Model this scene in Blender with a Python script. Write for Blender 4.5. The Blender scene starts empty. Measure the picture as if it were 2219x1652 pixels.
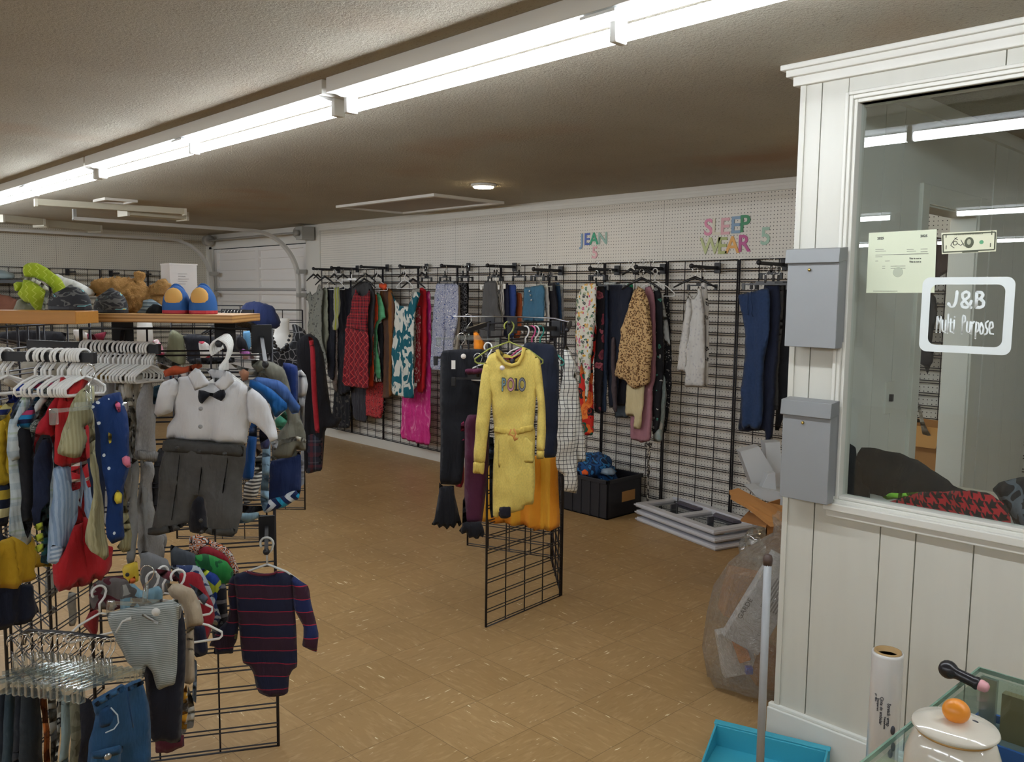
import bpy, math, random
from mathutils import Vector, Matrix, noise
from mathutils.geometry import delaunay_2d_cdt
SC = bpy.context.scene; COL = SC.collection; D = bpy.data
random.seed(7)
# ------------------------------------------------------------ camera, world, exposure
FPX, PITCH, ROLL, YAW, CAMH = 1846.15, .0993, .0111, .8027, 1.6626
W_, H_ = 2219, 1652
CXP, CYP = W_ / 2, H_ / 2
Fv = Vector((-math.sin(YAW) * math.cos(PITCH), math.cos(YAW) * math.cos(PITCH), -math.sin(PITCH)))
R0 = Vector((math.cos(YAW), math.sin(YAW), 0)); U0 = R0.cross(Fv)
Rv = R0 * math.cos(ROLL) + U0 * math.sin(ROLL); Uv = -R0 * math.sin(ROLL) + U0 * math.cos(ROLL)
CAM = Vector((0, 0, CAMH))
cd = D.cameras.new('camera'); co = D.objects.new('camera', cd); COL.objects.link(co)
cd.sensor_width = 36; cd.sensor_fit = 'HORIZONTAL'; cd.lens = FPX / W_ * 36; cd.clip_start = .05
m = Matrix((Rv, Uv, -Fv)).transposed().to_4x4(); m.translation = CAM; co.matrix_world = m
SC.camera = co
w = D.worlds.new('world'); SC.world = w; w.use_nodes = True
w.node_tree.nodes['Background'].inputs[0].default_value = (.75, .8, .9, 1)
w.node_tree.nodes['Background'].inputs[1].default_value = .02
SC.view_settings.view_transform = 'Standard'; SC.view_settings.look = 'None'
SC.view_settings.gamma = 1; SC.view_settings.exposure = 0.42
SC.view_settings.use_curve_mapping = False
SC.cycles.use_denoising = True; SC.cycles.max_bounces = 10; SC.cycles.diffuse_bounces = 7
SC.cycles.glossy_bounces = 3; SC.cycles.transparent_max_bounces = 16; SC.cycles.caustics_reflective = False
SC.cycles.caustics_refractive = False; SC.cycles.sample_clamp_indirect = 6
TUBE_POWER = 34.0
DISC_POWER = 45.0
# ------------------------------------------------------------ measuring helpers: a sight line met with a real plane
def ray(x, y):
    return (Fv * FPX + Rv * (x - CXP) - Uv * (y - CYP)).normalized()
def onZ(x, y, z=0): d = ray(x, y); return CAM + d * ((z - CAMH) / d.z)
def onY(x, y, Y): d = ray(x, y); return CAM + d * (Y / d.y)
def onX(x, y, X): d = ray(x, y); return CAM + d * (X / d.x)
def onD(x, y, dep): d = ray(x, y); return CAM + d * (dep / d.dot(Fv))
Rh = Vector((Rv.x, Rv.y, 0)).normalized(); Fh = Vector((Fv.x, Fv.y, 0)).normalized(); ZZ = Vector((0, 0, 1))
class Frame:
    """vertical plane: local x along it (to the viewer's right), local y into depth, local z up"""
    def __init__(s, P, u):
        s.P = Vector(P); s.u = Vector(u).normalized(); s.n = s.u.cross(ZZ)
        s.M = Matrix((s.u, -s.n, ZZ)).transposed().to_4x4(); s.M.translation = s.P
    def uv(s, x, y):
        d = ray(x, y); t = (s.P - CAM).dot(s.n) / d.dot(s.n); q = CAM + d * t - s.P
        return (q.dot(s.u), q.z)
    def pt(s, u, v, out=0): return s.P + s.u * u + ZZ * v + s.n * out
def FA(x, y, dep, ang):
    a = math.radians(ang); return Frame(onD(x, y, dep), Rh * math.cos(a) + Fh * math.sin(a))
def FY(x, y, Y): return Frame(onY(x, y, Y), (1, 0, 0))
# ------------------------------------------------------------ colour + materials
def lin(c):
    if isinstance(c, str): c = tuple(int(c[i:i + 2], 16) / 255 for i in (0, 2, 4))
    return tuple(v / 12.92 if v <= .04045 else ((v + .055) / 1.055) ** 2.4 for v in c) + (1,)
class NT:
    def __init__(s, name):
        s.m = D.materials.new(name); s.m.use_nodes = True; s.t = s.m.node_tree
        s.b = s.t.nodes['Principled BSDF']; s.out = s.t.nodes['Material Output']
    def n(s, typ, **kw):
        nd = s.t.nodes.new(typ)
        ins = kw.pop('ins', {})
        for k, v in kw.items(): setattr(nd, k, v)
        for k, v in ins.items(): s.put(nd.inputs[k], v)
        return nd
    def put(s, sock, v):
        if isinstance(v, bpy.types.NodeSocket): s.t.links.new(v, sock)
        elif isinstance(v, bpy.types.Node): s.t.links.new(v.outputs[0], sock)
        else: sock.default_value = v
    def math(s, op, a, b=0, c=0):
        nd = s.n('ShaderNodeMath', operation=op)
        for i, v in enumerate((a, b, c)):
            if i < len(nd.inputs): s.put(nd.inputs[i], v)
        return nd.outputs[0]
    def mix(s, f, a, b, mode='MIX'):
        nd = s.n('ShaderNodeMix', data_type='RGBA', blend_type=mode)
        s.put(nd.inputs[0], f); s.put(nd.inputs[6], a); s.put(nd.inputs[7], b); return nd.outputs[2]
    def ramp(s, f, stops, interp='CONSTANT'):
        nd = s.n('ShaderNodeValToRGB'); s.put(nd.inputs[0], f); cr = nd.color_ramp; cr.interpolation = interp
        while len(cr.elements) < len(stops): cr.elements.new(.5)
        for e, (p, c) in zip(cr.elements, stops): e.position = p; e.color = c if len(c) == 4 else tuple(c) + (1,)
        return nd.outputs[0]
    def coord(s, kind='Object'): return s.n('ShaderNodeTexCoord').outputs[kind]
    def mapv(s, v, sc=(1, 1, 1), loc=(0, 0, 0), rot=(0, 0, 0)):
        return s.n('ShaderNodeMapping', ins={0: v, 1: loc, 2: rot, 3: sc}).outputs[0]
    def noise(s, v, scale, detail=2, rough=.5, dist=0):
        return s.n('ShaderNodeTexNoise', ins={'Vector': v, 'Scale': scale, 'Detail': detail, 'Roughness': rough, 'Distortion': dist}).outputs[0]
    def sep(s, v):
        nd = s.n('ShaderNodeSeparateXYZ', ins={0: v}); return nd.outputs
    def vor(s, v, scale, feat='F1', rnd=1):
        nd = s.n('ShaderNodeTexVoronoi', feature=feat, ins={'Vector': v, 'Scale': scale}); nd.inputs['Randomness'].default_value = rnd; return nd.outputs
    def bump(s, h, strength=.3, dist=.01):
        nd = s.n('ShaderNodeBump', ins={'Height': h, 'Strength': strength, 'Distance': dist}); s.put(s.b.inputs['Normal'], nd.outputs[0])
    def done(s, col=None, rough=.6, metal=0, **kw):
        if col is not None: s.put(s.b.inputs['Base Color'], col)
        s.put(s.b.inputs['Roughness'], rough); s.put(s.b.inputs['Metallic'], metal)
        for k, v in kw.items(): s.put(s.b.inputs[k.replace('_', ' ')], v)
        return s.m
_mc = {}
def solid(c, rough=.55, metal=0, var=.0, name=None, spec=.5):
    key = (c, rough, metal, var, spec)
    if key in _mc: return _mc[key]
    t = NT(name or 'paint'); col = lin(c)
    if var:
        n_ = t.noise(t.coord(), 9, 3); col = t.mix(n_, tuple(v * (1 - var) for v in col[:3]) + (1,), tuple(min(1, v * (1 + var)) for v in col[:3]) + (1,))
    _mc[key] = t.done(col, rough, metal, **{'Specular_IOR_Level': spec}); return _mc[key]
def _sc(c, k): return tuple(min(1, v * k) for v in c[:3]) + (1,)
def fabric(kind, *cs, p=.02, q=.02, rough=.85, weave=True, key=None):
    """cloth material; u,v of the UV map are metres on the garment"""
    K = (kind, cs, p, q, rough)
    if K in _mc: return _mc[K]
    t = NT('cloth'); uv = t.coord('UV'); c = [lin(x) for x in cs]
    o = t.sep(uv); u, v = o[0], o[1]
    fr = lambda a, per: t.math('FRACT', t.math('DIVIDE', a, per))
    if kind == 'plain': col = c[0]
    elif kind == 'heather': col = t.mix(t.noise(t.mapv(uv, (1, .4, 1)), 260, 2), _sc(c[0], .72), _sc(c[0], 1.25))
    elif kind == 'fleece': col = t.mix(t.noise(uv, 60, 3), _sc(c[0], .75), _sc(c[0], 1.2))
    elif kind == 'denim':
        f = t.noise(t.mapv(uv, (1, .15, 1)), 300, 2); g = t.noise(uv, 9, 3)
        col = t.mix(f, t.mix(g, _sc(c[0], .6), c[0]), t.mix(g, c[0], _sc(c[0], 1.6)))
    elif kind == 'hstripe':   # cs: colours top to bottom repeated equally over period p
        n_ = len(c); col = t.ramp(fr(v, p), [(i / n_, c[i]) for i in range(n_)])
    elif kind == 'vstripe':
        n_ = len(c); col = t.ramp(fr(u, p), [(i / n_, c[i]) for i in range(n_)])
    elif kind == 'thin':      # thin line colour c1 on c0, horizontal, period p, duty q
        col = t.mix(t.math('LESS_THAN', fr(v, p), q), c[0], c[1])
    elif kind == 'vthin':
        col = t.mix(t.math('LESS_THAN', fr(u, p), q), c[0], c[1])
    elif kind == 'bands':     # broad bands c0/c1 with a narrow line c2 between (period p)
        f = fr(v, p); col = t.ramp(f, [(0, c[2]), (.035, c[0]), (.5, c[2]), (.535, c[1])])
    elif kind == 'check':     # window-pane lines c1 on c0
        a = t.math('LESS_THAN', fr(u, p), q); b = t.math('LESS_THAN', fr(v, p), q)
        col = t.mix(t.math('MAXIMUM', a, b), c[0], c[1])
    elif kind == 'plaid':
        a = t.ramp(fr(u, p), [(0, c[0]), (.3, c[1]), (.42, c[0]), (.5, c[2]), (.56, c[0]), (.8, c[1])])
        b = t.ramp(fr(v, p), [(0, c[0]), (.3, c[1]), (.42, c[0]), (.5, c[2]), (.56, c[0]), (.8, c[1])])
        col = t.mix(.5, a, b)
    elif kind == 'diag':
        r = t.mapv(uv, rot=(0, 0, .785)); oo = t.sep(r)
        a = t.math('LESS_THAN', fr(oo[0], p), q); b = t.math('LESS_THAN', fr(oo[1], p), q)
        a2 = t.math('LESS_THAN', fr(t.math('ADD', oo[0], p * .25), p), q * .6); b2 = t.math('LESS_THAN', fr(t.math('ADD', oo[1], p * .25), p), q * .6)
        col = t.mix(t.math('MAXIMUM', a, b), t.mix(t.math('MAXIMUM', a2, b2), c[0], c[2]), c[1])
    elif kind == 'dots':
        d = t.vor(uv, 1 / p)[0]; col = t.mix(t.math('LESS_THAN', d, q), c[0], c[1])
    elif kind == 'leopard':
        vv = t.n('ShaderNodeMix', data_type='VECTOR'); nn = t.n('ShaderNodeTexNoise', ins={'Vector': uv, 'Scale': 60}); 
        d = t.vor(t.n('ShaderNodeVectorMath', operation='ADD', ins={0: uv, 1: t.n('ShaderNodeVectorMath', operation='SCALE', ins={0: nn.outputs[1], 3: p * .5}).outputs[0]}).outputs[0], 1 / p)[0]
        col = t.ramp(d, [(0, c[2]), (.22, c[1]), (.45, c[0])])
    elif kind == 'floral':    # blobs of several colours on c0
        nn = t.n('ShaderNodeTexNoise', ins={'Vector': uv, 'Scale': 1.2 / p})
        w2 = t.n('ShaderNodeVectorMath', operation='ADD', ins={0: uv, 1: t.n('ShaderNodeVectorMath', operation='SCALE', ins={0: nn.outputs[1], 3: p * 1.1}).outputs[0]}).outputs[0]
        vo = t.vor(w2, 1 / p); h = t.sep(vo[1])[0]; k = len(c) - 1
        cc = t.ramp(h, [(i / k, c[i + 1]) for i in range(k)])
        col = t.mix(t.math('LESS_THAN', vo[0], q), c[0], cc)
        ring = t.math('LESS_THAN', t.math('ABSOLUTE', t.math('SUBTRACT', vo[0], q * .45)), .05)
        col = t.mix(t.math('MULTIPLY', ring, .5), col, c[0])
    elif kind == 'leaves':
        nn = t.noise(t.mapv(uv, (1, .5, 1), rot=(0, 0, .5)), 1 / p, 1, .4, 1.1); col = t.mix(t.math('GREATER_THAN', nn, q), c[0], c[1])
    elif kind == 'swirl':
        nn = t.noise(uv, 1 / p, 1, .5, 3.5); f = t.math('FRACT', t.math('MULTIPLY', nn, 7)); k = len(c)
        col = t.ramp(f, [(i / k, c[i]) for i in range(k)])
    elif kind == 'camo':
        nn = t.noise(uv, 1 / p, 1, .5, .6); k = len(c); col = t.ramp(nn, [(0, c[0])] + [(.36 + .28 * i / max(1, k - 1), c[i]) for i in range(1, k)])
    elif kind == 'chevron':
        tri = t.math('PINGPONG', v, p * .5)
        f = t.math('FRACT', t.math('DIVIDE', t.math('ADD', u, tri), q)); k = len(c); col = t.ramp(f, [(i / k, c[i]) for i in range(k)])
    elif kind == 'hound':
        s1 = t.math('LESS_THAN', fr(u, p), .5); s2 = t.math('LESS_THAN', fr(v, p), .5)
        d1 = t.math('LESS_THAN', t.math('FRACT', t.math('DIVIDE', t.math('ADD', u, v), p * .5)), .5)
        x = t.mix(t.math('MULTIPLY', s1, s2), t.mix(d1, c[0], c[1]), c[0]); k1 = t.math('MULTIPLY', t.math('SUBTRACT', 1, s1), t.math('SUBTRACT', 1, s2))
        col = t.mix(k1, x, c[1])
    elif kind == 'lace':
        nn = t.vor(uv, 1 / p, 'DISTANCE_TO_EDGE')[0]; col = t.mix(t.math('LESS_THAN', nn, q), c[0], c[1])
    elif kind == 'tiedye':
        nn = t.noise(t.mapv(uv, (1, .5, 1)), 1 / p, 4, .65, 1.5); col = t.ramp(nn, [(.35, c[0]), (.55, c[1]), (.68, c[2])], 'LINEAR')
    g = t.noise(uv, 14, 2)
    col = t.mix(1, col, t.ramp(g, [(0, (.86,) * 3), (1, (1.0,) * 3)], 'LINEAR'), 'MULTIPLY')
    if kind == 'rib': pass
    h = t.noise(uv, 420 if weave else 90, 2)
    if weave == 'rib': h = t.math('PINGPONG', u, .0035); h = t.math('MULTIPLY', h, 300)
    if weave == 'knit': h = t.noise(uv, 110, 2)
    wr = t.n('ShaderNodeTexNoise', ins={'Vector': t.mapv(uv, (1, .28, 1)), 'Scale': 17, 'Detail': 3, 'Roughness': .55, 'Distortion': .9}).outputs[0]
    b1 = t.n('ShaderNodeBump', ins={'Height': wr, 'Strength': .6, 'Distance': .02})
    b2 = t.n('ShaderNodeBump', ins={'Height': h, 'Strength': .35, 'Distance': .0012 if weave != 'rib' else .0022, 'Normal': b1.outputs[0]})
    t.put(t.b.inputs['Normal'], b2.outputs[0])
    _mc[K] = t.done(col, rough, **{'Sheen_Weight': .06, 'Specular_IOR_Level': .25}); return _mc[K]
# ------------------------------------------------------------ tagging and linking
def tag(o, label=None, cat=None, group=None, kind=None):
    if label: o['label'] = label
    if cat: o['category'] = cat
    if group: o['group'] = group
    if kind: o['kind'] = kind
    return o
def empty(name, loc=(0, 0, 0), label=None, cat=None, group=None, rz=0, M=None):
    o = D.objects.new(name, None); COL.objects.link(o); o.empty_display_size = .05
    if M is not None: o.matrix_world = M
    else: o.location = loc; o.rotation_euler = (0, 0, rz)
    return tag(o, label, cat, group)
class MB:
    def __init__(s): s.v = []; s.f = []; s.uv = {}; s.sm = []; s.mi = []; s.cur = 0
    def add(s, vs, fs, smooth=False):
        b = len(s.v); s.v += [tuple(x) for x in vs]
        for f in fs: s.f.append(tuple(b + i for i in f)); s.sm.append(smooth); s.mi.append(s.cur)
        return s
    def box(s, a, b):
        (x0, y0, z0), (x1, y1, z1) = tuple(map(min, a, b)), tuple(map(max, a, b))
        v = [(x, y, z) for z in (z0, z1) for y in (y0, y1) for x in (x0, x1)]
        return s.add(v, [(0, 2, 3, 1), (4, 5, 7, 6), (0, 1, 5, 4), (2, 6, 7, 3), (0, 4, 6, 2), (1, 3, 7, 5)])
    def obox(s, c, ax, ay, az):
        c = Vector(c); ax, ay, az = Vector(ax), Vector(ay), Vector(az)
        v = [c + ax * i + ay * j + az * k for k in (-1, 1) for j in (-1, 1) for i in (-1, 1)]
        fl = ax.cross(ay).dot(az) < 0; F = [(0, 2, 3, 1), (4, 5, 7, 6), (0, 1, 5, 4), (2, 6, 7, 3), (0, 4, 6, 2), (1, 3, 7, 5)]
        return s.add(v, [tuple(reversed(f)) for f in F] if fl else F)
    def bar(s, p, q, r, n=6, r2=None): return s.tube([p, q], r, n, r2=r2)
    def tube(s, pts, r, n=6, closed=False, r2=None, cap=True):
        pts = [Vector(p) for p in pts]; N = len(pts); vs = []; up = None
        for i, p in enumerate(pts):
            a = pts[i - 1] if (i > 0 or closed) else p; b = pts[(i + 1) % N] if (i < N - 1 or closed) else p
            t = (b - a).normalized()
            if up is None:
                up = Vector((0, 0, 1)) if abs(t.z) < .9 else Vector((1, 0, 0))
            x = t.cross(up)
            if x.length < 1e-6: x = t.cross(Vector((1, .1, 0)))
            x.normalize(); y = x.cross(t).normalized(); up = y
            rr = r[i] if isinstance(r, (list, tuple)) else (r if r2 is None else r + (r2 - r) * i / (N - 1))
            vs += [p + (x * math.cos(2 * math.pi * k / n) + y * math.sin(2 * math.pi * k / n)) * rr for k in range(n)]
        fs = [(i * n + k, i * n + (k + 1) % n, ((i + 1) % N) * n + (k + 1) % n, ((i + 1) % N) * n + k) for i in range(N if closed else N - 1) for k in range(n)]
        fs = [tuple(reversed(f)) for f in fs]
        if not closed and cap: fs += [tuple(range(n)), tuple(reversed(range((N - 1) * n, N * n)))]
        return s.add(vs, fs, n > 4)
    def lathe(s, prof, c=(0, 0, 0), n=28, M=None):
        c = Vector(c); vs = []
        for (r, z) in prof:
            for k in range(n):
                a = 2 * math.pi * k / n; p = Vector((r * math.cos(a), r * math.sin(a), z)); vs.append((M @ p if M else p) + c)
        P = len(prof)
        fs = [(i * n + k, i * n + (k + 1) % n, (i + 1) * n + (k + 1) % n, (i + 1) * n + k) for i in range(P - 1) for k in range(n)]
        return s.add(vs, fs + [tuple(reversed(range(n))), tuple(range((P - 1) * n, P * n))], True)
    def ell(s, c, rx, ry=None, rz=None, n=14, m_=8, M=None):
        ry = ry or rx; rz = rz or rx; c = Vector(c); vs = []; 
        for i in range(m_ + 1):
            th = math.pi * i / m_
            for k in range(n):
                a = 2 * math.pi * k / n; p = Vector((rx * math.sin(th) * math.cos(a), ry * math.sin(th) * math.sin(a), rz * math.cos(th)))
                vs.append((M @ p if M else p) + c)
        return s.add(vs, [(i * n + k, (i + 1) * n + k, (i + 1) * n + (k + 1) % n, i * n + (k + 1) % n) for i in range(m_) for k in range(n)], True)
    def prism(s, pts, a, b):
        """pts: polygon of 3D points, extruded by vector from offset a to b"""
        pts = [Vector(p) for p in pts]; n = len(pts); a, b = Vector(a), Vector(b)
        return s.add([p + a for p in pts] + [p + b for p in pts], [tuple(reversed(range(n))), tuple(range(n, 2 * n))] + [(i, (i + 1) % n, n + (i + 1) % n, n + i) for i in range(n)])
    def build(s, name, mat, parent=None, M=None, bevel=0, label=None, cat=None, group=None, kind=None):
        me = D.meshes.new(name); me.from_pydata(s.v, [], s.f); me.polygons.foreach_set('use_smooth', s.sm)
        for mm in (mat if isinstance(mat, (list, tuple)) else [mat]): me.materials.append(mm)
        if any(s.mi): me.polygons.foreach_set('material_index', s.mi)
        o = D.objects.new(name, me); COL.objects.link(o)
        if parent: o.parent = parent
        if M is not None: o.matrix_local = M
        elif not parent and s.v:      # put the origin at the thing's own base
            xs = [q[0] for q in s.v]; ys = [q[1] for q in s.v]; zs = [q[2] for q in s.v]
            c = Vector(((min(xs) + max(xs)) / 2, (min(ys) + max(ys)) / 2, min(zs)))
            me.transform(Matrix.Translation(-c)); o.location = c
        if bevel:
            b = o.modifiers.new('bevel', 'BEVEL'); b.width = bevel; b.segments = 2; b.limit_method = 'ANGLE'
        me.update(); return tag(o, label, cat, group, kind)
# ------------------------------------------------------------ cloth
def poly(s, cr=None):
    """'x,y x,y' in a crop of the photograph -> pixel list"""
    ox, oy, k = cr or (0, 0, 1)
    return [(ox + float(a) / k, oy + float(b) / k) for a, b in (p.split(',') for p in s.split())]
def chaikin(P, r=.18, it=1):
    for _ in range(it):
        Q = []
        for i in range(len(P)):
            a, b = P[i], P[(i + 1) % len(P)]
            Q += [(a[0] + (b[0] - a[0]) * r, a[1] + (b[1] - a[1]) * r), (a[0] + (b[0] - a[0]) * (1 - r), a[1] + (b[1] - a[1]) * (1 - r))]
        P = Q
    return P
def inside(P, x, y):
    c = False; j = len(P) - 1
    for i in range(len(P)):
        if (P[i][1] > y) != (P[j][1] > y) and x < (P[j][0] - P[i][0]) * (y - P[i][1]) / (P[j][1] - P[i][1]) + P[i][0]: c = not c
        j = i
    return c
def cloth_data(P, cell=.016, T=.012, Rr=.03, fold=.008, fper=.055, crum=.004, seed=0, drop=.35, off=0, smooth=.18):
    T *= .5; off *= .6; Rr *= .8; P = chaikin(P, min(smooth, .11)) if smooth else P
    Q = []
    for i in range(len(P)):
        a, b = Vector(P[i]), Vector(P[(i + 1) % len(P)]); n = max(1, int((b - a).length / cell + .5))
        Q += [a + (b - a) * k / n for k in range(n)]
    Q2 = [Q[0]]
    for q in Q[1:]:
        if (q - Q2[-1]).length > cell * .25: Q2.append(q)
    if (Q2[-1] - Q2[0]).length < cell * .25: Q2.pop()
    Q = Q2; nb = len(Q); x0 = min(q.x for q in Q); x1 = max(q.x for q in Q); y0 = min(q.y for q in Q); y1 = max(q.y for q in Q)
    rnd = random.Random(seed); I = []; y = y0 + cell * .5; row = 0
    QP = [(q.x, q.y) for q in Q]
    def dist(px, py):
        best = 9
        for q in QP:
            dd = (q[0] - px) ** 2 + (q[1] - py) ** 2
            if dd < best: best = dd
        return math.sqrt(best)
    while y < y1:
        x = x0 + (cell * .5 if row % 2 else 0)
        while x < x1:
            if inside(QP, x, y):
                d = dist(x, y)
                if d > cell * .6: I.append((x, y, d))
            x += cell
        y += cell * .9; row += 1
    vs = Q + [Vector((a, b)) for a, b, _ in I]
    ov, oe, of, *_ = delaunay_2d_cdt(vs, [(i, (i + 1) % nb) for i in range(nb)], [list(range(nb))], 1, 1e-6)
    H = max(1e-3, y1 - y0); ph = rnd.random() * 9; s2 = rnd.random() * 50
    key = {(round(q.x, 5), round(q.y, 5)): i for i, q in enumerate(vs)}
    fr_, bk, uvs, rim = [], [], [], []
    for q in ov:
        i = key.get((round(q.x, 5), round(q.y, 5)), 0); d = 0 if i < nb else I[i - nb][2]
        t = min(1, d / Rr); h = T * math.sqrt(max(0, 1 - (1 - t) ** 2))
        g = 1 - (q.y - y0) / H; amp = drop + (1 - drop) * g
        wv = fold * amp * (math.sin(2 * math.pi * (q.x / fper) + ph + 3.0 * noise.noise(Vector((q.x * 4, q.y * 1.6, s2)))) * .7 + .5 * math.sin(2 * math.pi * q.x / (fper * 2.3) + ph * 2 + q.y * 4))
        wv += crum * 1.6 * (.35 - abs(noise.noise(Vector((q.x * 22, q.y * 5, s2 + 11)))))
        wv += crum * noise.noise(Vector((q.x * 14, q.y * 11, s2 + 7))) * 2 + crum * noise.noise(Vector((q.x * 34, q.y * 26, s2 + 3))) * .8
        fr_.append((q.x, -(wv + h + off), q.y)); bk.append((q.x, -(wv - h + off), q.y)); uvs.append((q.x, q.y)); rim.append(d == 0)
    return fr_, bk, uvs, rim, of
def cloth(name, fm, P, mat, parent=None, label=None, cat=None, group=None, back=True, origin=None, **kw):
    """P: outline in the frame's metres. Puffy, folded sheet of cloth with a front and a back."""
    fr_, bk, uvs, rim, of = cloth_data(P, **kw)
    V = list(fr_); idx = []
    if back:
        for i, b in enumerate(bk):
            if rim[i]: idx.append(i)
            else: idx.append(len(V)); V.append(b)
    def ccw(f): 
        a, b, c = [uvs[i] for i in f[:3]]; return (b[0] - a[0]) * (c[1] - a[1]) - (b[1] - a[1]) * (c[0] - a[0]) > 0
    FF = [tuple(f) if ccw(f) else tuple(reversed(f)) for f in of]
    fs = list(FF); uvi = [list(f) for f in FF]
    if back:
        fs += [tuple(idx[i] for i in reversed(f)) for f in FF]; uvi += [list(reversed(f)) for f in FF]
    me = D.meshes.new(name); me.from_pydata(V, [], fs); me.polygons.foreach_set('use_smooth', [True] * len(fs))
    ul = me.uv_layers.new(name='UVMap'); flat = []
    for f in uvi:
        for i in f: flat += [uvs[i][0], uvs[i][1]]
    ul.data.foreach_set('uv', flat); me.materials.append(mat)
    o = D.objects.new(name, me); COL.objects.link(o)
    if parent: o.parent = parent
    else: o.matrix_world = fm.M
    me.update(); return tag(o, label, cat, group)
def cl(name, fm, s, cr, mat, parent=None, label=None, cat=None, group=None, **kw):
    P = [fm.uv(x, y) for x, y in poly(s, cr)]
    return cloth(name, fm, P, mat, parent, label, cat, group, **kw)
# crops used while measuring: (left, top, scale)
cA = (0, 540, 5.163); cB = (300, 540, 5.043); cC = (0, 780, 3.304); cD = (300, 780, 3.304); cE = (0, 1200, 3.655); cF = (300, 1200, 3.655)
cG = (660, 560, 3.753); cH = (920, 560, 3.755); cI = (900, 920, 3.592); cJ = (1200, 560, 3.753); cK = (1440, 560, 3.753); cL = (1180, 940, 4.109)
cM = (1500, 940, 2.32); cN = (1680, 100, 3.0594); cO = (1680, 480, 2.295); cP = (1640, 1080, 2.887); cQ = (480, 640, 6.354); cR = (520, 960, 6.883)
cS = (200, 1140, 6.883); cT = (0, 1180, 5.507); cU = (0, 660, 8.26); cV = (180, 680, 8.26); cW = (0, 380, 3.0); cX = (680, 350, 4.267); cY = (1180, 350, 3.826)
cZ = (1360, 1000, 5.506); c0 = (0, 0, 1)
# ------------------------------------------------------------ text as mesh
def text_mesh(body, size, extrude=.0006, offset=0, align='CENTER', spacing=1, bevel=0):
    c = D.curves.new('lettering', 'FONT'); c.body = body; c.size = size; c.extrude = extrude; c.offset = offset; c.align_x = align; c.space_character = spacing
    c.resolution_u = 4; c.bevel_depth = bevel
    o = D.objects.new('lettering', c); COL.objects.link(o); dg = bpy.context.evaluated_depsgraph_get()
    me = D.meshes.new_from_object(o.evaluated_get(dg)); D.objects.remove(o); D.curves.remove(c); return me
def text(name, body, size, mat, M, parent=None, sx=1, **kw):
    """M maps local x,y (reading direction, up) and z (towards the viewer)"""
    me = text_mesh(body, size, **kw); me.transform(M @ Matrix.Diagonal((sx, 1, 1, 1))); me.materials.clear(); me.materials.append(mat); me.name = name
    o = D.objects.new(name, me); COL.objects.link(o)
    if parent: o.parent = parent
    return o
def TM(P, u, n):
    """matrix: x along u, y up, z along n, at P"""
    u = Vector(u).normalized(); n = Vector(n).normalized(); v = n.cross(u).normalized()
    M = Matrix((u, v, n)).transposed().to_4x4(); M.translation = Vector(P); return M
# ============================================================ THE ROOM
H = 2.471; YA = 5.36; YP = 2.84; XL = -11.85; XR = 3.2; YB = -7.6
PEG0 = -8.79      # where the pegboard starts beside the garage door
# ---- floor: 12 inch vinyl tiles, marbled streaks turned a quarter turn from tile to tile
def mat_floor():
    t = NT('vinyl_tile'); P = t.coord('Object'); T = .3048
    P = t.mapv(P, loc=(3.1172 + 40 * T, -1.9382 + 40 * T, 0)); x, y, _ = t.sep(P)
    ix = t.math('FLOOR', t.math('DIVIDE', x, T)); iy = t.math('FLOOR', t.math('DIVIDE', y, T))
    par = t.math('MODULO', t.math('ADD', ix, iy), 2)
    cell = t.n('ShaderNodeCombineXYZ', ins={0: ix, 1: iy}).outputs[0]; wn = t.n('ShaderNodeTexWhiteNoise', ins={0: cell}).outputs[0]
    def streak(sc, thr, hi, seed):
        off = t.math('MULTIPLY', wn, 31 + seed)
        a = t.n('ShaderNodeCombineXYZ', ins={0: t.math('MULTIPLY', x, 13), 1: t.math('MULTIPLY', y, sc), 2: off})
        b = t.n('ShaderNodeCombineXYZ', ins={0: t.math('MULTIPLY', x, sc), 1: t.math('MULTIPLY', y, 13), 2: off})
        v = t.n('ShaderNodeMix', data_type='VECTOR', ins={0: par, 4: a.outputs[0], 5: b.outputs[0]}).outputs[1]
        f = t.noise(v, 1, 2, .55); return t.ramp(f, [(thr, (0, 0, 0)), (hi, (1, 1, 1))], 'LINEAR')
    base = t.mix(wn, lin('ac8c5e'), lin('a48456'))
    base = t.mix(t.math('MULTIPLY', streak(60, .52, .75, 0), .5), base, lin('c8aa7e'))
    base = t.mix(t.math('MULTIPLY', streak(110, .6, .72, 5), .6), base, lin('8d6d42'))
    base = t.mix(streak(75, .7, .73, 11), base, lin('f2e9cc'))
    fx = t.math('PINGPONG', x, T / 2); fy = t.math('PINGPONG', y, T / 2)
    j = t.math('LESS_THAN', t.math('MINIMUM', fx, fy), .0016)
    base = t.mix(t.math('MULTIPLY', j, .6), base, lin('5d4527'))
    dirt = t.noise(P, .9, 4, .6); base = t.mix(t.ramp(dirt, [(.42, (0, 0, 0)), (.75, (.38,) * 3)], 'LINEAR'), base, lin('7a5c3a'))
    t.bump(t.noise(P, 60, 2), .05, .002)
    return t.done(base, t.math('ADD', .33, t.math('MULTIPLY', dirt, .25)), **{'Specular_IOR_Level': .45})
fl = MB().box((XL - .2, YB, -.1), (XR + .2, YA + .2, 0)).build('floor', mat_floor(), kind='structure')
me = fl.data; me.transform(Matrix.Translation(fl.location)); fl.location = (0, 0, 0)
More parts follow.
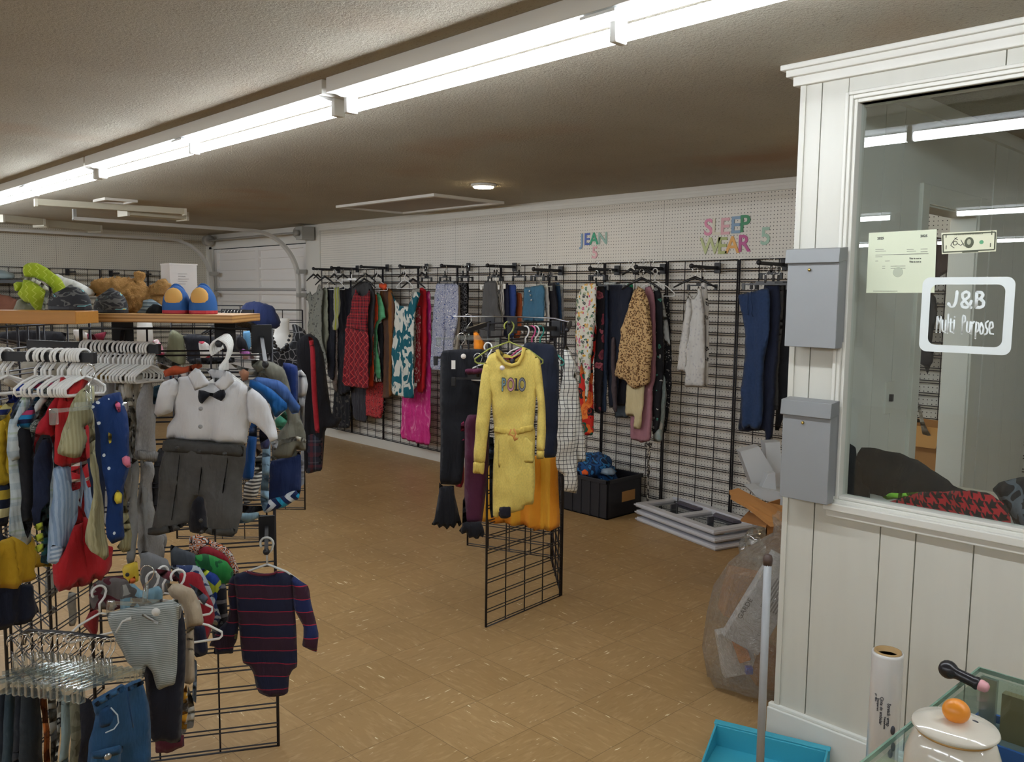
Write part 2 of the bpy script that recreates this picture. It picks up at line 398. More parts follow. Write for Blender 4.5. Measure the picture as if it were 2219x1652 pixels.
# ---- ceiling: sprayed popcorn finish with brown water stains
def mat_ceiling():
    t = NT('popcorn_ceiling'); P = t.coord('Object'); x, y, _ = t.sep(P)
    s = t.noise(t.mapv(P, (1, .8, 1)), .55, 4, .55); col = t.mix(t.ramp(s, [(.36, (0, 0, 0)), (.66, (1, 1, 1))], 'LINEAR'), lin('b7b3a4'), lin('a59c8c'))
    d = t.noise(P, 95, 3, .7); col = t.mix(t.ramp(d, [(.58, (0, 0, 0)), (.7, (.5,) * 3)], 'LINEAR'), col, lin('5f574d'))
    s3 = t.noise(t.mapv(P, loc=(3, 1, 0)), .8, 2); col = t.mix(t.ramp(s3, [(.58, (0, 0, 0)), (.75, (.7,) * 3)], 'LINEAR'), col, lin('a98a6e'))
    t.bump(t.noise(P, 80, 4, .75), .9, .012)
    return t.done(col, .9, **{'Specular_IOR_Level': .2})
ce = MB().box((XL - .2, YB, H), (XR + .2, YA + .2, H + .1)).build('ceiling', mat_ceiling(), kind='structure')
ce.data.transform(Matrix.Translation(ce.location)); ce.location = (0, 0, 0)
# ---- painted surfaces
def mat_peg(ax=0, c='e2ded4'):
    """white pegboard, holes on a one inch grid"""
    t = NT('pegboard'); P = t.coord('Object'); o = t.sep(P); a, z = o[ax], o[2]; s = .0254
    fx = t.math('SUBTRACT', t.math('PINGPONG', t.math('ADD', a, 30), s / 2), 0); fz = t.math('PINGPONG', z, s / 2)
    d = t.math('SQRT', t.math('ADD', t.math('MULTIPLY', fx, fx), t.math('MULTIPLY', fz, fz)))
    hole = t.math('LESS_THAN', d, .0033)
    seam = t.math('LESS_THAN', t.math('PINGPONG', t.math('ADD', a, -PEG0 + 1.2192 * 20), .6096), .0018)
    col = t.mix(t.noise(P, 2.2, 3), lin(c), _sc(lin(c), .88)); col = t.mix(hole, col, lin('2c2a28')); col = t.mix(t.math('MULTIPLY', seam, .6), col, lin('6b655c'))
    t.bump(t.math('SUBTRACT', 1, hole), .5, .003)
    return t.done(col, .5)
WHITE = solid('d8d7cf', .42, var=.02); WHITE2 = solid('d2d0c8', .5, var=.03); OFFW = solid('dddcd6', .55, var=.03)
DARKM = solid('1c1b22', .45); BLACK = solid('15151a', .5); STEEL = solid('b9bcc0', .28, 1); CHROME = solid('dedede', .15, 1)
# far wall: pegboard from the garage door to the right-hand end
MB().box((PEG0, YA, 0), (XR, YA + .12, H)).build('wall_far', mat_peg(0), kind='structure', M=Matrix.Identity(4))
bb = MB().box((PEG0 - .02, YA - .025, 0), (XR, YA, .1)); bb.box((PEG0 - .02, YA - .03, .085), (XR, YA, .1)).build('baseboard_far', WHITE2, kind='structure', M=Matrix.Identity(4))
t_ = MB(); t_.box((PEG0, YA - .018, H - .075), (XR, YA, H)); t_.box((PEG0, YA - .03, H - .03), (XR, YA, H)); t_.box((PEG0, YA - .024, H - .05), (XR, YA, H - .03))
t_.build('trim_1', WHITE2, kind='structure', M=Matrix.Identity(4))
# post between garage opening and pegboard
MB().box((-9.1, YA - .01, 0), (PEG0, YA + .12, H)).build('trim_2', WHITE2, kind='structure', M=Matrix.Identity(4))
hw = MB(); hw.box((XL, YA, 2.3), (-9.1, YA + .12, H)); hw.box((XL, YA, 0), (-11.62, YA + .12, 2.3)); hw.build('wall_garage', OFFW, kind='structure', M=Matrix.Identity(4))
hd = MB(); hd.box((-11.68, YA - .03, 2.27), (-9.08, YA, 2.38)); hd.box((-11.72, YA - .03, 0), (-11.6, YA, 2.3)); hd.build('trim_3', OFFW, kind='structure', M=Matrix.Identity(4))
# left wall
MB().box((XL - .12, YB, 0), (XL, YA + .12, H)).build('wall_left', mat_peg(1, 'd6d2c4'), kind='structure', M=Matrix.Identity(4))
# back and right walls behind the camera
MB().box((XL, YB - .12, 0), (XR, YB, H)).build('wall_back', mat_peg(0, 'c9c5ba'), kind='structure', M=Matrix.Identity(4))
MB().box((XR, YB, 0), (XR + .12, YA + .12, H)).build('wall_right', OFFW, kind='structure', M=Matrix.Identity(4))
# ---- garage door: four sections of ribbed panels, mullions, strut with handle
gd = empty('door_1', (-10.36, YA, 0)); gd['kind'] = 'structure'
gx0, gx1 = -11.6, -9.11; b = MB()
for k in range(4):
    z0 = k * .565 + .01; z1 = z0 + .555
    b.box((gx0, YA + .045, z0), (gx1, YA + .07, z1)); b.box((gx0, YA + .01, z0), (gx1, YA + .045, z0 + .045)); b.box((gx0, YA + .01, z1 - .045), (gx1, YA + .045, z1))
    for r in (.14, .28, .42): b.box((gx0, YA + .022, z0 + r - .014), (gx1, YA + .046, z0 + r + .014))
    for xm in (gx0, (gx0 + gx1) / 2 - .04, gx1 - .08): b.box((xm, YA + .005, z0), (xm + .08, YA + .045, z1))
def at(o, root): o.matrix_parent_inverse = Matrix.Translation(-root.location); return o
def bld(mb, name, mat, root=None, **kw):
    """build in world coordinates, as a part of root"""
    o = mb.build(name, mat, root, M=Matrix.Identity(4), **kw)
    if root: o.matrix_parent_inverse = root.matrix_basis.inverted()
    return o
bld(b, 'door_panel', solid('e6e4e1', .5), gd)
b = MB(); b.box((gx0 + .05, YA - .025, 1.155), (gx1 - .05, YA + .01, 1.2)); b.box((gx0 + 1.2, YA - .05, 1.15), (gx0 + 1.3, YA - .02, 1.215)); bld(b, 'lock_bar', solid('b9b8b6', .4, .2), gd)
b = MB(); b.box((gx0 + .05, YA - .005, 1.7), (gx1 - .05, YA + .01, 1.73)); bld(b, 'door_rail', solid('b9b8b6', .4, .2), gd)
# ---- garage tracks, springs
def track(xc, yend, name, lab):
    r = empty(name, (xc, YA - .1, 0), lab, 'garage door track', 'garage door tracks')
    path = [(0, .2), (0, 1.8)] + [(-.56 * (1 - math.cos(a)), 1.8 + .56 * math.sin(a)) for a in [math.pi / 2 * k / 12 for k in range(1, 13)]]
    path.append((yend - (YA - .1), 2.365)); b = MB()
    N_ = len(path); prof = [(-.033, -.02), (-.033, .004), (.033, .004), (.033, -.03), (.027, -.03), (.027, -.002), (-.027, -.002), (-.027, -.02)]; vs = []
    for i, (y0, z0) in enumerate(path):
        p_, q_2 = path[max(0, i - 1)], path[min(N_ - 1, i + 1)]; d = Vector((0, q_2[0] - p_[0], q_2[1] - p_[1])).normalized(); nn = Vector((1, 0, 0)).cross(d)
        vs += [Vector((xc + a_, YA - .1 + y0, z0)) + nn * c_ for a_, c_ in prof]
    k_ = len(prof); b.add(vs, [(i * k_ + j, i * k_ + (j + 1) % k_, (i + 1) * k_ + (j + 1) % k_, (i + 1) * k_ + j) for i in range(N_ - 1) for j in range(k_)])
    bld(b, 'rail', solid('c9c8c3', .45, .0), r)
    for z in (.9, 1.62, 1.9): bld(MB().box((xc + .02, YA - .13, z), (xc + .09, YA - .03, z + .05)), 'bracket', solid('a9a8a2', .45, .3), r)
    bld(MB().box((xc - .02, yend, 2.37), (xc + .02, yend + .03, H)), 'bracket', solid('a9a8a2', .45, .3), r); return r
track(-9.15, 2.79, 'garage_door_track', 'long white garage track curving down beside the pegboard corner')
track(-11.5, 1.9, 'garage_door_track', 'grey garage track curving down by the left wall corner')
r = empty('torsion_spring', (-10.3, YA - .12, 2.36), 'white torsion spring bar above the ribbed garage door', 'garage spring')
b = MB().tube([(-11.55, YA - .12, 2.38), (-9.0, YA - .12, 2.38)], .014, 8); bld(b, 'shaft', solid('b0afab', .5), r)
for xx in (-11.5, -9.03):
    b = MB().lathe([(.02, -.05), (.075, -.045), (.075, -.02), (.04, 0), (.075, .02), (.075, .045), (.02, .05)], (xx, YA - .12, 2.38), 20, Matrix.Rotation(math.pi / 2, 4, 'Y'))
    bld(b, 'cable_drum', solid('a5a39d', .5), r)
b = MB().box((-9.0, YA - .2, 2.29), (-8.86, YA - .04, 2.44)); b.lathe([(.035, 0), (.035, .05), (.01, .06)], (-8.93, YA - .2, 2.365), 14, Matrix.Rotation(math.pi / 2, 4, 'X')); bld(b, 'end_bearing', solid('9c9b95', .5), r)
# ---- unlit ceiling channels on the far left
def channel(p, q, wd, hh, label, name='ceiling_channel'):
    p = Vector(p); q = Vector(q); d = (q - p); L = d.length; d.normalize(); s = d.cross(ZZ); c = (p + q) / 2
    r = empty(name, (c.x, c.y, c.z), label, 'unlit light channel', 'unlit ceiling channels')
    b = MB().obox((c.x, c.y, H - hh / 2), d * L / 2, s * wd / 2, ZZ * hh / 2); bld(b, 'housing', solid('c2bda9', .5), r)
    for e in (p, q):
        b = MB().obox((e.x, e.y, H - hh / 2 - .005), d * .012, s * (wd / 2 + .006), ZZ * (hh / 2 + .006)); bld(b, 'end_cap', solid('cfcbbb', .5), r)
a = onZ(78, 446, H - .06); c = onZ(400, 466, H - .06); channel(a, c, .07, .055, 'longest thin unlit channel on the ceiling at upper left')
a = onZ(268, 468, H - .08); c = onZ(396, 478, H - .08); channel(a, c, .2, .075, 'short wide unlit channel overlapping the long thin one')
a = onZ(0, 482, H - .08); c = onZ(88, 490, H - .08); channel(a, c, .12, .07, 'unlit channel at the left edge above the pegboard wall')
a = onZ(88, 492, H - .08); c = onZ(206, 503, H - .08); channel(a, c, .2, .075, 'unlit channel close to the left pegboard wall, second from edge')
# ---- ceiling hatches (trim frames round a plain panel)
def hatch(x0, y0, x1, y1, label, wd=.05):
    r = empty('ceiling_hatch', ((x0 + x1) / 2, (y0 + y1) / 2, H), label, 'ceiling hatch'); b = MB(); zb = H - .022
    b.box((x0, y0, zb), (x1, y0 + wd, H)); b.box((x0, y1 - wd, zb), (x1, y1, H)); b.box((x0, y0 + wd, zb), (x0 + wd, y1 - wd, H)); b.box((x1 - wd, y0 + wd, zb), (x1, y1 - wd, H))
    bld(b, 'frame', solid('d8d5cc', .5), r)
    b = MB().box((x0 + wd, y0 + wd, H - .008), (x1 - wd, y1 - wd, H)); bld(b, 'panel', solid('a39b90', .8), r)
hatch(-6.83, 4.33, -5.4, 5.1, 'large rectangular ceiling hatch with white trim near the far pegboard')
p = onZ(200, 433, H); q = onZ(232, 428, H); r = onZ(286, 436, H)
hatch(min(p.x, q.x), q.y - .02, max(p.x, q.x), r.y, 'small ceiling hatch above the bear, left part of ceiling', .03)
# ---- fluorescent strip lights
def mat_emit(c, s):
    t = NT('lit_tube'); t.t.nodes.remove(t.b); e = t.n('ShaderNodeEmission', ins={0: lin(c), 1: s}); t.t.links.new(e.outputs[0], t.out.inputs[0]); return t.m
TUBE = mat_emit('f2f8ff', TUBE_POWER); LAMPW = solid('d9d7cf', .45); LAMPIN = solid('eef2f2', .3)
def fixture(x0, x1, Y, label=None, group=None, src=None):
    """two-tube strip with white housing; x0 < x1"""
    r = empty('strip_light', ((x0 + x1) / 2, Y, H), label, 'ceiling light', group or 'fluorescent strip lights')
    zb = H - .055; b = MB().box((x0, Y - .065, zb), (x1, Y + .065, H)); bld(b, 'housing', LAMPW, r, bevel=.002)
    b = MB().prism([(x0 + .03, Y - .064, zb), (x0 + .03, Y - .02, zb - .012), (x0 + .03, Y + .02, zb - .012), (x0 + .03, Y + .064, zb)], (0, 0, 0), (x1 - x0 - .06, 0, 0)); bld(b, 'ballast_cover', LAMPIN, r)
    xs = [x0 + .03, (x0 + x1) / 2, x1 - .03]
    for xx in xs:
        b = MB().box((xx - .012, Y + .0, zb - .068), (xx + .012, Y + .05, zb)); bld(b, 'tube_socket', solid('e4e4e0', .4), r, bevel=.004)
    for k in (0, 1):
        b = MB().tube([(xs[k] + .014, Y + .025, zb - .045), (xs[k + 1] - .014, Y + .025, zb - .045)], .021, 10); bld(b, 'fluorescent_tube', TUBE, r)
    b = MB().box(((x0 + x1) / 2 - .06, Y - .066, zb - .014), ((x0 + x1) / 2 + .06, Y + .0, zb - .006)); bld(b, 'clip', LAMPIN, r)
    return r
fixture(-2.86, -.2, 1.84, 'lit fluorescent strip light nearest, running out of the top edge')
fixture(-5.56, -2.89, 1.84, 'lit fluorescent strip light in the middle of the front row')
fixture(-8.26, -5.59, 1.84, 'lit fluorescent strip light at the far left end of the row')
fixture(-10.96, -8.29, 1.84, 'added unseen strip light past the left edge, brightening the far left')  # added out of view to lift the garage door and left wall
fixture(.9, 3.0, 3.65, 'added unseen strip light brightening the booth beyond the glass')  # added fill lamp, out of view, so the booth interior is not dark
fixture(-.17, 2.5, 1.84, 'lit fluorescent strip light beyond the right top corner')
for xa in (-10.9, -8.2, -5.5, -2.6, .1):  # row carried on leftward as added light for the far left
    fixture(xa, xa + 2.45, -1.78, 'lit strip light behind the viewer, mirrored in the window', 'mirrored strip lights')
for xa in (-6.9, -4.1, -1.4):
    fixture(xa, xa + 2.45, -5.4, 'lit strip light far behind the viewer, mirrored in the window', 'mirrored strip lights far back')
r = empty('disc_light', (-4.70, 4.23, H), 'small round warm ceiling lamp above the far aisle', 'ceiling light')
b = MB().lathe([(.05, 0), (.092, 0), (.092, -.012), (.08, -.018)], (-4.70, 4.23, H), 28); bld(b, 'trim_ring', LAMPW, r)
b = MB().lathe([(.08, -.014), (.07, -.026), (.01, -.03)], (-4.70, 4.23, H), 28); bld(b, 'diffuser', mat_emit('ffe2b0', DISC_POWER), r)
r = empty('disc_light', (-1.95, 4.23, H), 'small round warm ceiling lamp hidden behind the partition post', 'ceiling light')
b = MB().lathe([(.05, 0), (.092, 0), (.092, -.012), (.08, -.018)], (-1.95, 4.23, H), 28); bld(b, 'trim_ring', LAMPW, r)
b = MB().lathe([(.08, -.014), (.07, -.026), (.01, -.03)], (-1.95, 4.23, H), 28); bld(b, 'diffuser', mat_emit('ffe2b0', DISC_POWER), r)
r = empty('disc_light', (-5.3, -7.1, H), 'small round warm ceiling lamp behind the viewer, mirrored in the window', 'ceiling light')
b = MB().lathe([(.05, 0), (.092, 0), (.092, -.012), (.08, -.018)], (-5.3, -7.1, H), 28); bld(b, 'trim_ring', LAMPW, r)
b = MB().lathe([(.08, -.014), (.07, -.026), (.01, -.03)], (-5.3, -7.1, H), 28); bld(b, 'diffuser', mat_emit('ffe2b0', DISC_POWER), r)
# ============================================================ PARTITION with the shop window
X0 = -1.505; GX0, GX1, GZ0, GZ1 = -1.30, .25, .985, 2.315     # glass opening
PF = YP            # front face of planks
def plank_mat():
    t = NT('painted_plank'); P = t.coord('Object'); c = lin('d0cfc5'); g = t.noise(t.mapv(P, (6, 6, .7)), 3, 3)
    col = t.mix(g, c, _sc(c, .9)); k = t.vor(P, 3.2)[0]; col = t.mix(t.math('LESS_THAN', k, .045), col, lin('c9c6b4'))
    t.bump(g, .15, .004); return t.done(col, .38)
PL = plank_mat(); wp = MB()
wp.box((X0, PF + .012, 0), (XR, PF + .09, GZ0 - .02)); wp.box((X0, PF + .012, GZ1), (XR, PF + .09, H)); wp.box((X0, PF + .012, 0), (GX0 - .01, PF + .09, H)); wp.box((GX1, PF + .012, 0), (XR, PF + .09, H))
xs = [X0 + .012, -1.385, -1.15, -1.035, -.86, -.66, -.43, -.2, .05, .3, .6, .9, 1.3, 1.8, 2.4, XR]
for a, c in zip(xs, xs[1:]): wp.box((a + .0022, PF, .12), (c - .0022, PF + .014, GZ0 - .035))
# left post and header boards
wp.box((X0 + .012, PF, GZ0 - .035), (-1.43, PF + .014, H)); wp.box((-1.426, PF, GZ0 - .035), (GX0 - .035, PF + .014, H - .01))
hx = [GX0 - .035, -.86, -.3, .4, 1.2, XR]
for a, c in zip(hx, hx[1:]): wp.box((a + .002, PF, GZ1 + .03), (c - .002, PF + .014, H))
wp.box((X0, PF - .006, .12), (X0 + .02, PF + .014, H)) # corner bead
wp.build('wall_partition', PL, kind='structure', M=Matrix.Identity(4))
b = MB().box((X0 - .02, PF - .022, 0), (XR, PF + .012, .145)); b.box((X0 - .02, PF - .014, .145), (XR, PF + .012, .158)); b.build('baseboard_partition', solid('dfe1dc', .5, var=.06), kind='structure', M=Matrix.Identity(4), bevel=.003)
b = MB()
for k, (o, zt, zb) in enumerate([(.055, 2.471, 2.452), (.04, 2.455, 2.43), (.022, 2.435, 2.4)]): b.box((X0 - o, PF - o, zb), (XR, PF, zt)); b.box((X0 - o, PF, zb), (X0, YP + .1, zt))
b.build('trim_4', WHITE, kind='structure', M=Matrix.Identity(4), bevel=.004)
# window frame mouldings
win = empty('window_1', ((GX0 + GX1) / 2, PF, GZ0)); win['kind'] = 'structure'
b = MB()
def mould(x0, x1, z0, z1, wd, y0, y1):
    b.box((x0 - wd, y0, z0 - wd), (x0, y1, z1 + wd)); b.box((x1, y0, z0 - wd), (x1 + wd, y1, z1 + wd)); b.box((x0, y0, z1), (x1, y1, z1 + wd)); b.box((x0, y0, z0 - wd), (x1, y1, z0))
mould(GX0, GX1, GZ0, GZ1, .012, PF - .004, PF + .05); mould(GX0 - .012, GX1 + .012, GZ0 - .012, GZ1 + .012, .013, PF - .014, PF + .03); mould(GX0 - .025, GX1 + .025, GZ0 - .025, GZ1 + .025, .012, PF - .02, PF + .02)
bld(b, 'window_frame', WHITE, win, bevel=.003)
b = MB().box((GX0 - .04, PF - .035, GZ0 - .05), (GX1 + .05, PF + .0, GZ0 - .022)); b.box((GX0 - .035, PF - .022, GZ0 - .075), (GX1 + .05, PF, GZ0 - .05)); bld(b, 'window_sill', WHITE, win, bevel=.004)
def mat_glass(tint=(.84, .90, .88), r=.0, k=.9, mul=1.6):
    t = NT('window_glass'); t.t.nodes.remove(t.b)
    tr = t.n('ShaderNodeBsdfTransparent', ins={0: tint + (1,)}); gl = t.n('ShaderNodeBsdfGlossy', ins={0: (k, k, k, 1), 1: r})
    fc = t.n('ShaderNodeLayerWeight', ins={0: .5}).outputs[1]; f2 = t.math('MINIMUM', 1, t.math('MULTIPLY', t.math('ADD', .043, t.math('MULTIPLY', .95, t.math('POWER', fc, 5))), mul))
    mx = t.n('ShaderNodeMixShader', ins={0: f2, 1: tr, 2: gl}); t.t.links.new(mx.outputs[0], t.out.inputs[0]); return t.m
GL = mat_glass()
b = MB().add([(GX0, PF + .03, GZ0), (GX1, PF + .03, GZ0), (GX1, PF + .03, GZ1), (GX0, PF + .03, GZ1)], [(0, 1, 2, 3)])
bld(b, 'window_pane', GL, win)
# ---- booth behind the window: side wall with doorway, far pegboard belongs to wall_far
XI = -1.40; DY0, DY1, DZ = 3.72, 4.33, 2.06
bw = MB(); bw.box((X0 + .01, YP + .09, 0), (XI, DY0, H)); bw.box((X0 + .01, DY1, 0), (XI, YA, H)); bw.box((X0 + .01, DY0, DZ), (XI, DY1, H))
for k in range(14):
    y = YP + .09 + k * .18
    if y + .178 < DY0 - .02 or y > DY1 + .06: bw.box((XI, y, 0), (XI + .006, min(y + .177, YA), H))
bw.build('wall_booth', solid('dad9d3', .5, var=.03), kind='structure', M=Matrix.Identity(4))
b = MB()
for (ya, yb) in ((DY0 - .075, DY0), (DY1, DY1 + .085)): b.box((XI, ya, 0), (XI + .022, yb, DZ + .08))
b.box((XI, DY0, DZ), (XI + .022, DY1, DZ + .08)); b.box((X0, DY0, 0), (XI + .012, DY0 + .008, DZ)); b.box((X0, DY1 - .008, 0), (XI + .012, DY1, DZ)); b.box((X0, DY0, DZ - .008), (XI + .012, DY1, DZ))
b.build('trim_5', WHITE, kind='structure', M=Matrix.Identity(4), bevel=.003)
b = MB().box((XI, YP + .1, H - .06), (XI + .03, YA, H)); b.box((-1.0, YP + .1, H - .03), (-.94, YA, H)); b.box((-.2, YP + .1, H - .03), (-.14, YA, H)); b.build('trim_6', OFFW, kind='structure', M=Matrix.Identity(4))
# display shelf inside the window
MB().box((XI + .01, YP + .1, .9), (.6, YP + .75, .93)).build('display_shelf', WHITE2, label='white shelf board inside the booth below the window', cat='shelf')
r = empty('light_switch', (XI, 3.5, 1.22), 'white light switch plate on the booth wall beside its doorway', 'light switch')
p = onX(1926, 862, XI + .008)
b = MB().box((XI, p.y - .04, p.z - .065), (XI + .012, p.y + .04, p.z + .065)); bld(b, 'plate', WHITE, r, bevel=.002)
b = MB().box((XI + .012, p.y - .008, p.z - .014), (XI + .024, p.y + .008, p.z + .014)); bld(b, 'toggle', DARKM, r)
# ============================================================ GRIDWALL
def gridpanel(P, u, W, Ht, z0, label, group, nb=4, pitch=.0762, gap=.0155):
    """P: base point (x,y) of the left end, u: direction of the panel, both along the floor"""
    u = Vector((u[0], u[1], 0)).normalized(); r = empty('grid_panel', M=Frame((P[0], P[1], z0), u).M, label=label, cat='grid panel', group=group)
    b = MB(); R = .0042
    for x in (0, W): b.bar((x, 0, 0), (x, 0, Ht), .0062, 6)
    b.bar((0, 0, 0), (W, 0, 0), .0045, 6); b.bar((0, 0, Ht), (W, 0, Ht), .0045, 6); b.build('frame', DARKM, r, M=Matrix.Identity(4))
    b = MB(); n = int(Ht / pitch + .5)
    for k in range(1, nb): b.bar((W * k / nb, .004, 0), (W * k / nb, .004, Ht), .0034, 5)
    for k in range(n):
        zz = k * pitch
        if k: b.bar((0, -.003, zz), (W, -.003, zz), .003, 4)
        b.bar((0, -.003, zz + gap), (W, -.003, zz + gap), .003, 4)
    b.build('wires', DARKM, r, M=Matrix.Identity(4)); return r
YG = YA - .03; gx = -8.72; k = 0
gname = ['beside the garage door', 'behind the dark long dresses', 'behind the plaid and teal dresses', 'behind the pink trousers', 'behind the blue patterned trousers', 'behind the grey and blue trousers', 'behind the denim rack', 'behind the floral trousers', 'behind the leopard blouse', 'behind the grey print top', 'with bare lower wires beside the blue trousers', 'above the cardboard box']
while gx < -1.0:
    gridpanel((gx, YG), (1, 0), .594, 1.83, .105, 'black wall grid panel ' + (gname[k] if k < len(gname) else 'seen through the booth doorway'), 'grid panels on the far wall')
    gx += .61; k += 1
yy = 2.9; k = 0
lw = ['farthest from the corner', 'second nearest the corner', 'behind the bear', 'behind the carton', 'nearest the corner']
for k in range(4): gridpanel((XL + .03, 2.7 + k * .61), (0, 1), .594, 1.83, .12, 'black wall grid panel on the left wall, ' + ['farthest from the garage door', 'behind the white hat', 'behind the teddy bear', 'closest to the garage door'][k], 'grid panels on the left wall')
# free-standing units
gridpanel((-3.066, 2.798), (-.058, .629), .61, 1.53, 0, 'nearest panel of the middle aisle grid stand, reaching lowest to the floor', 'middle aisle grid stand')
gridpanel((-3.125, 3.42), (-.53, .47), .66, 1.53, 0, 'edge-on connecting panel of the middle aisle grid stand', 'middle aisle grid stand')
gridpanel((-4.20, 3.66), (.58, .226), .61, 1.53, 0, 'rear panel of the middle aisle grid stand', 'middle aisle grid stand')
G1A = Vector((-3.035, .936, 0)); G1B = Vector((-2.744, 1.472, 0)); G1D = (G1B - G1A).normalized()
gridpanel(G1A, G1D, .61, 1.54, 0, 'front left grid panel behind the white and grey romper', 'front left grid stand', nb=3)
# ============================================================ HANGERS, DISPLAY ARMS, CLOTHES
PW = solid('f0f1ef', .35); PBK = solid('18181b', .4); PGR = solid('8a9638', .35); PCL = None
def clear_mat():
    t = NT('clear_plastic'); t.t.nodes.remove(t.b)
    tr = t.n('ShaderNodeBsdfTransparent', ins={0: (.9, .93, .92, 1)}); gl = t.n('ShaderNodeBsdfGlossy', ins={0: (1, 1, 1, 1), 1: .12}); df = t.n('ShaderNodeBsdfDiffuse', ins={0: lin('c3cbc9')})
    a = t.n('ShaderNodeMixShader', ins={0: .3, 1: gl, 2: df}); lw = t.n('ShaderNodeLayerWeight', ins={0: .45})
    mx = t.n('ShaderNodeMixShader', ins={0: t.math('ADD', .16, t.math('MULTIPLY', lw.outputs[1], .5)), 1: tr, 2: a}); t.t.links.new(mx.outputs[0], t.out.inputs[0]); return t.m
CLR = clear_mat(); I4 = Matrix.Identity(4)
def local_frame(px, py, fm):
    u, v = fm.uv(px, py); return fm.pt(u, v)
def hanger(fm, px, py, w=.3, kind='plastic', label=None, group=None, mat=None, tilt=0, yaw=0, P=None, out=0):
    """hung so the top of its hook is at that point of the frame; bar across the frame"""
    if P is None: u, v = fm.uv(px, py); P = fm.pt(u, v, out)
    M = Frame(P, Matrix.Rotation(math.radians(yaw), 3, 'Z') @ fm.u).M @ Matrix.Rotation(math.radians(tilt), 4, 'Y')
    return hanger_at(M, w, kind, label, group, mat)
def hanger_at(M, w=.3, kind='plastic', label=None, group=None, mat=None):
    r = empty('clothes_hanger', M=M, label=label, cat='hanger', group=group)
    hr = .021 if kind in ('plastic', 'tube') else .019; n_ = (.042 if w > .16 else .028) if kind == 'plastic' else .035
    hook = [(-hr * math.cos(a), 0, -hr + hr * math.sin(a)) for a in [math.radians(-35 + k * 21.5) for k in range(11)]]
    hook += [(hr * .75, 0, -hr * 1.9), (0, 0, -hr * 2.2 - .012), (0, 0, -hr * 2.2 - n_)]
    zt = -hr * 2.2 - n_; hm = {'plastic': PW, 'black': CHROME, 'clip': CHROME, 'clear': CHROME, 'flat': PBK}.get(kind, PW)
    if mat and kind == 'plastic': hm = mat
    MB().tube(hook, .0038 if kind == 'plastic' else .0017, 6).build('hook', hm, r, M=I4)
    if kind == 'plastic':
        m_ = mat or PW; d = w * .26
        pts = [(0, 0, zt), (w * .3, 0, zt - d * .45), (w * .5, 0, zt - d), (w * .5, 0, zt - d - .012), (w * .46, 0, zt - d - .02), (-w * .46, 0, zt - d - .02), (-w * .5, 0, zt - d - .012), (-w * .5, 0, zt - d), (-w * .3, 0, zt - d * .45)]
        MB().tube(pts, .0038, 6, closed=True).build('body', m_, r, M=I4)
    elif kind in ('black', 'flat'):
        d = w * .2; b = MB(); m_ = mat or PBK
        for s in (-1, 1): b.tube([(0, 0, zt + .01), (s * w * .25, 0, zt - d * .35), (s * w * .5, 0, zt - d)], [.011, .009, .006], 6)
        b.build('body', m_, r, M=I4)
    else:
        m_ = mat or (CLR if kind == 'clear' else PBK); b = MB()
        b.tube([(0, 0, zt + .02), (0, 0, zt - .03)], .008, 6); b.box((-w / 2, -.003, zt - .044), (w / 2, .003, zt - .034)); b.box((-w * .2, -.002, zt - .036), (w * .2, .002, zt - .022))
        b.build('body', m_, r, M=I4)
        for s in (-1, 1):
            MB().box((s * w * .46 - .010, -.007, zt - .075), (s * w * .46 + .010, .007, zt - .032)).build('clip', m_, r, M=I4, bevel=.003)
    return r
def arm(px, py, L, label, group, Yw=None, w=.05, hh=.075):
    """black display arm clipped on the far wall grid, reaching into the room"""
    P = onY(px, py, Yw or YG - .006); r = empty('display_prong', P, label, 'display prong', group)
    bld(MB().box((P.x - w / 2, P.y - .012, P.z - hh / 2), (P.x + w / 2, P.y, P.z + hh / 2)), 'mounting_plate', BLACK, r, bevel=.002)
    bld(MB().box((P.x - .006, P.y - L, P.z - .012), (P.x + .006, P.y - .01, P.z + .012)), 'arm', BLACK, r)
    bld(MB().ell((P.x, P.y - L, P.z + .004), .018), 'end_knob', BLACK, r); return r
def g(label, cat, group, cr, pts, fm, mat, name=None, **kw):
    if isinstance(fm, (int, float)): fm = FY(*poly(pts, cr)[0], fm)
    kw.setdefault('cell', .02)
    return cl(name or cat.replace(' ', '_'), fm, pts, cr, mat, None, label, cat, group, **kw)
F = fabric
wg = 'clothes on the far wall racks'
ag = 'display arms on the far wall'
names = ['far left of the wall', 'second from the garage door', 'above the plaid dress', 'above the teal leaf dress', 'above the blue swirl trousers', 'above the charcoal trousers', 'above the blue jeans', 'above the white floral trousers', 'above the leopard blouse', 'above the pale dotted top', 'above the blue sweatpants']
AP = [(735, 583), (775, 581), (840, 579), (925, 578), (1016, 577), (1116, 577), (1216, 585), (1338, 584), (1437, 581), (1556, 579), (1700, 572)]
for (x, y), nm in zip(AP, names): arm(x, y + 2, .33, 'black display arm with square plate, ' + nm, ag)
def wh(x, y, Y, w, kind, label, **k):
    return hanger(FY(x, y, Y), x, y, w, kind, label, 'hangers on the far wall racks', **k)
Y0 = YG - .33
kwf = dict(T=.018, fold=.012, fper=.08, crum=.006)
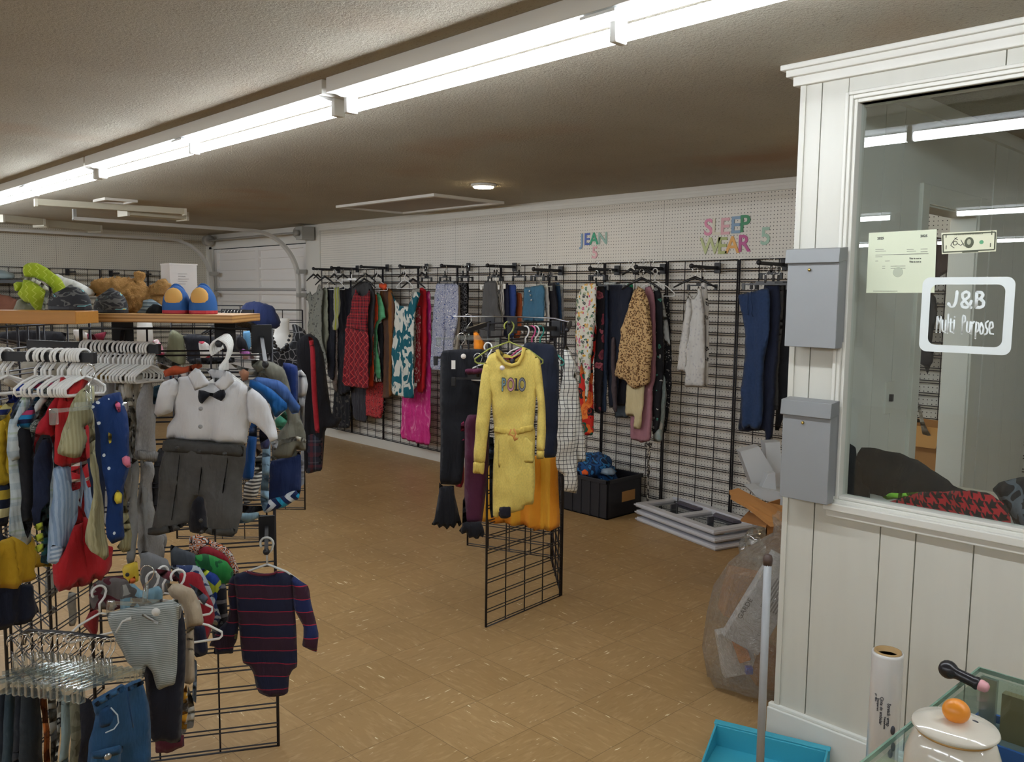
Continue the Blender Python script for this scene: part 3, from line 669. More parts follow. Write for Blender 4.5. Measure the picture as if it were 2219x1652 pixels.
# --- rack 1
g('grey dress with dark spots, leftmost on the far wall', 'dress', wg, cG, '48,262 60,300 95,275 120,205 150,265 140,430 150,700 180,800 175,900 60,880 25,600 35,420 30,345 8,340 25,290', Y0, F('floral', '85877f', '1c1c20', '4c4d4b', p=.035, q=.3), **kwf)
g('fuzzy sage grey cardigan left on the far wall', 'cardigan', wg, cG, '128,262 160,235 192,250 195,600 180,700 175,860 150,860 135,600', Y0 + .05, F('fleece', '8d9180', rough=.95), **kwf)
g('black dress between the sage cardigan and the lime scarf', 'dress', wg, cG, '180,240 240,235 245,600 240,1000 190,960 182,600', Y0 + .08, F('plain', '1d1e28'), **kwf)
g('pale green grey scarf with lime yellow end on far wall', 'scarf', wg, cG, '238,240 285,232 290,420 268,585 234,585 242,420', Y0 + .03, F('vstripe', '8b8f7a', 'a0a18f', '9aa038', p=.05), **kwf)
g('narrow dress with taupe and grey tribal bands, far left rack', 'dress', wg, cG, '228,560 272,560 270,800 262,1120 240,1050 226,800', Y0 + .11, F('swirl', '8b857c', '4d4844', '7a5a50', '2e2f35', p=.05), **kwf)
g('long plain black dress left of the plaid dress', 'dress', wg, cG, '275,250 320,230 350,250 400,215 400,600 390,1060 300,1120 262,1100 270,700', Y0 + .14, F('plain', '191a22'), **kwf)
o = g('black skirt with faint grey floral hem behind the black dress', 'skirt', wg, cG, '245,1050 330,1040 370,1060 380,1280 370,1385 160,1370 230,1250', Y0 + .2, F('floral', '1b1b20', '3e3c3c', '55504a', p=.05, q=.35), **kwf)
g('green long dress fold beside the plaid dress', 'dress', wg, cG, '150,590 182,600 185,830 170,820', Y0 + .12, F('leaves', '5b6478', 'a8adb5', p=.03, q=.5), **kwf)
wh(684 + 20, 586, Y0 + .02, .4, 'black', 'black hanger above the spotted grey dress'); wh(725, 585, Y0 + .07, .4, 'plastic', 'white hanger above the lime scarf'); wh(762, 583, Y0 + .12, .4, 'clear', 'pale hanger right of the lime scarf', mat=PW)
# --- rack 2: red plaid dress first
o = g('sleeveless red and black plaid dress with a diagonal skirt', 'dress', wg, cG, '418,245 440,300 480,308 505,290 525,240 535,330 520,440 512,560 528,600 520,606 335,560 350,520 355,470 380,400 385,340', Y0 + .0, F('plaid', '8c1d28', '211d25', 'd0524a', p=.06), **kwf)
fm = Frame(o.matrix_world.translation, (1, 0, 0))
cl('skirt_panel', fm, '335,555 430,580 526,600 530,900 525,1062 420,1052 318,1036 325,750', cG, F('diag', '7c1a26', 'c9504c', '24212a', p=.062, q=.09), o, off=.006, **kwf)
g('dark charcoal blouse behind the plaid dress', 'blouse', wg, cG, '385,235 430,195 500,185 545,215 575,290 560,700 530,900 400,900 395,400', Y0 + .05, F('plain', '3a3a3c'), **kwf)
g('grey brown tunic with shell trim right of the plaid dress', 'tunic', wg, cG, '500,230 545,220 580,270 572,500 545,700 535,975 510,975 520,600', Y0 + .07, F('plain', '5f5650'), **kwf)
g('orange blouse strip beside the plaid dress', 'blouse', wg, cG, '560,280 592,300 600,500 575,520 560,700 570,900 552,1045 520,1040 540,700', Y0 + .1, F('plain', 'e2512d'), **kwf)
g('mint green short sleeved top on the plaid dress rack', 'top', wg, cG, '590,270 625,310 662,480 632,500 600,530 600,700 625,980 562,985 560,700 580,400', Y0 + .13, F('hstripe', '6cbf8c', '63b583', p=.06), **kwf)
g('black and white striped long top behind the mint top', 'top', wg, cG, '575,650 600,640 632,1005 565,1010', Y0 + .145, F('vstripe', 'e6e6e2', '26262a', p=.03), **kwf)
g('black dress behind the mint green top', 'dress', wg, cG, '585,540 640,520 640,1000 600,1000', Y0 + .17, F('plain', '1d1d22'), **kwf)
g('long brown dress with ochre fold, right of the mint top', 'dress', wg, cG, '615,250 660,235 705,250 738,400 715,700 705,1110 690,1135 655,1140 630,1135 640,600 620,480', Y0 + .19, F('vstripe', '8a5a2c', '6b4a38', '5d463c', p=.16), **kwf)
g('dark grey trousers under the plaid dress', 'trousers', wg, cG, '378,1000 520,1010 510,1342 395,1310', Y0 + .21, F('vthin', '3b3a41', '2e2d33', p=.03, q=.4), **kwf)
g('red leopard print skirt hanging lowest under the orange blouse', 'skirt', wg, cG, '505,1000 640,1000 640,1200 622,1305 560,1300 498,1275', Y0 + .18, F('leopard', 'b23a3c', '6f1f28', 'd8726a', p=.02), **kwf)
g('dark print shawl corner below the brown dress', 'shawl', wg, cG, '625,990 660,1000 655,1240 630,1300 625,1200', Y0 + .235, F('diag', '26262c', 'd8d6cf', '26262c', p=.04, q=.1), **kwf)
wh(789, 590, Y0 + .01, .4, 'black', 'black hanger of the red plaid dress'); wh(816, 586, Y0 + .12, .38, 'plastic', 'white hanger above the mint green top')
g('orange cloth peeking out at the top of the plaid dress rack', 'blouse', wg, cG, '608,205 665,205 672,245 640,262 610,235', Y0 + .12, F('plain', 'e8582f'), **kwf)
# --- rack 3
o = g('teal dress with large white leaves', 'dress', wg, cG, '700,262 735,330 775,385 830,390 870,340 900,262 940,285 908,392 895,560 893,800 890,1142 800,1130 708,1106 715,800 722,600 738,420 722,330', Y0, F('leaves', '17606f', 'dcded6', p=.075, q=.54), **kwf)
g('grey and cream striped top behind the teal dress', 'top', wg, cG, '868,250 935,240 940,300 905,420 900,900 870,900', Y0 + .04, F('swirl', '4a4a4b', 'c9c7bb', '77756f', p=.05), **kwf)
g('red tunic with white feather print right of the teal dress', 'tunic', wg, cG, '895,395 945,380 944,1015 895,1015', Y0 + .07, F('leaves', '9c2c38', 'c9a39c', p=.02, q=.58), **kwf)
g('plain bright red dress right of the feather print tunic', 'dress', wg, cG, '925,250 960,235 990,262 992,700 978,1095 905,1085 915,400', Y0 + .11, F('plain', 'c11f2a'), **kwf)
g('long magenta pink tie-dye trousers reaching lowest on the far wall', 'trousers', wg, cG, '960,280 1015,262 1025,300 1028,450 1026,1000 1030,1300 1022,1526 900,1500 775,1462 792,1112 900,1060 960,1000', Y0 + .16, F('tiedye', 'c92a80', 'd6408f', 'f09ac2', p=.08), **kwf)
wh(877, 586, Y0 + .0, .26, 'plastic', 'white tubular hanger over the teal leaf dress'); wh(895, 590, Y0 + .08, .38, 'black', 'black hanger of the red dresses')
# --- rack 4
for s_, dy in (('102,205 275,202 282,400 262,560 240,700 212,920 150,920 165,560', 0), ('102,205 180,205 172,560 150,920 55,912 62,640 80,350', -.012)):
    if dy: cl('trouser_leg', Frame(o.matrix_world.translation, (1, 0, 0)), s_, cH, F('swirl', 'e8e9ea', '39508c', 'd2d6e2', '2b3f77', p=.085), o, off=.012, **kwf)
    else: o = g('blue and white swirl print wide trousers', 'trousers', wg, cH, s_, Y0, F('swirl', 'e8e9ea', '39508c', 'd2d6e2', '2b3f77', p=.085), **kwf)
g('beige trousers edge behind the blue swirl trousers', 'trousers', wg, cH, '262,212 290,215 285,700 262,900 235,900 260,560', Y0 + .04, F('plain', 'a29c90'), **kwf)
g('black lace trousers right of the blue swirl trousers', 'trousers', wg, cH, '278,200 325,196 345,215 345,600 330,700 290,700', Y0 + .08, F('lace', '1d1d22', '6c6c70', p=.03, q=.08), **kwf)
g('plain black trousers at the back of the swirl trousers rack', 'trousers', wg, cH, '330,200 362,200 350,480 395,520 400,700 345,700', Y0 + .13, F('plain', '1b1b20'), **kwf)
wh(968, 583, Y0 + .01, .24, 'clip', 'black clip hanger of the blue swirl trousers', mat=PBK)
# --- rack 5
g('charcoal grey trousers on the fifth rack', 'trousers', wg, cH, '485,190 592,180 606,400 640,500 640,655 440,655 465,430', Y0, F('plain', '545455'), **kwf)
g('white and grey fine striped trousers', 'trousers', wg, cH, '600,185 645,186 652,430 640,640 612,650 608,400', Y0 + .05, F('vstripe', 'dfe0de', '4f4f53', p=.02), **kwf)
g('navy trousers between the striped and the royal blue ones', 'trousers', wg, cH, '640,215 685,200 690,450 680,640 645,640', Y0 + .08, F('plain', '22263e'), **kwf)
g('royal blue tracksuit trousers with a small crest', 'trousers', wg, cH, '675,215 748,212 745,420 722,650 660,650 685,440', Y0 + .11, F('plain', '2d4484'), **kwf)
g('rust orange trousers at the back of the fifth rack', 'trousers', wg, cH, '738,270 796,288 792,560 770,650 735,650 748,440', Y0 + .17, F('fleece', 'a4552f'), **kwf)
wh(1062, 590, Y0 + .01, .24, 'clear', 'clear clip hanger above the charcoal trousers', mat=PW)
wh(1075, 588, Y0 + .05, .24, 'clear', 'second clear clip hanger on the fifth rack', mat=PW)
# --- rack 6 jeans
o = g('high waisted blue jeans with a button fly', 'jeans', wg, cH, '810,238 900,225 972,215 982,420 978,520 800,515 808,380', Y0, F('denim', '3a6480'), **kwf)
fm = Frame(o.matrix_world.translation, (1, 0, 0))
for i, q in enumerate(('872,268', '880,300', '888,340')):
    u, v = fm.uv(*poly(q, cH)[0]); MB().ell((u, -.028, v), .009, .004, .009).build('button', STEEL, o, M=I4)
g('white spotted jeans behind the button fly jeans', 'jeans', wg, cH, '968,212 1005,212 1018,450 1014,690 992,690 985,400', Y0 + .05, F('floral', 'e4e5e4', '8a8d94', p=.06, q=.12), **kwf)
g('black jeans right of the white spotted pair', 'jeans', wg, cH, '1000,205 1066,200 1085,420 1088,640 1016,690', Y0 + .09, F('plain', '23232b'), **kwf)
g('dark indigo jeans near the back of the denim rack', 'jeans', wg, cH, '1060,195 1102,200 1122,500 1120,600 1088,640', Y0 + .14, F('denim', '2c4664'), **kwf)
g('white edged pale jeans last on the denim rack', 'jeans', wg, cH, '1095,208 1122,212 1134,500 1130,620 1116,620', Y0 + .19, F('plain', 'c9ccd0'), **kwf)
wh(1172, 590, Y0 + .01, .26, 'clear', 'clear clip hanger of the button fly jeans'); wh(1195, 588, Y0 + .12, .26, 'clear', 'clear clip hanger at the back of the denim rack')
# --- rack 7
o = g('white trousers with yellow and green flowers', 'trousers', wg, cJ, '230,215 300,200 350,205 345,420 322,640 300,900 285,1145 262,1182 252,1000 240,800 215,960 195,900 176,700 182,330', Y0, F('floral', 'dcdcd2', 'd9a43a', '2f6a52', 'c95c86', '2b3338', '8a9a70', p=.03, q=.42), **kwf)
g('red tropical print trousers behind the white floral pair', 'trousers', wg, cJ, '335,430 352,600 322,900 330,1180 326,1440 245,1442 205,1350 200,1100 215,900 250,700 260,500', Y0 + .04, F('floral', 'c3281f', 'e0702c', '1e1a1e', '1f5c4a', 'e8853a', p=.09, q=.5), **kwf)
g('black trousers with large dusty pink roses', 'trousers', wg, cJ, '350,235 400,205 418,250 412,500 402,900 388,1270 330,1245 335,900 345,600', Y0 + .08, F('floral', '1f1b20', 'a0525c', '7a3440', '1f1b20', p=.085, q=.42), **kwf)
g('slate navy trousers right of the rose print pair', 'trousers', wg, cJ, '405,215 440,230 440,700 432,1245 385,1265 400,900', Y0 + .11, F('plain', '2f3c52'), **kwf)
g('wide navy jacket on the floral trousers rack', 'jacket', wg, cJ, '425,215 520,200 580,215 645,245 618,400 590,700 560,850 530,950 500,1215 450,1215 432,900', Y0 + .15, F('plain', '1f2433'), **kwf)
g('thin brown grey trousers edge on the floral rack', 'trousers', wg, cJ, '468,640 500,640 505,900 515,1250 490,1250 472,1000', Y0 + .135, F('plain', '4d4246'), **kwf)
g('black trousers behind the navy jacket', 'trousers', wg, cJ, '500,500 610,450 600,1195 500,1200', Y0 + .2, F('plain', '1c1c24'), **kwf)
g('faded blue grey trousers hem at the back of the floral rack', 'trousers', wg, cJ, '510,1150 605,1150 606,1300 500,1295', Y0 + .24, F('plain', '56616c'), **kwf)
g('emerald green garment corner at the top of the floral rack', 'top', wg, cJ, '600,205 645,205 640,270 612,260', Y0 + .2, F('plain', '1f8a5e'), **kwf)
wh(1292, 586, Y0 + .01, .26, 'clip', 'black clip hanger of the white floral trousers', mat=PBK); wh(1322, 584, Y0 + .14, .3, 'clear', 'silver hooked hanger above the navy jacket')
# --- rack 8
o = g('tan leopard print blouse with gathered waist', 'blouse', wg, cJ, '690,225 712,240 740,262 770,340 795,560 800,640 795,760 770,1025 690,1050 640,1065 610,1030 600,1000 485,958 512,840 545,640 575,480 605,400 650,262', Y0, F('leopard', 'c9a878', '5c4028', 'a07848', p=.014), T=.03, fold=.012, fper=.07, crum=.008)
fm = Frame(o.matrix_world.translation, (1, 0, 0))
cl('sleeve', fm, '708,330 740,330 770,400 795,560 780,600 740,580 705,500 700,420', cJ, F('leopard', 'c9a878', '5c4028', 'a07848', p=.014), o, off=.03, T=.02, cell=.018)
g('cream ribbed trousers below the leopard blouse', 'trousers', wg, cJ, '595,1000 745,1010 735,1200 702,1392 650,1382 656,1290 640,1283 588,1278', Y0 + .03, F('plain', 'd6c9a0', weave='rib'), **kwf)
g('dusty mauve long tunic right of the leopard blouse', 'tunic', wg, cJ, '740,240 790,222 822,300 832,600 830,950 808,1055 806,1240 795,1482 710,1502 640,1470 625,1440 625,1290 700,1200 745,1000 790,700', Y0 + .07, F('plain', 'a47580'), **kwf)
g('black floral dress right of the mauve tunic', 'dress', wg, cJ, '815,210 870,260 890,420 893,900 870,1380 800,1440 806,1050 832,900 826,500', Y0 + .1, F('floral', '1d1d21', 'b9bab5', '1d1d21', '4f8a78', p=.05, q=.28), **kwf)
g('pale grey cardigan with a hanging sleeve on the leopard rack', 'cardigan', wg, cJ, '810,225 850,235 885,300 920,500 958,700 942,716 890,650 888,500 860,330 830,260', Y0 + .13, F('plain', 'a9aba7'), **kwf)
g('pale grey blue tie-dye trousers low on the leopard rack', 'trousers', wg, cJ, '865,950 905,950 915,1100 898,1300 884,1496 800,1490 830,1200', Y0 + .12, F('tiedye', 'b5b9b4', '8fa3a3', 'd2d1cb', p=.06), **kwf)
g('black dress with tiny white flowers at the back of the leopard rack', 'dress', wg, cJ, '895,285 935,300 945,500 962,900 955,1150 922,1405 885,1420 905,1000 905,700 890,400', Y0 + .18, F('floral', '1e1e22', 'b4b2aa', '1e1e22', p=.014, q=.3), **kwf)
o = g('twisted black and white print sash hanging from the leopard rack', 'sash', wg, cL, '888,85 960,80 955,110 935,140 950,170 945,200 932,250 940,330 930,420 935,500 928,605 908,600 912,500 915,420 908,330 915,250 905,195 920,160 890,120', Y0 + .1, F('leopard', '3a3736', 'c9c2b5', '26262a', p=.012), T=.012, cell=.012, fold=.0)
for i, (s_) in enumerate(()): pass
wh(1391, 583, Y0 + .01, .36, 'black', 'black hanger of the leopard blouse'); wh(1420, 582, Y0 + .14, .36, 'plastic', 'white hanger behind the leopard blouse')
# --- rack 9
o = g('pale grey long sleeved top with a faint dotted print', 'top', wg, cK, '195,262 215,300 232,330 262,300 270,215 300,262 318,420 326,700 325,900 318,1052 165,1046 185,930 110,912 130,720 150,560 180,360', Y0, F('dots', 'cfcfcd', 'bdbdc0', p=.024, q=.28), **kwf)
fm = Frame(o.matrix_world.translation, (1, 0, 0))
cl('sleeve', fm, '200,300 225,340 232,440 212,560 200,700 190,860 178,925 112,912 132,720 152,560 182,360', cK, F('dots', 'cfcfcd', 'bdbdc0', p=.024, q=.28), o, off=.02, T=.016, cell=.018)
g('white top with big black leopard spots behind the pale dotted top', 'top', wg, cK, '295,200 345,190 362,500 358,1046 322,1048 328,700 316,400', Y0 + .06, F('floral', 'd4d2ce', '232327', p=.05, q=.24), **kwf)
wh(1507, 580, Y0, .3, 'black', 'black hanger of the pale dotted top', yaw=18); wh(1523, 582, Y0 + .06, .24, 'clip', 'black clip hanger of the big leopard spot top', mat=PBK)
# --- rack 10
o = g('blue drawstring sweatpants hanging by the waist', 'sweatpants', wg, cK, '598,298 720,270 852,235 858,420 860,600 812,820 800,1000 802,1200 792,1340 770,1395 700,1388 690,1365 655,1395 632,1360 620,1100 650,800 655,620 625,420', Y0, F('fleece', '2a3e62'), **kwf)
fm = Frame(o.matrix_world.translation, (1, 0, 0)); b = MB()
for q in ('702,275 700,340 698,400 706,460 690,455', '730,270 722,330 738,400 728,450 742,475'):
    b = MB().tube([(fm.uv(x, y)[0], -.035, fm.uv(x, y)[1]) for x, y in poly(q, cK)], .004, 5); b.build('drawstring', F('plain', '24385c'), o, M=I4)
g('dark navy trousers directly behind the blue sweatpants', 'trousers', wg, cK, '800,220 935,200 945,400 925,700 900,1100 880,1440 860,1490 830,1485 820,1400 620,1410 603,1385 625,1100 800,900', Y0 + .05, F('plain', '1c2338'), **kwf)
g('heather grey trousers right of the blue sweatpants', 'trousers', wg, cK, '930,195 970,210 965,420 945,700 935,900 925,1238 885,1236 895,900 920,600', Y0 + .1, F('heather', '50545a'), **kwf)
g('black wide trousers beside the metal wall pockets', 'trousers', wg, cK, '950,200 1010,210 1035,730 1030,1120 930,1400 900,1400 930,900', Y0 + .16, F('plain', '22242b'), **kwf)
wh(1660, 577, Y0 + .01, .34, 'clear', 'grey clip hanger of the blue sweatpants', mat=solid('4a4b4e', .4)); wh(1677, 576, Y0 + .06, .34, 'clear', 'silver hooked hanger behind the blue sweatpants', mat=solid('3a3b3e', .4))
wh(1688, 577, Y0 + .1, .34, 'clear', 'silver hooked hanger above the grey trousers', mat=solid('3a3b3e', .4))
# ---- a hanger for every garment that has none yet
bpy.context.view_layer.update()
AX = [onY(x, y, YG).x for x, y in AP]; AZ = onY(1116, 577, YG).z
have = [o.matrix_world.translation.copy() for o in COL.objects if o.get('category') == 'hanger']
for o in [o for o in COL.objects if o.get('group') == wg]:
    C = [o.matrix_world @ Vector(c) for c in o.bound_box]; zt = max(c.z for c in C); xs_ = [(o.matrix_world @ v.co).x for v in o.data.vertices if (o.matrix_world @ v.co).z > zt - .12]
    cx_ = (min(xs_) + max(xs_)) / 2; Yc = o.matrix_world.translation.y
    if zt < 1.6 or any(abs(h.x - cx_) < .12 and abs(h.y - Yc) < .025 for h in have): continue
    ax = min(AX, key=lambda a: abs(a - cx_)); 
    if abs(ax - cx_) > .2: ax = cx_
    words_ = ('dark hanger of the ' + o['label']).split()[:16]; trous = o['category'] in ('trousers', 'jeans', 'skirt', 'sweatpants')
    zh = max(AZ + .015, zt + .05) if zt > 1.8 else AZ + .015; have.append(Vector((ax, Yc, zh)))
    hanger(None, 0, 0, min(.36, max(.16, (max(xs_) - min(xs_)) * .9)), 'clip' if trous else 'black', ' '.join(words_), 'hangers on the far wall racks', P=Vector((ax, Yc, zh)), mat=PBK) if 0 else hanger_at(Frame((ax, Yc, zh), (1, 0, 0)).M, min(.36, max(.16, (max(xs_) - min(xs_)) * .9)), 'clip' if trous else 'black', ' '.join(words_), 'hangers on the far wall racks', PBK)
# ---- lettering on the pegboard
def letters(s, pts, size, cols, grp, word):
    for ch, (x, y), c, lab in zip(s, pts, cols[0::2], cols[1::2]):
        P = onY(x, y, YA - .004); me = text_mesh(ch, size, extrude=.002, offset=size * .018); me.materials.clear()
        me.materials.append(solid(c, .45)); me.name = 'wall_letter'
        o = D.objects.new('wall_letter', me); COL.objects.link(o); o.matrix_world = TM(P, (1, 0, 0), (0, -1, 0)) @ Matrix.Translation((0, -size * .35, 0))
        tag(o, lab, 'letter', grp)
letters('JEAN', [(1261, 519), (1272, 518), (1287, 517), (1306, 516)], .135, ['7d9bb8', 'pale blue letter J on the pegboard', '4a62b0', 'royal blue letter E on the pegboard', '2f9a72', 'green letter A on the pegboard', '93b5a8', 'pale sage letter N on the pegboard'], 'letters of the left wall word', 'JEAN')
letters('5', [(1289, 547)], .135, ['dca8b0', 'pale pink digit 5 below the left wall word'], None, '')
letters('SLEEP', [(1535, 492), (1552, 491), (1571, 490), (1594, 487), (1614, 484)], .165, ['d98aa6', 'pink letter S of the right wall word', 'd6d0bc', 'faint cream letter L of the right wall word', 'd7a5ab', 'dusty pink letter E of the right wall word', '7d9ab5', 'slate blue letter E of the right wall word', '2b8150', 'dark green letter P of the right wall word'], 'letters of the upper right wall word', '')
letters('WEAR', [(1539, 532), (1565, 532), (1587, 530), (1612, 527)], .165, ['b9c28a', 'pale lime letter W of the lower wall word', 'a7b06c', 'olive letter E of the lower wall word', 'dda350', 'orange letter A of the lower wall word', 'b34a86', 'purple letter R of the lower wall word'], 'letters of the lower right wall word', '')
letters('5', [(1659, 511)], .165, ['9fc0ac', 'sage green digit 5 right of the wall words'], None, '')
# ============================================================ MIDDLE AISLE STAND
mg = 'clothes on the middle aisle stand'
kwm = dict(T=.016, fold=.012, fper=.085, crum=.006, cell=.02)
DR = F('heather', 'e3cc6e', weave='knit'); DR2 = F('plain', 'd5bb5e', weave='rib')
fmD = FA(1105, 760, 3.72, -8)
o = cl('yellow_dress', fmD, '1079.8,759 1085,772 1096,785 1110,790 1124,784 1133,768 1136,754 1152,762 1166,775 1171,792 1168,830 1163,850 1161,870 1159,900 1157,921 1160,940 1158,985 1160,1040 1156,1094 1137,1096 1134,1105 1112,1111 1082,1116 1079,1123 1068,1121 1067,1080 1068,1011 1072,950 1070,925 1067,890 1063,858 1056,840 1048,830 1050,790 1060,770', c0, DR,
       None, 'pale yellow long sleeved sweatshirt dress in front of the aisle stand', 'dress', mg, T=.03, fold=.007, fper=.11, crum=.005, cell=.014, Rr=.05, drop=.15)
sl = dict(T=.028, fold=.002, crum=.006, cell=.012, Rr=.04, off=.012)
cl('sleeve', fmD, '1050,784 1066,792 1068,830 1066,866 1063,901 1057,950 1052,1001 1049,1003 1027,1001 1027,985 1031,930 1037,866 1042,820', c0, DR, o, **sl)
cl('sleeve', fmD, '1160,772 1170,778 1174,800 1178,840 1182,874 1184,933 1181,976 1163,976 1164,943 1166,874 1161,848 1154,812', c0, DR, o, **sl)
cl('cuff', fmD, '1026,1000 1052,1001 1049,1028 1040,1026 1025,1026', c0, DR2, o, T=.022, cell=.01, off=.014, fold=.002)
cl('cuff', fmD, '1163,975 1181,975 1179,994 1163,995', c0, DR2, o, T=.022, cell=.01, off=.014, fold=.002)
cl('waistband', fmD, '1071,922 1110,930 1157,918 1158,932 1112,944 1071,936', c0, DR2, o, T=.01, off=.028, cell=.008, fold=.003, fper=.02)
nb_ = [fmD.uv(x, y) for x, y in poly('1079,757 1083,771 1094,786 1110,792 1125,787 1134,771 1137,753')]
MB().tube([(u, -.022, v) for u, v in nb_], .0085, 8).build('collar', DR2, o, M=I4)
cl('neck_lining', fmD, '1081,758 1090,766 1110,773 1128,765 1135,755 1133,768 1124,784 1110,789 1096,784 1086,772', c0, F('plain', 'cdb352'), o, T=.003, off=-.02, cell=.012, fold=0)
cl('neck_tape', fmD, '1090,776 1110,776 1132,764 1131,768 1112,782 1096,780', c0, F('plain', 'b33a58'), o, T=.003, off=-.012, cell=.01, fold=0, smooth=0)
cl('size_label', fmD, '1102,778 1117,777 1114,791 1108,791', c0, F('plain', '2d2a33'), o, T=.002, off=-.008, cell=.01, fold=0, smooth=0)
cols = [('P', 1094, F('camo', '5aa3b8', '223038', 'd0dfe0', '8ecadb', p=.02)), ('O', 1109, F('floral', 'd998ab', '8f4660', 'e7c4cc', 'b6566f', p=.02, q=.5)), ('L', 1121, F('plain', '2d2d34')), ('O', 1133.5, F('camo', '8b8d94', '2d2d34', 'cfd0d4', '585a62', p=.02))]
for ch, x, mt in cols:
    u, v = fmD.uv(x, 845)
    if ch == 'L':
        b = MB().box((u - .003, -.040, v), (u + .004, -.036, v + .054)); b.box((u - .008, -.040, v + .049), (u + .004, -.036, v + .054)); b.box((u - .007, -.040, v), (u + .010, -.036, v + .006)); b.build('print_letter', mt, o, M=I4)
    else: text('print_letter', ch, .078, solid('2c2b33', .7), TM((u, -.036, v), (1, 0, 0), (0, -1, 0)), o, sx=.5, offset=.004); text('print_letter', ch, .078, mt, TM((u, -.0375, v), (1, 0, 0), (0, -1, 0)), o, sx=.5, offset=.001)
u, v = fmD.uv(1091, 796); MB().lathe([(.011, 0), (.011, .002)], (u, -.036, v), 16, Matrix.Rotation(math.pi / 2, 4, 'X')).build('price_sticker', solid('e9dfdb'), o, M=I4)
for s_ in ('1112,926 1108,936 1116,940 1121,950', '1117,925 1122,934 1119,944 1126,947'): MB().tube([(fmD.uv(x, y)[0], -.062, fmD.uv(x, y)[1]) for x, y in poly(s_)], [.004, .004, .004, .006], 6).build('drawstring', solid('c98a48'), o, M=I4)
cl('pocket', fmD, '1140,944 1157,960 1158,1003 1133,1002 1131,950', c0, DR, o, T=.005, off=.022, cell=.01, fold=.002)
cl('pocket', fmD, '1082,946 1106,950 1106,1008 1082,1013 1080,1000', c0, DR, o, T=.005, off=.022, cell=.01, fold=.002)
GH = solid('8d9440', .35)
hanger(fmD, 1103, 697, .30, 'plastic', 'olive green hanger of the yellow dress', 'hangers on the middle aisle stand', mat=GH, P=fmD.pt(*fmD.uv(1103, 697), -.005))
kwp = dict(kwm); kwp['T'] = .025
fmP = FA(1000, 757, 3.95, 4)
o = cl('black_trousers', fmP, '955,760 1000,757 1050,757 1050,800 1040,900 1010,960 1000,1048 986,1052 972,1052 953,1048 955,950 953,850', c0, F('plain', '1c1d23'), None, 'wide black flared trousers clipped left of the yellow dress', 'trousers', mg, **kwp)
cl('fringe', fmP, cr=cI, s='185,450 215,480 300,475 305,540 340,700 362,775 340,800 325,770 300,805 270,790 245,818 215,795 185,808 170,780 125,785 150,730 165,640 185,520', mat=F('plain', '1a1b20', weave='rib'), parent=o, T=.03, fold=.012, fper=.03, off=.0, cell=.014, smooth=0)
u, v = fmP.uv(982, 789); MB().box((u - .008, -.045, v - .02), (u + .01, -.042, v + .02)).build('price_tag', solid('eceae6'), o, M=I4)
u, v = fmP.uv(1004, 771); MB().lathe([(.012, 0), (.012, .002)], (u, -.045, v), 16, Matrix.Rotation(math.pi / 2, 4, 'X')).build('price_sticker', solid('ece6e2'), o, M=I4)
g('red garment hem between the black and the maroon trousers', 'top', mg, cI, '345,120 382,120 378,440 360,488 312,484 310,420 322,320', FA(1000, 950, 4.0, 4), F('plain', '8e1c2c'), name='top', **kwm)
g('hot pink sleeve behind the maroon trousers', 'top', mg, cI, '355,-10 380,-30 382,120 352,122', FA(1000, 930, 3.97, 4), F('plain', 'e23a7c'), name='top', **kwm)
fmM = FA(1030, 800, 3.86, 2)
o = g('maroon trousers hanging behind the left sleeve of the yellow dress', 'trousers', mg, cI, '384,-10 385,130 383,400 380,740 395,775 505,770 520,755 540,600 558,440 572,200 560,-60 520,-80 410,-75', fmM, F('plain', '4e2038'), T=.028, fold=.01, fper=.12, crum=.006, cell=.02)
cl('waistband', fmM, '1008,799 1060,797 1060,808 1008,812', c0, F('plain', '5a2742'), o, T=.012, off=.028, cell=.012)
g('black fringed hem below the maroon trousers', 'skirt', mg, cI, '370,590 385,560 400,760 510,755 530,800 540,850 525,880 505,870 490,895 450,880 420,885 395,850 365,855 340,830 365,790', FA(1030, 1150, 3.9, 2), F('plain', '1a1a20', weave='rib'), T=.03, fold=.012, fper=.03, cell=.014, smooth=0)
g('long orange yellow pleated skirt behind the aisle grid', 'skirt', mg, cI, '575,300 700,250 930,240 1108,250 1112,480 1124,800 1040,832 925,822 925,800 850,785 735,790 640,765 525,752 518,700 545,520', FA(1150, 1050, 4.25, -12), F('vstripe', 'f2a534', 'f0b63e', 'ef9f31', p=.15), T=.02, fold=.03, fper=.09, crum=.004, cell=.022)
o = g('dark navy denim pinafore right of the yellow dress', 'dress', mg, cH, '800,720 820,690 880,682 960,690 1050,705 1080,760 1095,900 1090,1200 1082,1400 1070,1620 975,1618 970,1400 960,1100 900,850', FA(1180, 800, 3.98, -12), F('denim', '1f2536'), T=.03, fold=.012, fper=.1, crum=.008, cell=.02)
g('dark trousers inside the aisle stand behind the yellow dress', 'trousers', mg, cI, '575,100 612,100 612,720 590,725 578,640', FA(1065, 1000, 4.0, 0), F('denim', '2a3848'), **kwm)
g('black lining hanging below the hem of the yellow dress', 'skirt', mg, c0, '1080,1100 1107,1095 1107,1120 1098,1124 1086,1124 1080,1118', FA(1090, 1110, 3.78, -8), F('plain', '201e29'), T=.012, cell=.012, fold=.002)
o = g('white jacket with black window-pane checks on the aisle stand corner', 'jacket', mg, c0, '1229,745 1236,760 1247,800 1250,860 1256,915 1264,940 1266,997 1252,1003 1250,1070 1236,1067 1221,1065 1220,1030 1208,1020 1206,1010 1207,940 1210,880 1218,820 1224,760', FA(1235, 850, 4.0, 28), F('check', 'dddcd6', '3c3c42', p=.019, q=.13), T=.03, fold=.012, fper=.09, crum=.01, cell=.018)
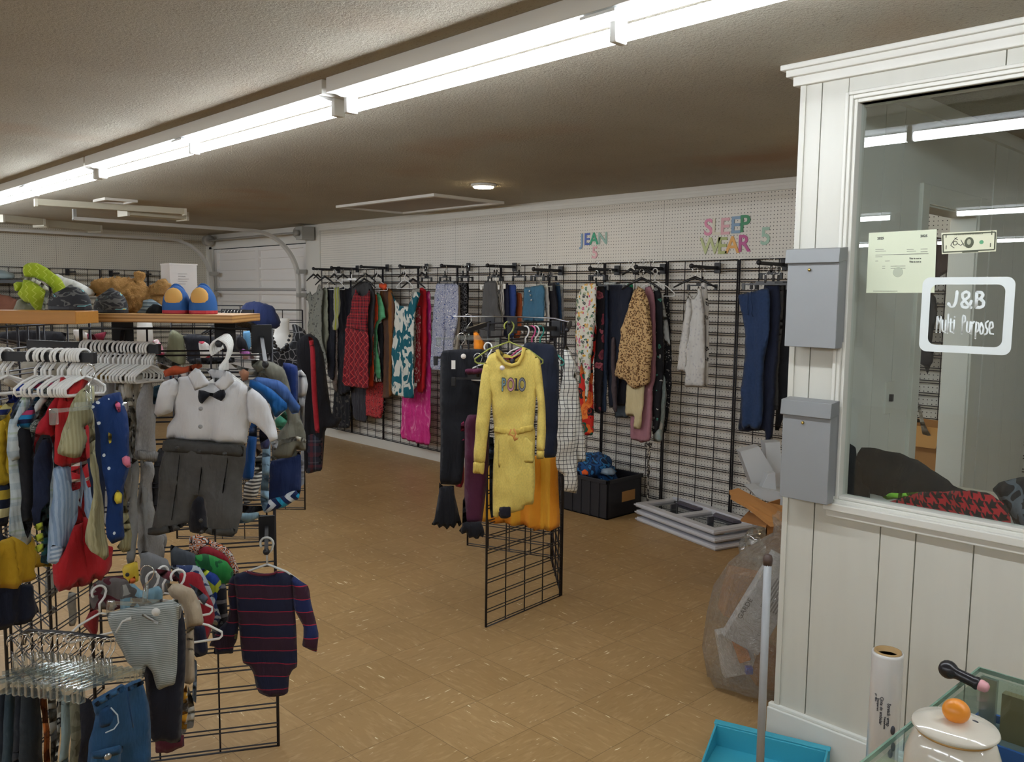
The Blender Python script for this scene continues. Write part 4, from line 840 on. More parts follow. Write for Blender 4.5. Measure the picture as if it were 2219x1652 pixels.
cl('sleeve', Frame(o.matrix_world.translation, o.matrix_world.to_3x3().col[0]), '1240,800 1250,850 1258,920 1264,950 1265,996 1250,1002 1246,960 1238,900 1234,840', c0, F('check', 'd6d5cf', '3c3c42', p=.019, q=.13), o, T=.02, off=.03, cell=.016)
g('orange halloween patterned top at the back of the aisle stand', 'top', mg, cH, '398,590 430,600 470,660 490,690 488,748 400,745', FA(1040, 730, 4.6, 0), F('dots', 'ee8d1f', '1f1b20', p=.05, q=.22), **kwm)
# arms, hangers on the middle stand
def free_arm(x0, y0, d0, x1, y1, d1, label, group, plate=True, w=.05, hgt=.08, th=.012):
    A = onD(x0, y0, d0) if d0 else onX(x0, y0, XL + .035); B = onD(x1, y1, d1) if d0 else A + Vector((.3, 0, 0)); r = empty('display_prong', A, label, 'display prong', group)
    d = (B - A).normalized(); s = d.cross(ZZ).normalized(); up = s.cross(d)
    bld(MB().obox((A + B) / 2, d * (B - A).length / 2, s * th / 2, up * th * .9), 'arm', BLACK, r)
    if plate: bld(MB().obox(A, s * w / 2, ZZ * hgt / 2, s.cross(ZZ) * .005), 'mounting_plate', BLACK, r, bevel=.002)
    bld(MB().ell(B, th * .9), 'end_knob', BLACK, r); return r
mga = 'display arms of the middle aisle stand'
free_arm(1062, 700, 4.3, 1009, 718, 3.95, 'sloping black arm holding the black flared trousers', mga)
free_arm(1205, 712, 4.35, 1120, 712, 4.0, 'black arm with the pink and teal hangers', mga)
free_arm(1110, 705, 4.14, 1104, 700, 3.7, 'black arm carrying the olive hanger', mga)
free_arm(1237, 700, 4.3, 1229, 715, 4.0, 'black arm above the checked jacket', mga, plate=False)
hg = 'hangers on the middle aisle stand'
fz = FA(1014, 680, 3.98, 0)
hanger(fz, 1014, 681, .3, 'clear', 'clear clip hanger with silver hook above the black trousers', hg)
hanger(fz, 1000, 735, .26, 'clip', 'black clip bar hanger gripping the black flared trousers', hg, mat=PBK, P=onD(1000, 722, 3.96))
hanger(fz, 1035, 780, .24, 'clip', 'black clip hanger gripping the maroon trousers', hg, mat=PBK, P=onD(1036, 766, 3.88))
for x, c, lb, dd in ((1139, 'f0f0ee', 'white hanger left of the pink one', 4.05), (1153, 'd85a92', 'pink hanger on the middle aisle stand', 4.12), (1161, 'f0f0ee', 'white hanger right of the pink one', 4.16), (1171, '2f9c8f', 'teal hanger on the middle aisle stand', 4.22)):
    hanger(FA(x, 708, dd, -40), x, 707, .3, 'plastic', lb, hg, mat=solid(c, .35))
hanger(FA(1058, 745, 3.9, -30), 1058, 743, .26, 'plastic', 'white and blue hanger between the black and yellow clothes', hg)
# wire basket frame on top of the stand
r = empty('wire_rail', onD(1100, 690, 4.1), 'thin silver cross rail on top of the middle aisle stand', 'rail')
b = MB().tube([onD(982, 686, 3.9), onD(1100, 686, 4.05), onD(1200, 690, 4.2), onD(1232, 698, 4.0)], .003, 5); bld(b, 'wire', STEEL, r)
# ============================================================ MANNEQUIN FORM
hm = onD(612, 740, 6.3)
r = empty('mannequin_form', (hm.x, hm.y, .55), 'white headless torso form wearing black lace, hung behind the left rack', 'mannequin')
fq = FA(610, 740, 6.3, 10)
WP = solid('dcdbd6', .3)
sec = [(690, 16, .0), (700, 15.5, 0), (712, 15, 0), (725, 17, 0), (736, 27, 0), (748, 38, .0), (765, 52, 0), (790, 56, 0), (830, 52, 0), (880, 46, 0), (920, 50, 0)]
b = MB(); vs = []; n = 20; k = 6.3 / FPX
for (yy, hw_, _) in sec:
    v = fq.uv(611, yy)[1]; u = fq.uv(611, yy)[0]
    for i in range(n): a = 2 * math.pi * i / n; vs.append((u + hw_ * k * math.cos(a), .6 * hw_ * k * math.sin(a), v))
b.add(vs, [(i * n + j, i * n + (j + 1) % n, (i + 1) * n + (j + 1) % n, (i + 1) * n + j)[::-1] for i in range(len(sec) - 1) for j in range(n)] + [tuple(range(n)), tuple(reversed(range((len(sec) - 1) * n, len(sec) * n)))], True)
o = b.build('torso', WP, r, M=I4); o.matrix_parent_inverse = r.matrix_basis.inverted() @ fq.M
lace = cl('lace_top', fq, cQ, None, None) if 0 else None
def world_child(o, root, fm): o.parent = root; o.matrix_local = I4; o.matrix_parent_inverse = root.matrix_basis.inverted() @ fm.M; return o
fq2 = Frame(fq.P + fq.n * .16, fq.u)
o = cl('dress', fq2, '560,740 575,735 580,748 588,756 603,758 618,752 632,740 636,722 632,704 640,702 662,716 668,740 665,790 662,860 640,880 600,880 565,870', c0, F('lace', '232327', '7d7d80', p=.045, q=.05), None, 'black lace dress on the white torso form', 'dress', 'clothes behind the left racks', T=.03, fold=.008, cell=.022)
o = cl('coat', fq2, '640,745 655,728 672,722 690,735 702,770 712,850 720,900 742,905 730,925 705,928 700,1000 698,1018 665,1026 655,1000 650,900 645,820', c0, F('plain', '1a1a20'), None, 'long black coat with a red stripe beside the torso form', 'coat', 'clothes behind the left racks', T=.05, fold=.02, fper=.14, cell=.025, off=.03)
cl('red_stripe', fq2, '669,728 679,733 685,760 688,850 694,936 683,937 676,850 673,760', c0, F('plain', 'a01f2c'), o, T=.02, off=.08, cell=.02, fold=.004)
cl('plaid_hem', fq2, '662,940 700,940 699,1018 664,1026', c0, F('plaid', '2a2d3a', '5a2830', '565a66', p=.16), o, T=.045, off=.045, cell=.025)
b = MB()
for q in '592,733 594,742 597,750 603,757 610,760 617,755 622,748 626,737 628,728'.split():
    x, y = map(float, q.split(',')); u, v = fq2.uv(x, y); b.ell((u, -.02, v), .016 if y > 740 else .011, n=8, m_=6)
o = b.build('necklace', solid('3b3c40', .3, .4), None, M=fq2.M); tag(o, 'dark chunky bead necklace on the white torso form', 'necklace'); o['kind'] = 'stuff'; del o['kind']
# ============================================================ FLOOR ITEMS BY THE FAR WALL
r = empty('storage_crate', (-4.25, 5.0, 0), 'black plastic crate full of clothes on the floor by the far wall', 'crate')
cx0, cx1, cy0, cy1, ch = -4.62, -3.99, 4.86, 5.27, .30
b = MB(); th = .012; b.box((cx0, cy0, 0), (cx1, cy1, th))
for a, c in (((cx0, cy0, 0), (cx1, cy0 + th, ch)), ((cx0, cy1 - th, 0), (cx1, cy1, ch)), ((cx0, cy0, 0), (cx0 + th, cy1, ch)), ((cx1 - th, cy0, 0), (cx1, cy1, ch))): b.box(a, c)
b.box((cx0 - .01, cy0 - .01, ch - .03), (cx1 + .01, cy0 + th, ch)); b.box((cx1 - th, cy0 - .01, ch - .03), (cx1 + .01, cy1 + .01, ch)); b.box((cx0 - .01, cy0 - .01, ch - .03), (cx0 + th, cy1 + .01, ch))
for i in range(1, 7): b.box((cx0 + i * .09, cy0 - .006, .0), (cx0 + i * .09 + .012, cy0, ch - .03))
bld(b, 'body', solid('1b1b22', .5), r, bevel=.003)
bld(MB().box((cx1, cy0 + .17, .11), (cx1 + .002, cy0 + .33, .19)), 'label_sticker', solid('b3864e', .6), r)
def blob(name, c, r3, mat, label=None, cat=None, group=None, seed=0, amp=.25, fr_=3.0, parent=None, n=26, m_=16, rot=0, M=None):
    """soft crumpled heap"""
    vs = []; c = Vector(c); sx = Vector((seed * 3.7, seed * 1.3, seed))
    for i in range(m_ + 1):
        th_ = math.pi * i / m_
        for k in range(n):
            a = 2 * math.pi * k / n; d = Vector((math.sin(th_) * math.cos(a), math.sin(th_) * math.sin(a), math.cos(th_)))
            q = 1 + amp * noise.noise(d * fr_ * .5 + sx) * 1.6 + amp * .5 * noise.noise(d * fr_ * 2 + sx)
            p = Vector((d.x * r3[0], d.y * r3[1], max(d.z, -.55) * r3[2])) * q
            if M: p = M @ p
            elif rot: p = Matrix.Rotation(rot, 3, 'Z') @ p
            vs.append(p)
    b = MB().add([v + c for v in vs], [(i * n + k, (i + 1) * n + k, (i + 1) * n + (k + 1) % n, i * n + (k + 1) % n) for i in range(m_) for k in range(n)], True)
    if parent: return bld(b, name, mat, parent)
    o = b.build(name, mat); 
    uvl = o.data.uv_layers.new(name='UVMap')
    for lp in o.data.loops: q = o.data.vertices[lp.vertex_index].co; uvl.data[lp.index].uv = (q.x * .8 + q.y * .6, q.z + q.y * .3)
    return tag(o, label, cat, group)
blob('folded_clothes', (-4.3, 5.06, .30), (.2, .13, .12), F('camo', '1f4f86', '15294a', '2f74ad', '122038', p=.06), 'crumpled bright blue clothes heaped in the black crate', 'clothes', seed=3, amp=.4)
blob('folded_clothes', (-4.45, 5.0, .30), (.12, .1, .06), F('plain', '20242f'), 'dark folded cloth at the left inside the crate', 'clothes', seed=5)
blob('sneaker', (-4.14, 5.03, .325), (.07, .05, .035), solid('7f90a0', .6), 'grey blue shoe with a white sole on top of the crate', 'shoe', seed=8, amp=.15)
blob('orange_cloth', (-4.26, 4.93, .31), (.045, .03, .025), F('plain', 'f0642a'), 'small bright orange cloth at the crate edge', 'cloth', seed=9)
# white stacked frames lying on the floor (three)
ff = Vector((-3.008, 4.79, 0)); u1 = (Vector((-3.888, 5.033, 0)) - ff); L1 = u1.length; u1.normalize(); u2 = Vector((u1.y, -u1.x, 0)); u2 = u2 if u2.y > 0 else -u2
PLW = solid('d3d4da', .35)
def tray(z, dx, label, glass=True, Ls=.86, Wd=.40):
    r = empty('fridge_shelf', ff + Vector((0, 0, z)), label, 'plastic frame', 'stacked white frames on the floor'); o_ = ff + u1 * dx + u2 * (dx * .3)
    def q(a, b_, zz): return o_ + u1 * a + u2 * b_ + Vector((0, 0, zz))
    b = MB()
    def rect(a0, b0, a1, b1, z0, z1): b.prism([q(a0, b0, z), q(a1, b0, z), q(a1, b1, z), q(a0, b1, z)], (0, 0, z0), (0, 0, z1))
    t_ = .06; rect(0, 0, Ls, t_, 0, .03); rect(0, Wd - t_, Ls, Wd, 0, .045); rect(0, t_, t_, Wd - t_, 0, .03); rect(Ls - t_, t_, Ls, Wd - t_, 0, .03); rect(Ls / 2 - .03, t_, Ls / 2 + .03, Wd - t_, 0, .03)
    rect(-.01, -.01, Ls + .01, 0, .01, .022); rect(-.01, 0, 0, Wd, .01, .022)
    bld(b, 'frame', PLW, r, bevel=.004)
    if glass:
        for a in (t_, Ls / 2 + .03):
            b = MB(); a1 = a + Ls / 2 - t_ - .03
            b.prism([q(a, t_, z), q(a1, t_, z), q(a1, Wd - t_, z), q(a, Wd - t_, z)], (0, 0, .008), (0, 0, .014)); bld(b, 'glass_panel', mat_glass((.6, .64, .64)), r)
            b = MB(); am = (a + a1) / 2; b.prism([q(am - .1, Wd - t_ - .05, z), q(am + .1, Wd - t_ - .05, z), q(am + .13, Wd - t_, z), q(am - .13, Wd - t_, z)], (0, 0, .016), (0, 0, .032)); bld(b, 'catch_plate', solid('5b5560', .5), r)
            b = MB(); b.prism([q(am - .006, .15, z), q(am + .006, .15, z), q(am + .006, .2, z), q(am - .006, .2, z)], (0, 0, .014), (0, 0, .05)); bld(b, 'latch', solid('4a4a52'), r)
tray(.0, .0, 'bottom white double shelf frame of the floor stack', False); tray(.05, .012, 'middle white double shelf frame of the floor stack', False); tray(.1, .03, 'top white double shelf frame with two glass panels')
# cardboard box with opened flaps, near the partition end
CB = solid('b07c45', .75, var=.06); CB2 = solid('9a6a3a', .8, var=.06)
bx0, by0 = -1.93, 3.72
r = empty('cardboard_box', (bx0 + .22, by0 + .2, 0), 'tall open cardboard box behind the partition end', 'cardboard box')
p = onZ(1656, 1290, 0); 
def boxshell(b, x0, x1, y0, y1, h_, t=.006):
    for a, c in (((x0, y0, 0), (x1, y0 + t, h_)), ((x0, y1 - t, 0), (x1, y1, h_)), ((x0, y0, 0), (x0 + t, y1, h_)), ((x1 - t, y0, 0), (x1, y1, h_)), ((x0, y0, 0), (x1, y1, t))): b.box(a, c)
Bx = onZ(1652, 1330, 0); bx0, by0 = Bx.x, Bx.y
b = MB(); boxshell(b, bx0, bx0 + .4, by0, by0 + .4, .60); bld(b, 'carton', CB, r)
P1 = onX(1668, 1130, bx0); 
b = MB(); 
def flap(b, pts, nrm=(0, 0, .005)): b.prism(pts, (0, 0, 0), nrm)
fpA = [onD(x, y, d) for x, y, d in ((1580, 1063, 4.55), (1600, 1058, 4.6), (1700, 1110, 4.3), (1700, 1128, 4.15), (1668, 1132, 4.15))]
flap(b, fpA, Vector((.01, -.01, -.02))); bld(b, 'flap', CB, r)
b = MB(); flap(b, [onD(x, y, d) for x, y, d in ((1605, 1126, 4.5), (1622, 1108, 4.5), (1668, 1130, 4.2), (1660, 1140, 4.2))], Vector((.0, .0, -.01))); bld(b, 'flap', CB2, r)
fpB = [onD(x, y, d) for x, y, d in ((1585, 1070, 4.5), (1596, 1072, 4.46), (1676, 1124, 4.18), (1668, 1130, 4.2), (1583, 1082, 4.5))]
b = MB(); flap(b, fpB, Vector((.004, -.004, 0))); bld(b, 'flap', solid('a9763f', .75), r)
# white plastic drawer parts on top of / behind the box
DRW = solid('c9ced3', .35)
def drawer(pts, dep, label, th=.09):
    P_ = [onD(x, y, dep) for x, y in poly(pts)]; r = empty('plastic_bin', P_[0], label, 'plastic bin', 'white plastic drawers by the box'); n_ = -Fh
    b = MB(); c = sum(P_, Vector()) / len(P_); inn = [p_ + (c - p_).normalized() * .012 for p_ in P_]
    b.prism(P_, n_ * 0, n_ * -.006); bld(b, 'front', DRW, r)
    for i in range(len(P_)):
        a_, b_ = P_[i], P_[(i + 1) % len(P_)]; b = MB(); ai, bi = inn[i], inn[(i + 1) % len(P_)]; b.prism([a_, b_, bi, ai], n_ * -.006, n_ * -th); bld(b, 'side', solid('aeb3b8', .4), r)
drawer('1604,980 1645,968 1678,1024 1672,1028 1652,1062 1630,1050', 4.75, 'white plastic drawer standing tilted left above the cardboard box')
drawer('1650,1060 1665,1028 1680,1025 1682,1066', 4.6, 'small white plastic compartment beside the tilted drawer', .06)
drawer('1658,960 1690,958 1700,1062 1668,1060', 4.85, 'upright white plastic drawer behind the metal pocket')
drawer('1628,1064 1650,1060 1712,1070 1706,1078 1700,1100 1640,1078', 4.55, 'low white plastic bin with crumpled bags above the cardboard box', .15)
p = onD(1640, 1170, 4.5)
blob('plastic_bag', (p.x, p.y, p.z - .05), (.09, .09, .1), CLR, 'clear plastic bag hanging left of the cardboard box', 'plastic bag', seed=12, amp=.3)
# clear trash bag with packaging inside
tb = onZ(1615, 1500, 0); pr_ = []
def bag(name, c, prof, label):
    n = 36; vs = []; c = Vector(c)
    for j, (rr, z) in enumerate(prof):
        for k in range(n):
            a = 2 * math.pi * k / n; d = Vector((math.cos(a), math.sin(a), z * 4))
            q = 1 + .10 * noise.noise(d * 1.7 + Vector((4, 1, 2))) + .06 * noise.noise(d * 5) + .02 * noise.noise(d * 12)
            vs.append(c + Rh * (max(0, z - .35) * .35) + Vector((rr * math.cos(a) * q, rr * math.sin(a) * q, z + .02 * noise.noise(d * 3))))
    P_ = len(prof); return MB().add(vs, [(i * n + k, i * n + (k + 1) % n, (i + 1) * n + (k + 1) % n, (i + 1) * n + k) for i in range(P_ - 1) for k in range(n)] + [tuple(reversed(range(n)))], True)
def film_mat():
    t = NT('clear_film'); t.t.nodes.remove(t.b); P = t.coord('Object')
    tr = t.n('ShaderNodeBsdfTransparent', ins={0: (.86, .86, .85, 1)}); h = t.noise(P, 22, 4, .7, 1.5)
    bp = t.n('ShaderNodeBump', ins={'Height': h, 'Strength': .9, 'Distance': .05})
    gl = t.n('ShaderNodeBsdfGlossy', ins={0: (1, 1, 1, 1), 1: .07, 'Normal': bp.outputs[0]}); df = t.n('ShaderNodeBsdfDiffuse', ins={0: lin('d5d2cb'), 'Normal': bp.outputs[0]})
    a = t.n('ShaderNodeMixShader', ins={0: .45, 1: gl, 2: df}); lw = t.n('ShaderNodeLayerWeight', ins={0: .5, 'Normal': bp.outputs[0]})
    mx = t.n('ShaderNodeMixShader', ins={0: t.math('ADD', .13, t.math('MULTIPLY', lw.outputs[1], .45)), 1: tr, 2: a}); t.t.links.new(mx.outputs[0], t.out.inputs[0]); return t.m
bc = onZ(1634, 1480, 0); FILM = film_mat()
o = bag('trash_bag', bc, [(.14, .008), (.2, .02), (.215, .12), (.21, .28), (.205, .4), (.18, .5), (.14, .57), (.09, .62), (.05, .66), (.06, .70), (.08, .74)], '').build('trash_bag', FILM); tag(o, 'full clear plastic bag of packaging on the floor by the partition', 'bag')
gb = FA(1640, 1380, 2.0, 0); a_, c_ = bc + Vector((.02, -.02, .33)), None
def card(name, c, w_, h_, t_, rot, tilt, mat, label, cat, mark=None):
    M = Matrix.Translation(c) @ Matrix.Rotation(rot, 4, 'Z') @ Matrix.Rotation(tilt, 4, 'Y') ; b = MB().box((-w_ / 2, -t_ / 2, -h_ / 2), (w_ / 2, t_ / 2, h_ / 2))
    o = b.build(name, mat, M=M, bevel=.003); return tag(o, label, cat)
yawc = YAW
o = card('product_box', bc + Vector((0.048, -0.024, 0.380)), .17, .42, .05, yawc, .5, solid('cfd0d2', .5), 'white printed product box tilted inside the clear bag', 'box')
text('printed_word', 'GARDE', .03, solid('55565a'), TM((-.06, -.0256, -.06), (0, 0, 1), (0, -1, 0)), o)
for k in range(7):
    MB().box((-.02 + k * .012, -.0262, -.02), (-.014 + k * .012, -.0256, .12)).build('printed_line', solid('8f9094'), o, M=I4)
card('product_box', bc + Vector((-0.064, -0.056, 0.140)), .14, .2, .06, yawc, -.2, solid('dcdcd9', .5), 'white carton at the bottom left inside the clear bag', 'box')
card('orange_packet', bc + Vector((-0.032, -0.072, 0.170)), .05, .12, .04, yawc, -.35, solid('d9873c', .5), 'orange packet inside the clear bag', 'packet')
card('brown_carton', bc + Vector((-0.080, 0.056, 0.360)), .2, .2, .12, yawc, .2, CB, 'brown carton piece at the top left inside the clear bag', 'cardboard')
card('bottle_top', bc + Vector((0.032, -0.104, 0.100)), .03, .03, .03, yawc, 0, solid('3a4fa8', .4), 'small blue bottle cap inside the clear bag', 'cap')
card('brown_carton', bc + Vector((0.096, -0.008, 0.100)), .14, .16, .1, yawc, .3, CB2, 'brown carton piece at the bottom right inside the clear bag', 'cardboard')
# long handled dustpan
pan = solid('3aa0b8', .4); r = empty('dustpan', (-1.40, 2.62, 0), 'turquoise long handled dustpan standing on the floor', 'dustpan')
A = onZ(1590, 1640, .03); b = MB()
px0, px1, py0, py1 = -1.62, -1.18, 2.50, 2.78
pc = Vector((-1.42, 2.60, 0)); ux = Vector((.95, .31, 0)).normalized(); uy = Vector((-.31, .95, 0)).normalized()
def q2(a, b_, z): return pc + ux * a + uy * b_ + Vector((0, 0, z))
b.prism([q2(-.19, -.12, 0), q2(.2, -.12, 0), q2(.2, .13, 0), q2(-.19, .13, 0)], (0, 0, .002), (0, 0, .008))
b.prism([q2(-.19, .12, 0), q2(.2, .12, 0), q2(.21, .135, 0), q2(-.2, .135, 0)], (0, 0, 0), (0, 0, .085))
for s in (-.19, .2): b.prism([q2(s, -.12, 0), q2(s, .13, 0), q2(s, .13, .09), q2(s, -.12, .012)], ux * -.004, ux * .004)
b.prism([q2(-.2, .125, .085), q2(.21, .125, .085), q2(.21, .15, .088), q2(-.2, .15, .088)], (0, 0, 0), (0, 0, .006)); bld(b, 'pan', pan, r, bevel=.002)
Hb = onD(1648, 1640, 2.72); Ht = onD(1664, 1212, 2.72)
b = MB().tube([(Hb.x, Hb.y, .06), Ht], .0125, 12); bld(b, 'handle', solid('a3a6a9', .4), r)
b = MB().lathe([(.014, -.02), (.0155, 0), (.012, .012), (.004, .016)], Ht, 14); bld(b, 'cap', solid('4b3a34', .5), r)
# ============================================================ LEFT FRONT STANDS
lg = 'baby clothes on the front rail'; lg2 = 'baby clothes on the second rail'; lg3 = 'clothes beside the white and grey romper'; lg4 = 'small trousers on the lowest rail'; lg5 = 'clothes on the lower right rails'; lg6 = 'clothes behind the front left grid'
N1 = onD(18, 1500, 2.95); N2 = onD(215, 1500, 3.55)
gridpanel((N1.x, N1.y), (N2.x - N1.x, N2.y - N1.y), .61, 1.54, 0, 'left grid panel running away from the thick near post', 'front left grid stand')
N3 = onD(30, 1500, 3.75); N4 = Vector((G1A.x, G1A.y, 0)) - Fh * 0 + Vector((-.02, -.01, 0))
gridpanel((N3.x, N3.y), (N4.x - N3.x, N4.y - N3.y), .61, 1.54, 0, 'crossing grid panel joining the left end of the front panel', 'front left grid stand')
c_ = onZ(661, 1105); q_ = FA(661, 900, (c_ - CAM).dot(Fv), 0)
e = c_ - Rh * .61; gridpanel((e.x, e.y), (Rh.x, Rh.y), .61, 1.54, 0, 'grid panel behind the white torso form', 'rear left grid stand')
e2 = onD(574, 900, 5.7); e2 = Vector((e2.x, e2.y, 0)) - Rh * .61; gridpanel((e2.x, e2.y), (Rh.x, Rh.y), .61, 1.58, 0, 'grid panel behind the wooden shelf end', 'rear left grid stand')
def rail(p, q, th, label, cat='rail', name='hanging_rail'):
    d = (q - p); L = d.length; d.normalize(); s = d.cross(ZZ).normalized(); up = s.cross(d); r = empty(name, p, label, cat, 'hanging rails of the left stands')
    bld(MB().obox((p + q) / 2, d * L / 2, s * th * .5, up * th), 'bar', BLACK, r)
    bld(MB().obox(q, d * .006, s * th * .75, up * th * 1.2), 'end_cap', BLACK, r, bevel=.002); return r
rail(onD(-60, 771, 2.34), onD(203, 776, 2.34), .013, 'black front rail full of white baby hangers, left edge')
rail(onD(60, 746, 2.8), onD(343, 757, 2.8), .014, 'second black rail with a long row of grey white hangers')
# ---- clothes on the front rail: hook x, y then outline (crop cC), nearer side to the left
A1 = 62
kb = dict(T=.018, fold=.009, fper=.05, crum=.006, cell=.016, Rr=.03)
def fr1(hx, d=2.34): return FA(hx, 757, d, A1)
def fg(hx, label, cat, pts, mat, parts=(), grp=lg, d=2.34, ang=A1, cr=cC, **kw):
    k = dict(kb); k.update(kw); mir = k.pop('mir', 1); fm = FA(hx, 757, d, ang); o = cl(cat.replace(' ', '_'), fm, pts, cr, mat, None, label, cat, grp, **k)
    if grp in (lg, lg2) and hx <= (165 if grp == lg else 300) and mir:
        Pm = [(-u_ * .85, v_) for u_, v_ in [fm.uv(x_, y_) for x_, y_ in poly(pts, cr)]][::-1]; kf = {a_: c_ for a_, c_ in k.items() if a_ != 'mir'}; kf['seed'] = 3
        cloth('far_side', fm, Pm, mat, o, **kf)
    for nm, pp, mm, off in parts: cl(nm, fm, pp, cr, mm, o, T=.008, off=off, cell=.014, fold=.003, crum=.003)
    return o
fg(2, 'yellow top with navy striped shoulder at the left edge', 'top', '82,310 86,340 62,400 42,640 65,800 60,870 0,920 -30,900 -30,400 20,330', F('plain', 'c2a325'), [('shoulder_stripe', '-20,350 60,270 92,300 10,420 -20,440', F('hstripe', '1c2c6b', 'd8cd8a', p=.03), .018)])
fg(1, 'royal blue collar of a dark jacket at the left edge', 'jacket', '105,300 100,260 130,170 165,150 203,165 195,215 150,250 120,310 60,300 40,240 90,230', F('plain', '173a9c'))
fg(0, 'navy jumper with yellow and white stripes at the left edge', 'jumper', '-30,880 50,890 60,1000 52,1190 -30,1200', F('hstripe', '1c2438', '1c2438', 'd9d2a0', '1c2438', 'b9a23a', p=.13))
fg(4, 'long mustard yellow skirt below the plaid shirt', 'skirt', '45,1265 220,1250 300,1400 372,1475 262,1502 250,1560 110,1625 22,1635 48,1400', F('plain', 'c9a22a'), fold=.02, d=2.5)
fg(-4, 'navy trousers below the mustard skirt', 'trousers', '-30,1200 60,1300 60,1620 230,1600 282,1780 285,1810 150,1900 0,1900 -30,1900', F('plain', '1d2233'), d=2.55)
fg(74, 'pale blue and green plaid baby shirt', 'shirt', '215,190 235,205 228,260 190,330 160,400 160,560 150,640 185,800 210,1100 245,1300 195,1330 130,1282 45,1245 70,1000 65,735 50,700 36,650 45,560 70,440 130,300 180,235', F('plaid', 'c9d6dc', '9fb6c6', 'a8bfa4', p=.09), [('sleeve', '175,240 200,300 170,400 140,540 138,700 70,730 36,650 45,560 70,440 130,300', F('plaid', 'cfdbe0', '9fb6c6', 'a8bfa4', p=.09), .02)])
fg(88, 'black baby trousers under the blue striped romper', 'trousers', '120,480 215,470 245,560 250,1000 235,1130 190,1300 160,1100 150,800', F('plain', '1b1c22'))
fg(95, 'navy romper with bright blue and pink striped sleeve', 'romper', '330,155 380,138 432,145 440,182 360,240 300,300 250,400 215,500 160,492 115,470 160,395 230,320 270,240', F('hstripe', '1d7fb8', '1b2347', '1d7fb8', 'b03a66', '1b2347', '9fc6da', p=.07))
fg(106, 'small white collared shirt on the front rail', 'shirt', '240,330 300,262 345,240 350,290 300,350 285,440 255,420', F('plain', 'd9dfe0'))
fg(110, 'grey patterned baby jacket with gathered shoulder', 'jacket', '400,178 470,180 480,200 400,262 330,380 260,520 228,560 225,470 300,350', F('swirl', '6b7873', 'a7afa8', '3a4442', p=.03))
fg(128, 'crimson baby t-shirt over a navy one', 't-shirt', '470,205 480,250 430,340 400,470 385,640 350,540 300,535 262,600 250,690 232,650 240,580 290,440 345,350 400,262', F('plain', 'b3202f'), [('seam', '345,355 380,372 385,380 345,362', F('plain', '2a1c24'), .02)])
fg(124, 'navy long sleeved baby top below the crimson t-shirt', 'top', '255,680 300,560 345,560 385,640 395,760 345,900 340,1050 300,1205 228,1185 215,1100', F('plain', '1f2740'))
o = fg(132, 'dark teal dinosaur suit with yellow green spikes', 'costume', '300,1090 345,1000 355,1300 340,1465 285,1452 300,1350', F('plain', '1e4b4e'))
for s_ in ('300,1158 304,1225 262,1222 228,1196 250,1175', '300,1235 304,1305 262,1300 230,1275 250,1252', '300,1310 302,1375 265,1378 235,1352 250,1330'): cl('spike', FA(132, 757, 2.34, A1), s_, cC, F('plain', 'aeb83a'), o, T=.012, cell=.012, fold=0, off=.01)
fg(150, 'red hooded baby jacket with rolled shoulder', 'jacket', '520,150 560,112 592,108 612,150 600,200 570,280 590,420 605,500 602,700 560,762 440,768 390,742 385,600 395,440 420,280 470,210', F('plain', 'b8262b'), [('hood', '520,150 560,112 592,108 612,150 560,220 500,270 460,300 430,290 470,210', F('plain', 'c32d2e'), .022)])
fg(146, 'light blue ribbed corduroy romper', 'romper', '385,765 470,750 560,750 578,800 572,950 556,1470 510,1500 470,1512 450,1482 462,1400 440,1470 330,1452 345,1320 365,1100 375,900', F('vstripe', 'a9bfd8', '8ba5c6', p=.012), [('cuff', '345,1320 450,1335 440,1470 330,1452', F('hstripe', 'c6d4e2', '8fa5c0', p=.012), .02)])
fg(160, 'red long baby trousers with gold snaps', 'trousers', '575,900 600,1100 770,1330 812,1340 816,1470 800,1540 750,1550 712,1582 650,1550 640,1600 480,1655 470,1500 560,1470', F('plain', 'a81f26'))
fg(165, 'red sleeve with thin white stripes on the front rail', 'top', '575,470 610,465 625,600 660,880 660,915 600,912 588,760', F('hstripe', 'c12a33', 'c12a33', 'c12a33', 'c12a33', 'e8d9cf', p=.045))
fg(158, 'pink red garment with white stripes at the hanger shoulder', 'top', '480,315 560,235 600,205 605,235 560,270 500,345', F('hstripe', 'cc3b48', 'e8dcd4', p=.02))
RB = F('vstripe', 'b5b18d', 'a6a17c', p=.011, weave='rib')
fg(182, 'beige green ribbed knit romper with a bent sleeve', 'romper', '560,228 625,175 665,190 680,260 668,330 684,500 722,800 752,1180 772,1400 738,1436 680,1400 640,1372 615,1300 640,1000 655,860 645,700 622,460 575,490 600,565 560,692 500,702 405,672 400,640 470,470 500,330', RB, [('sleeve', '560,228 610,190 640,260 625,440 575,480 600,565 560,692 500,702 405,672 400,640 470,470 500,330', RB, .025)], d=2.3)
fg(196, 'second leg of a beige ribbed knit suit right of the dotted leggings', 'trousers', '880,860 905,950 932,1240 936,1370 900,1386 820,1342 868,1300 885,1200 872,1000', RB, d=2.42)
LG = F('dots', '112f63', 'dfe9f0', p=.03, q=.16)
o = fg(205, 'navy leggings with white bubbles hanging from a clear hanger', 'leggings', '735,258 800,240 862,228 885,300 915,400 926,640 915,800 885,900 872,1100 890,1280 800,1322 752,1262 748,900 705,520 650,322', LG, d=2.26, ang=52, T=.014)
fmL = FA(205, 757, 2.26, 52)
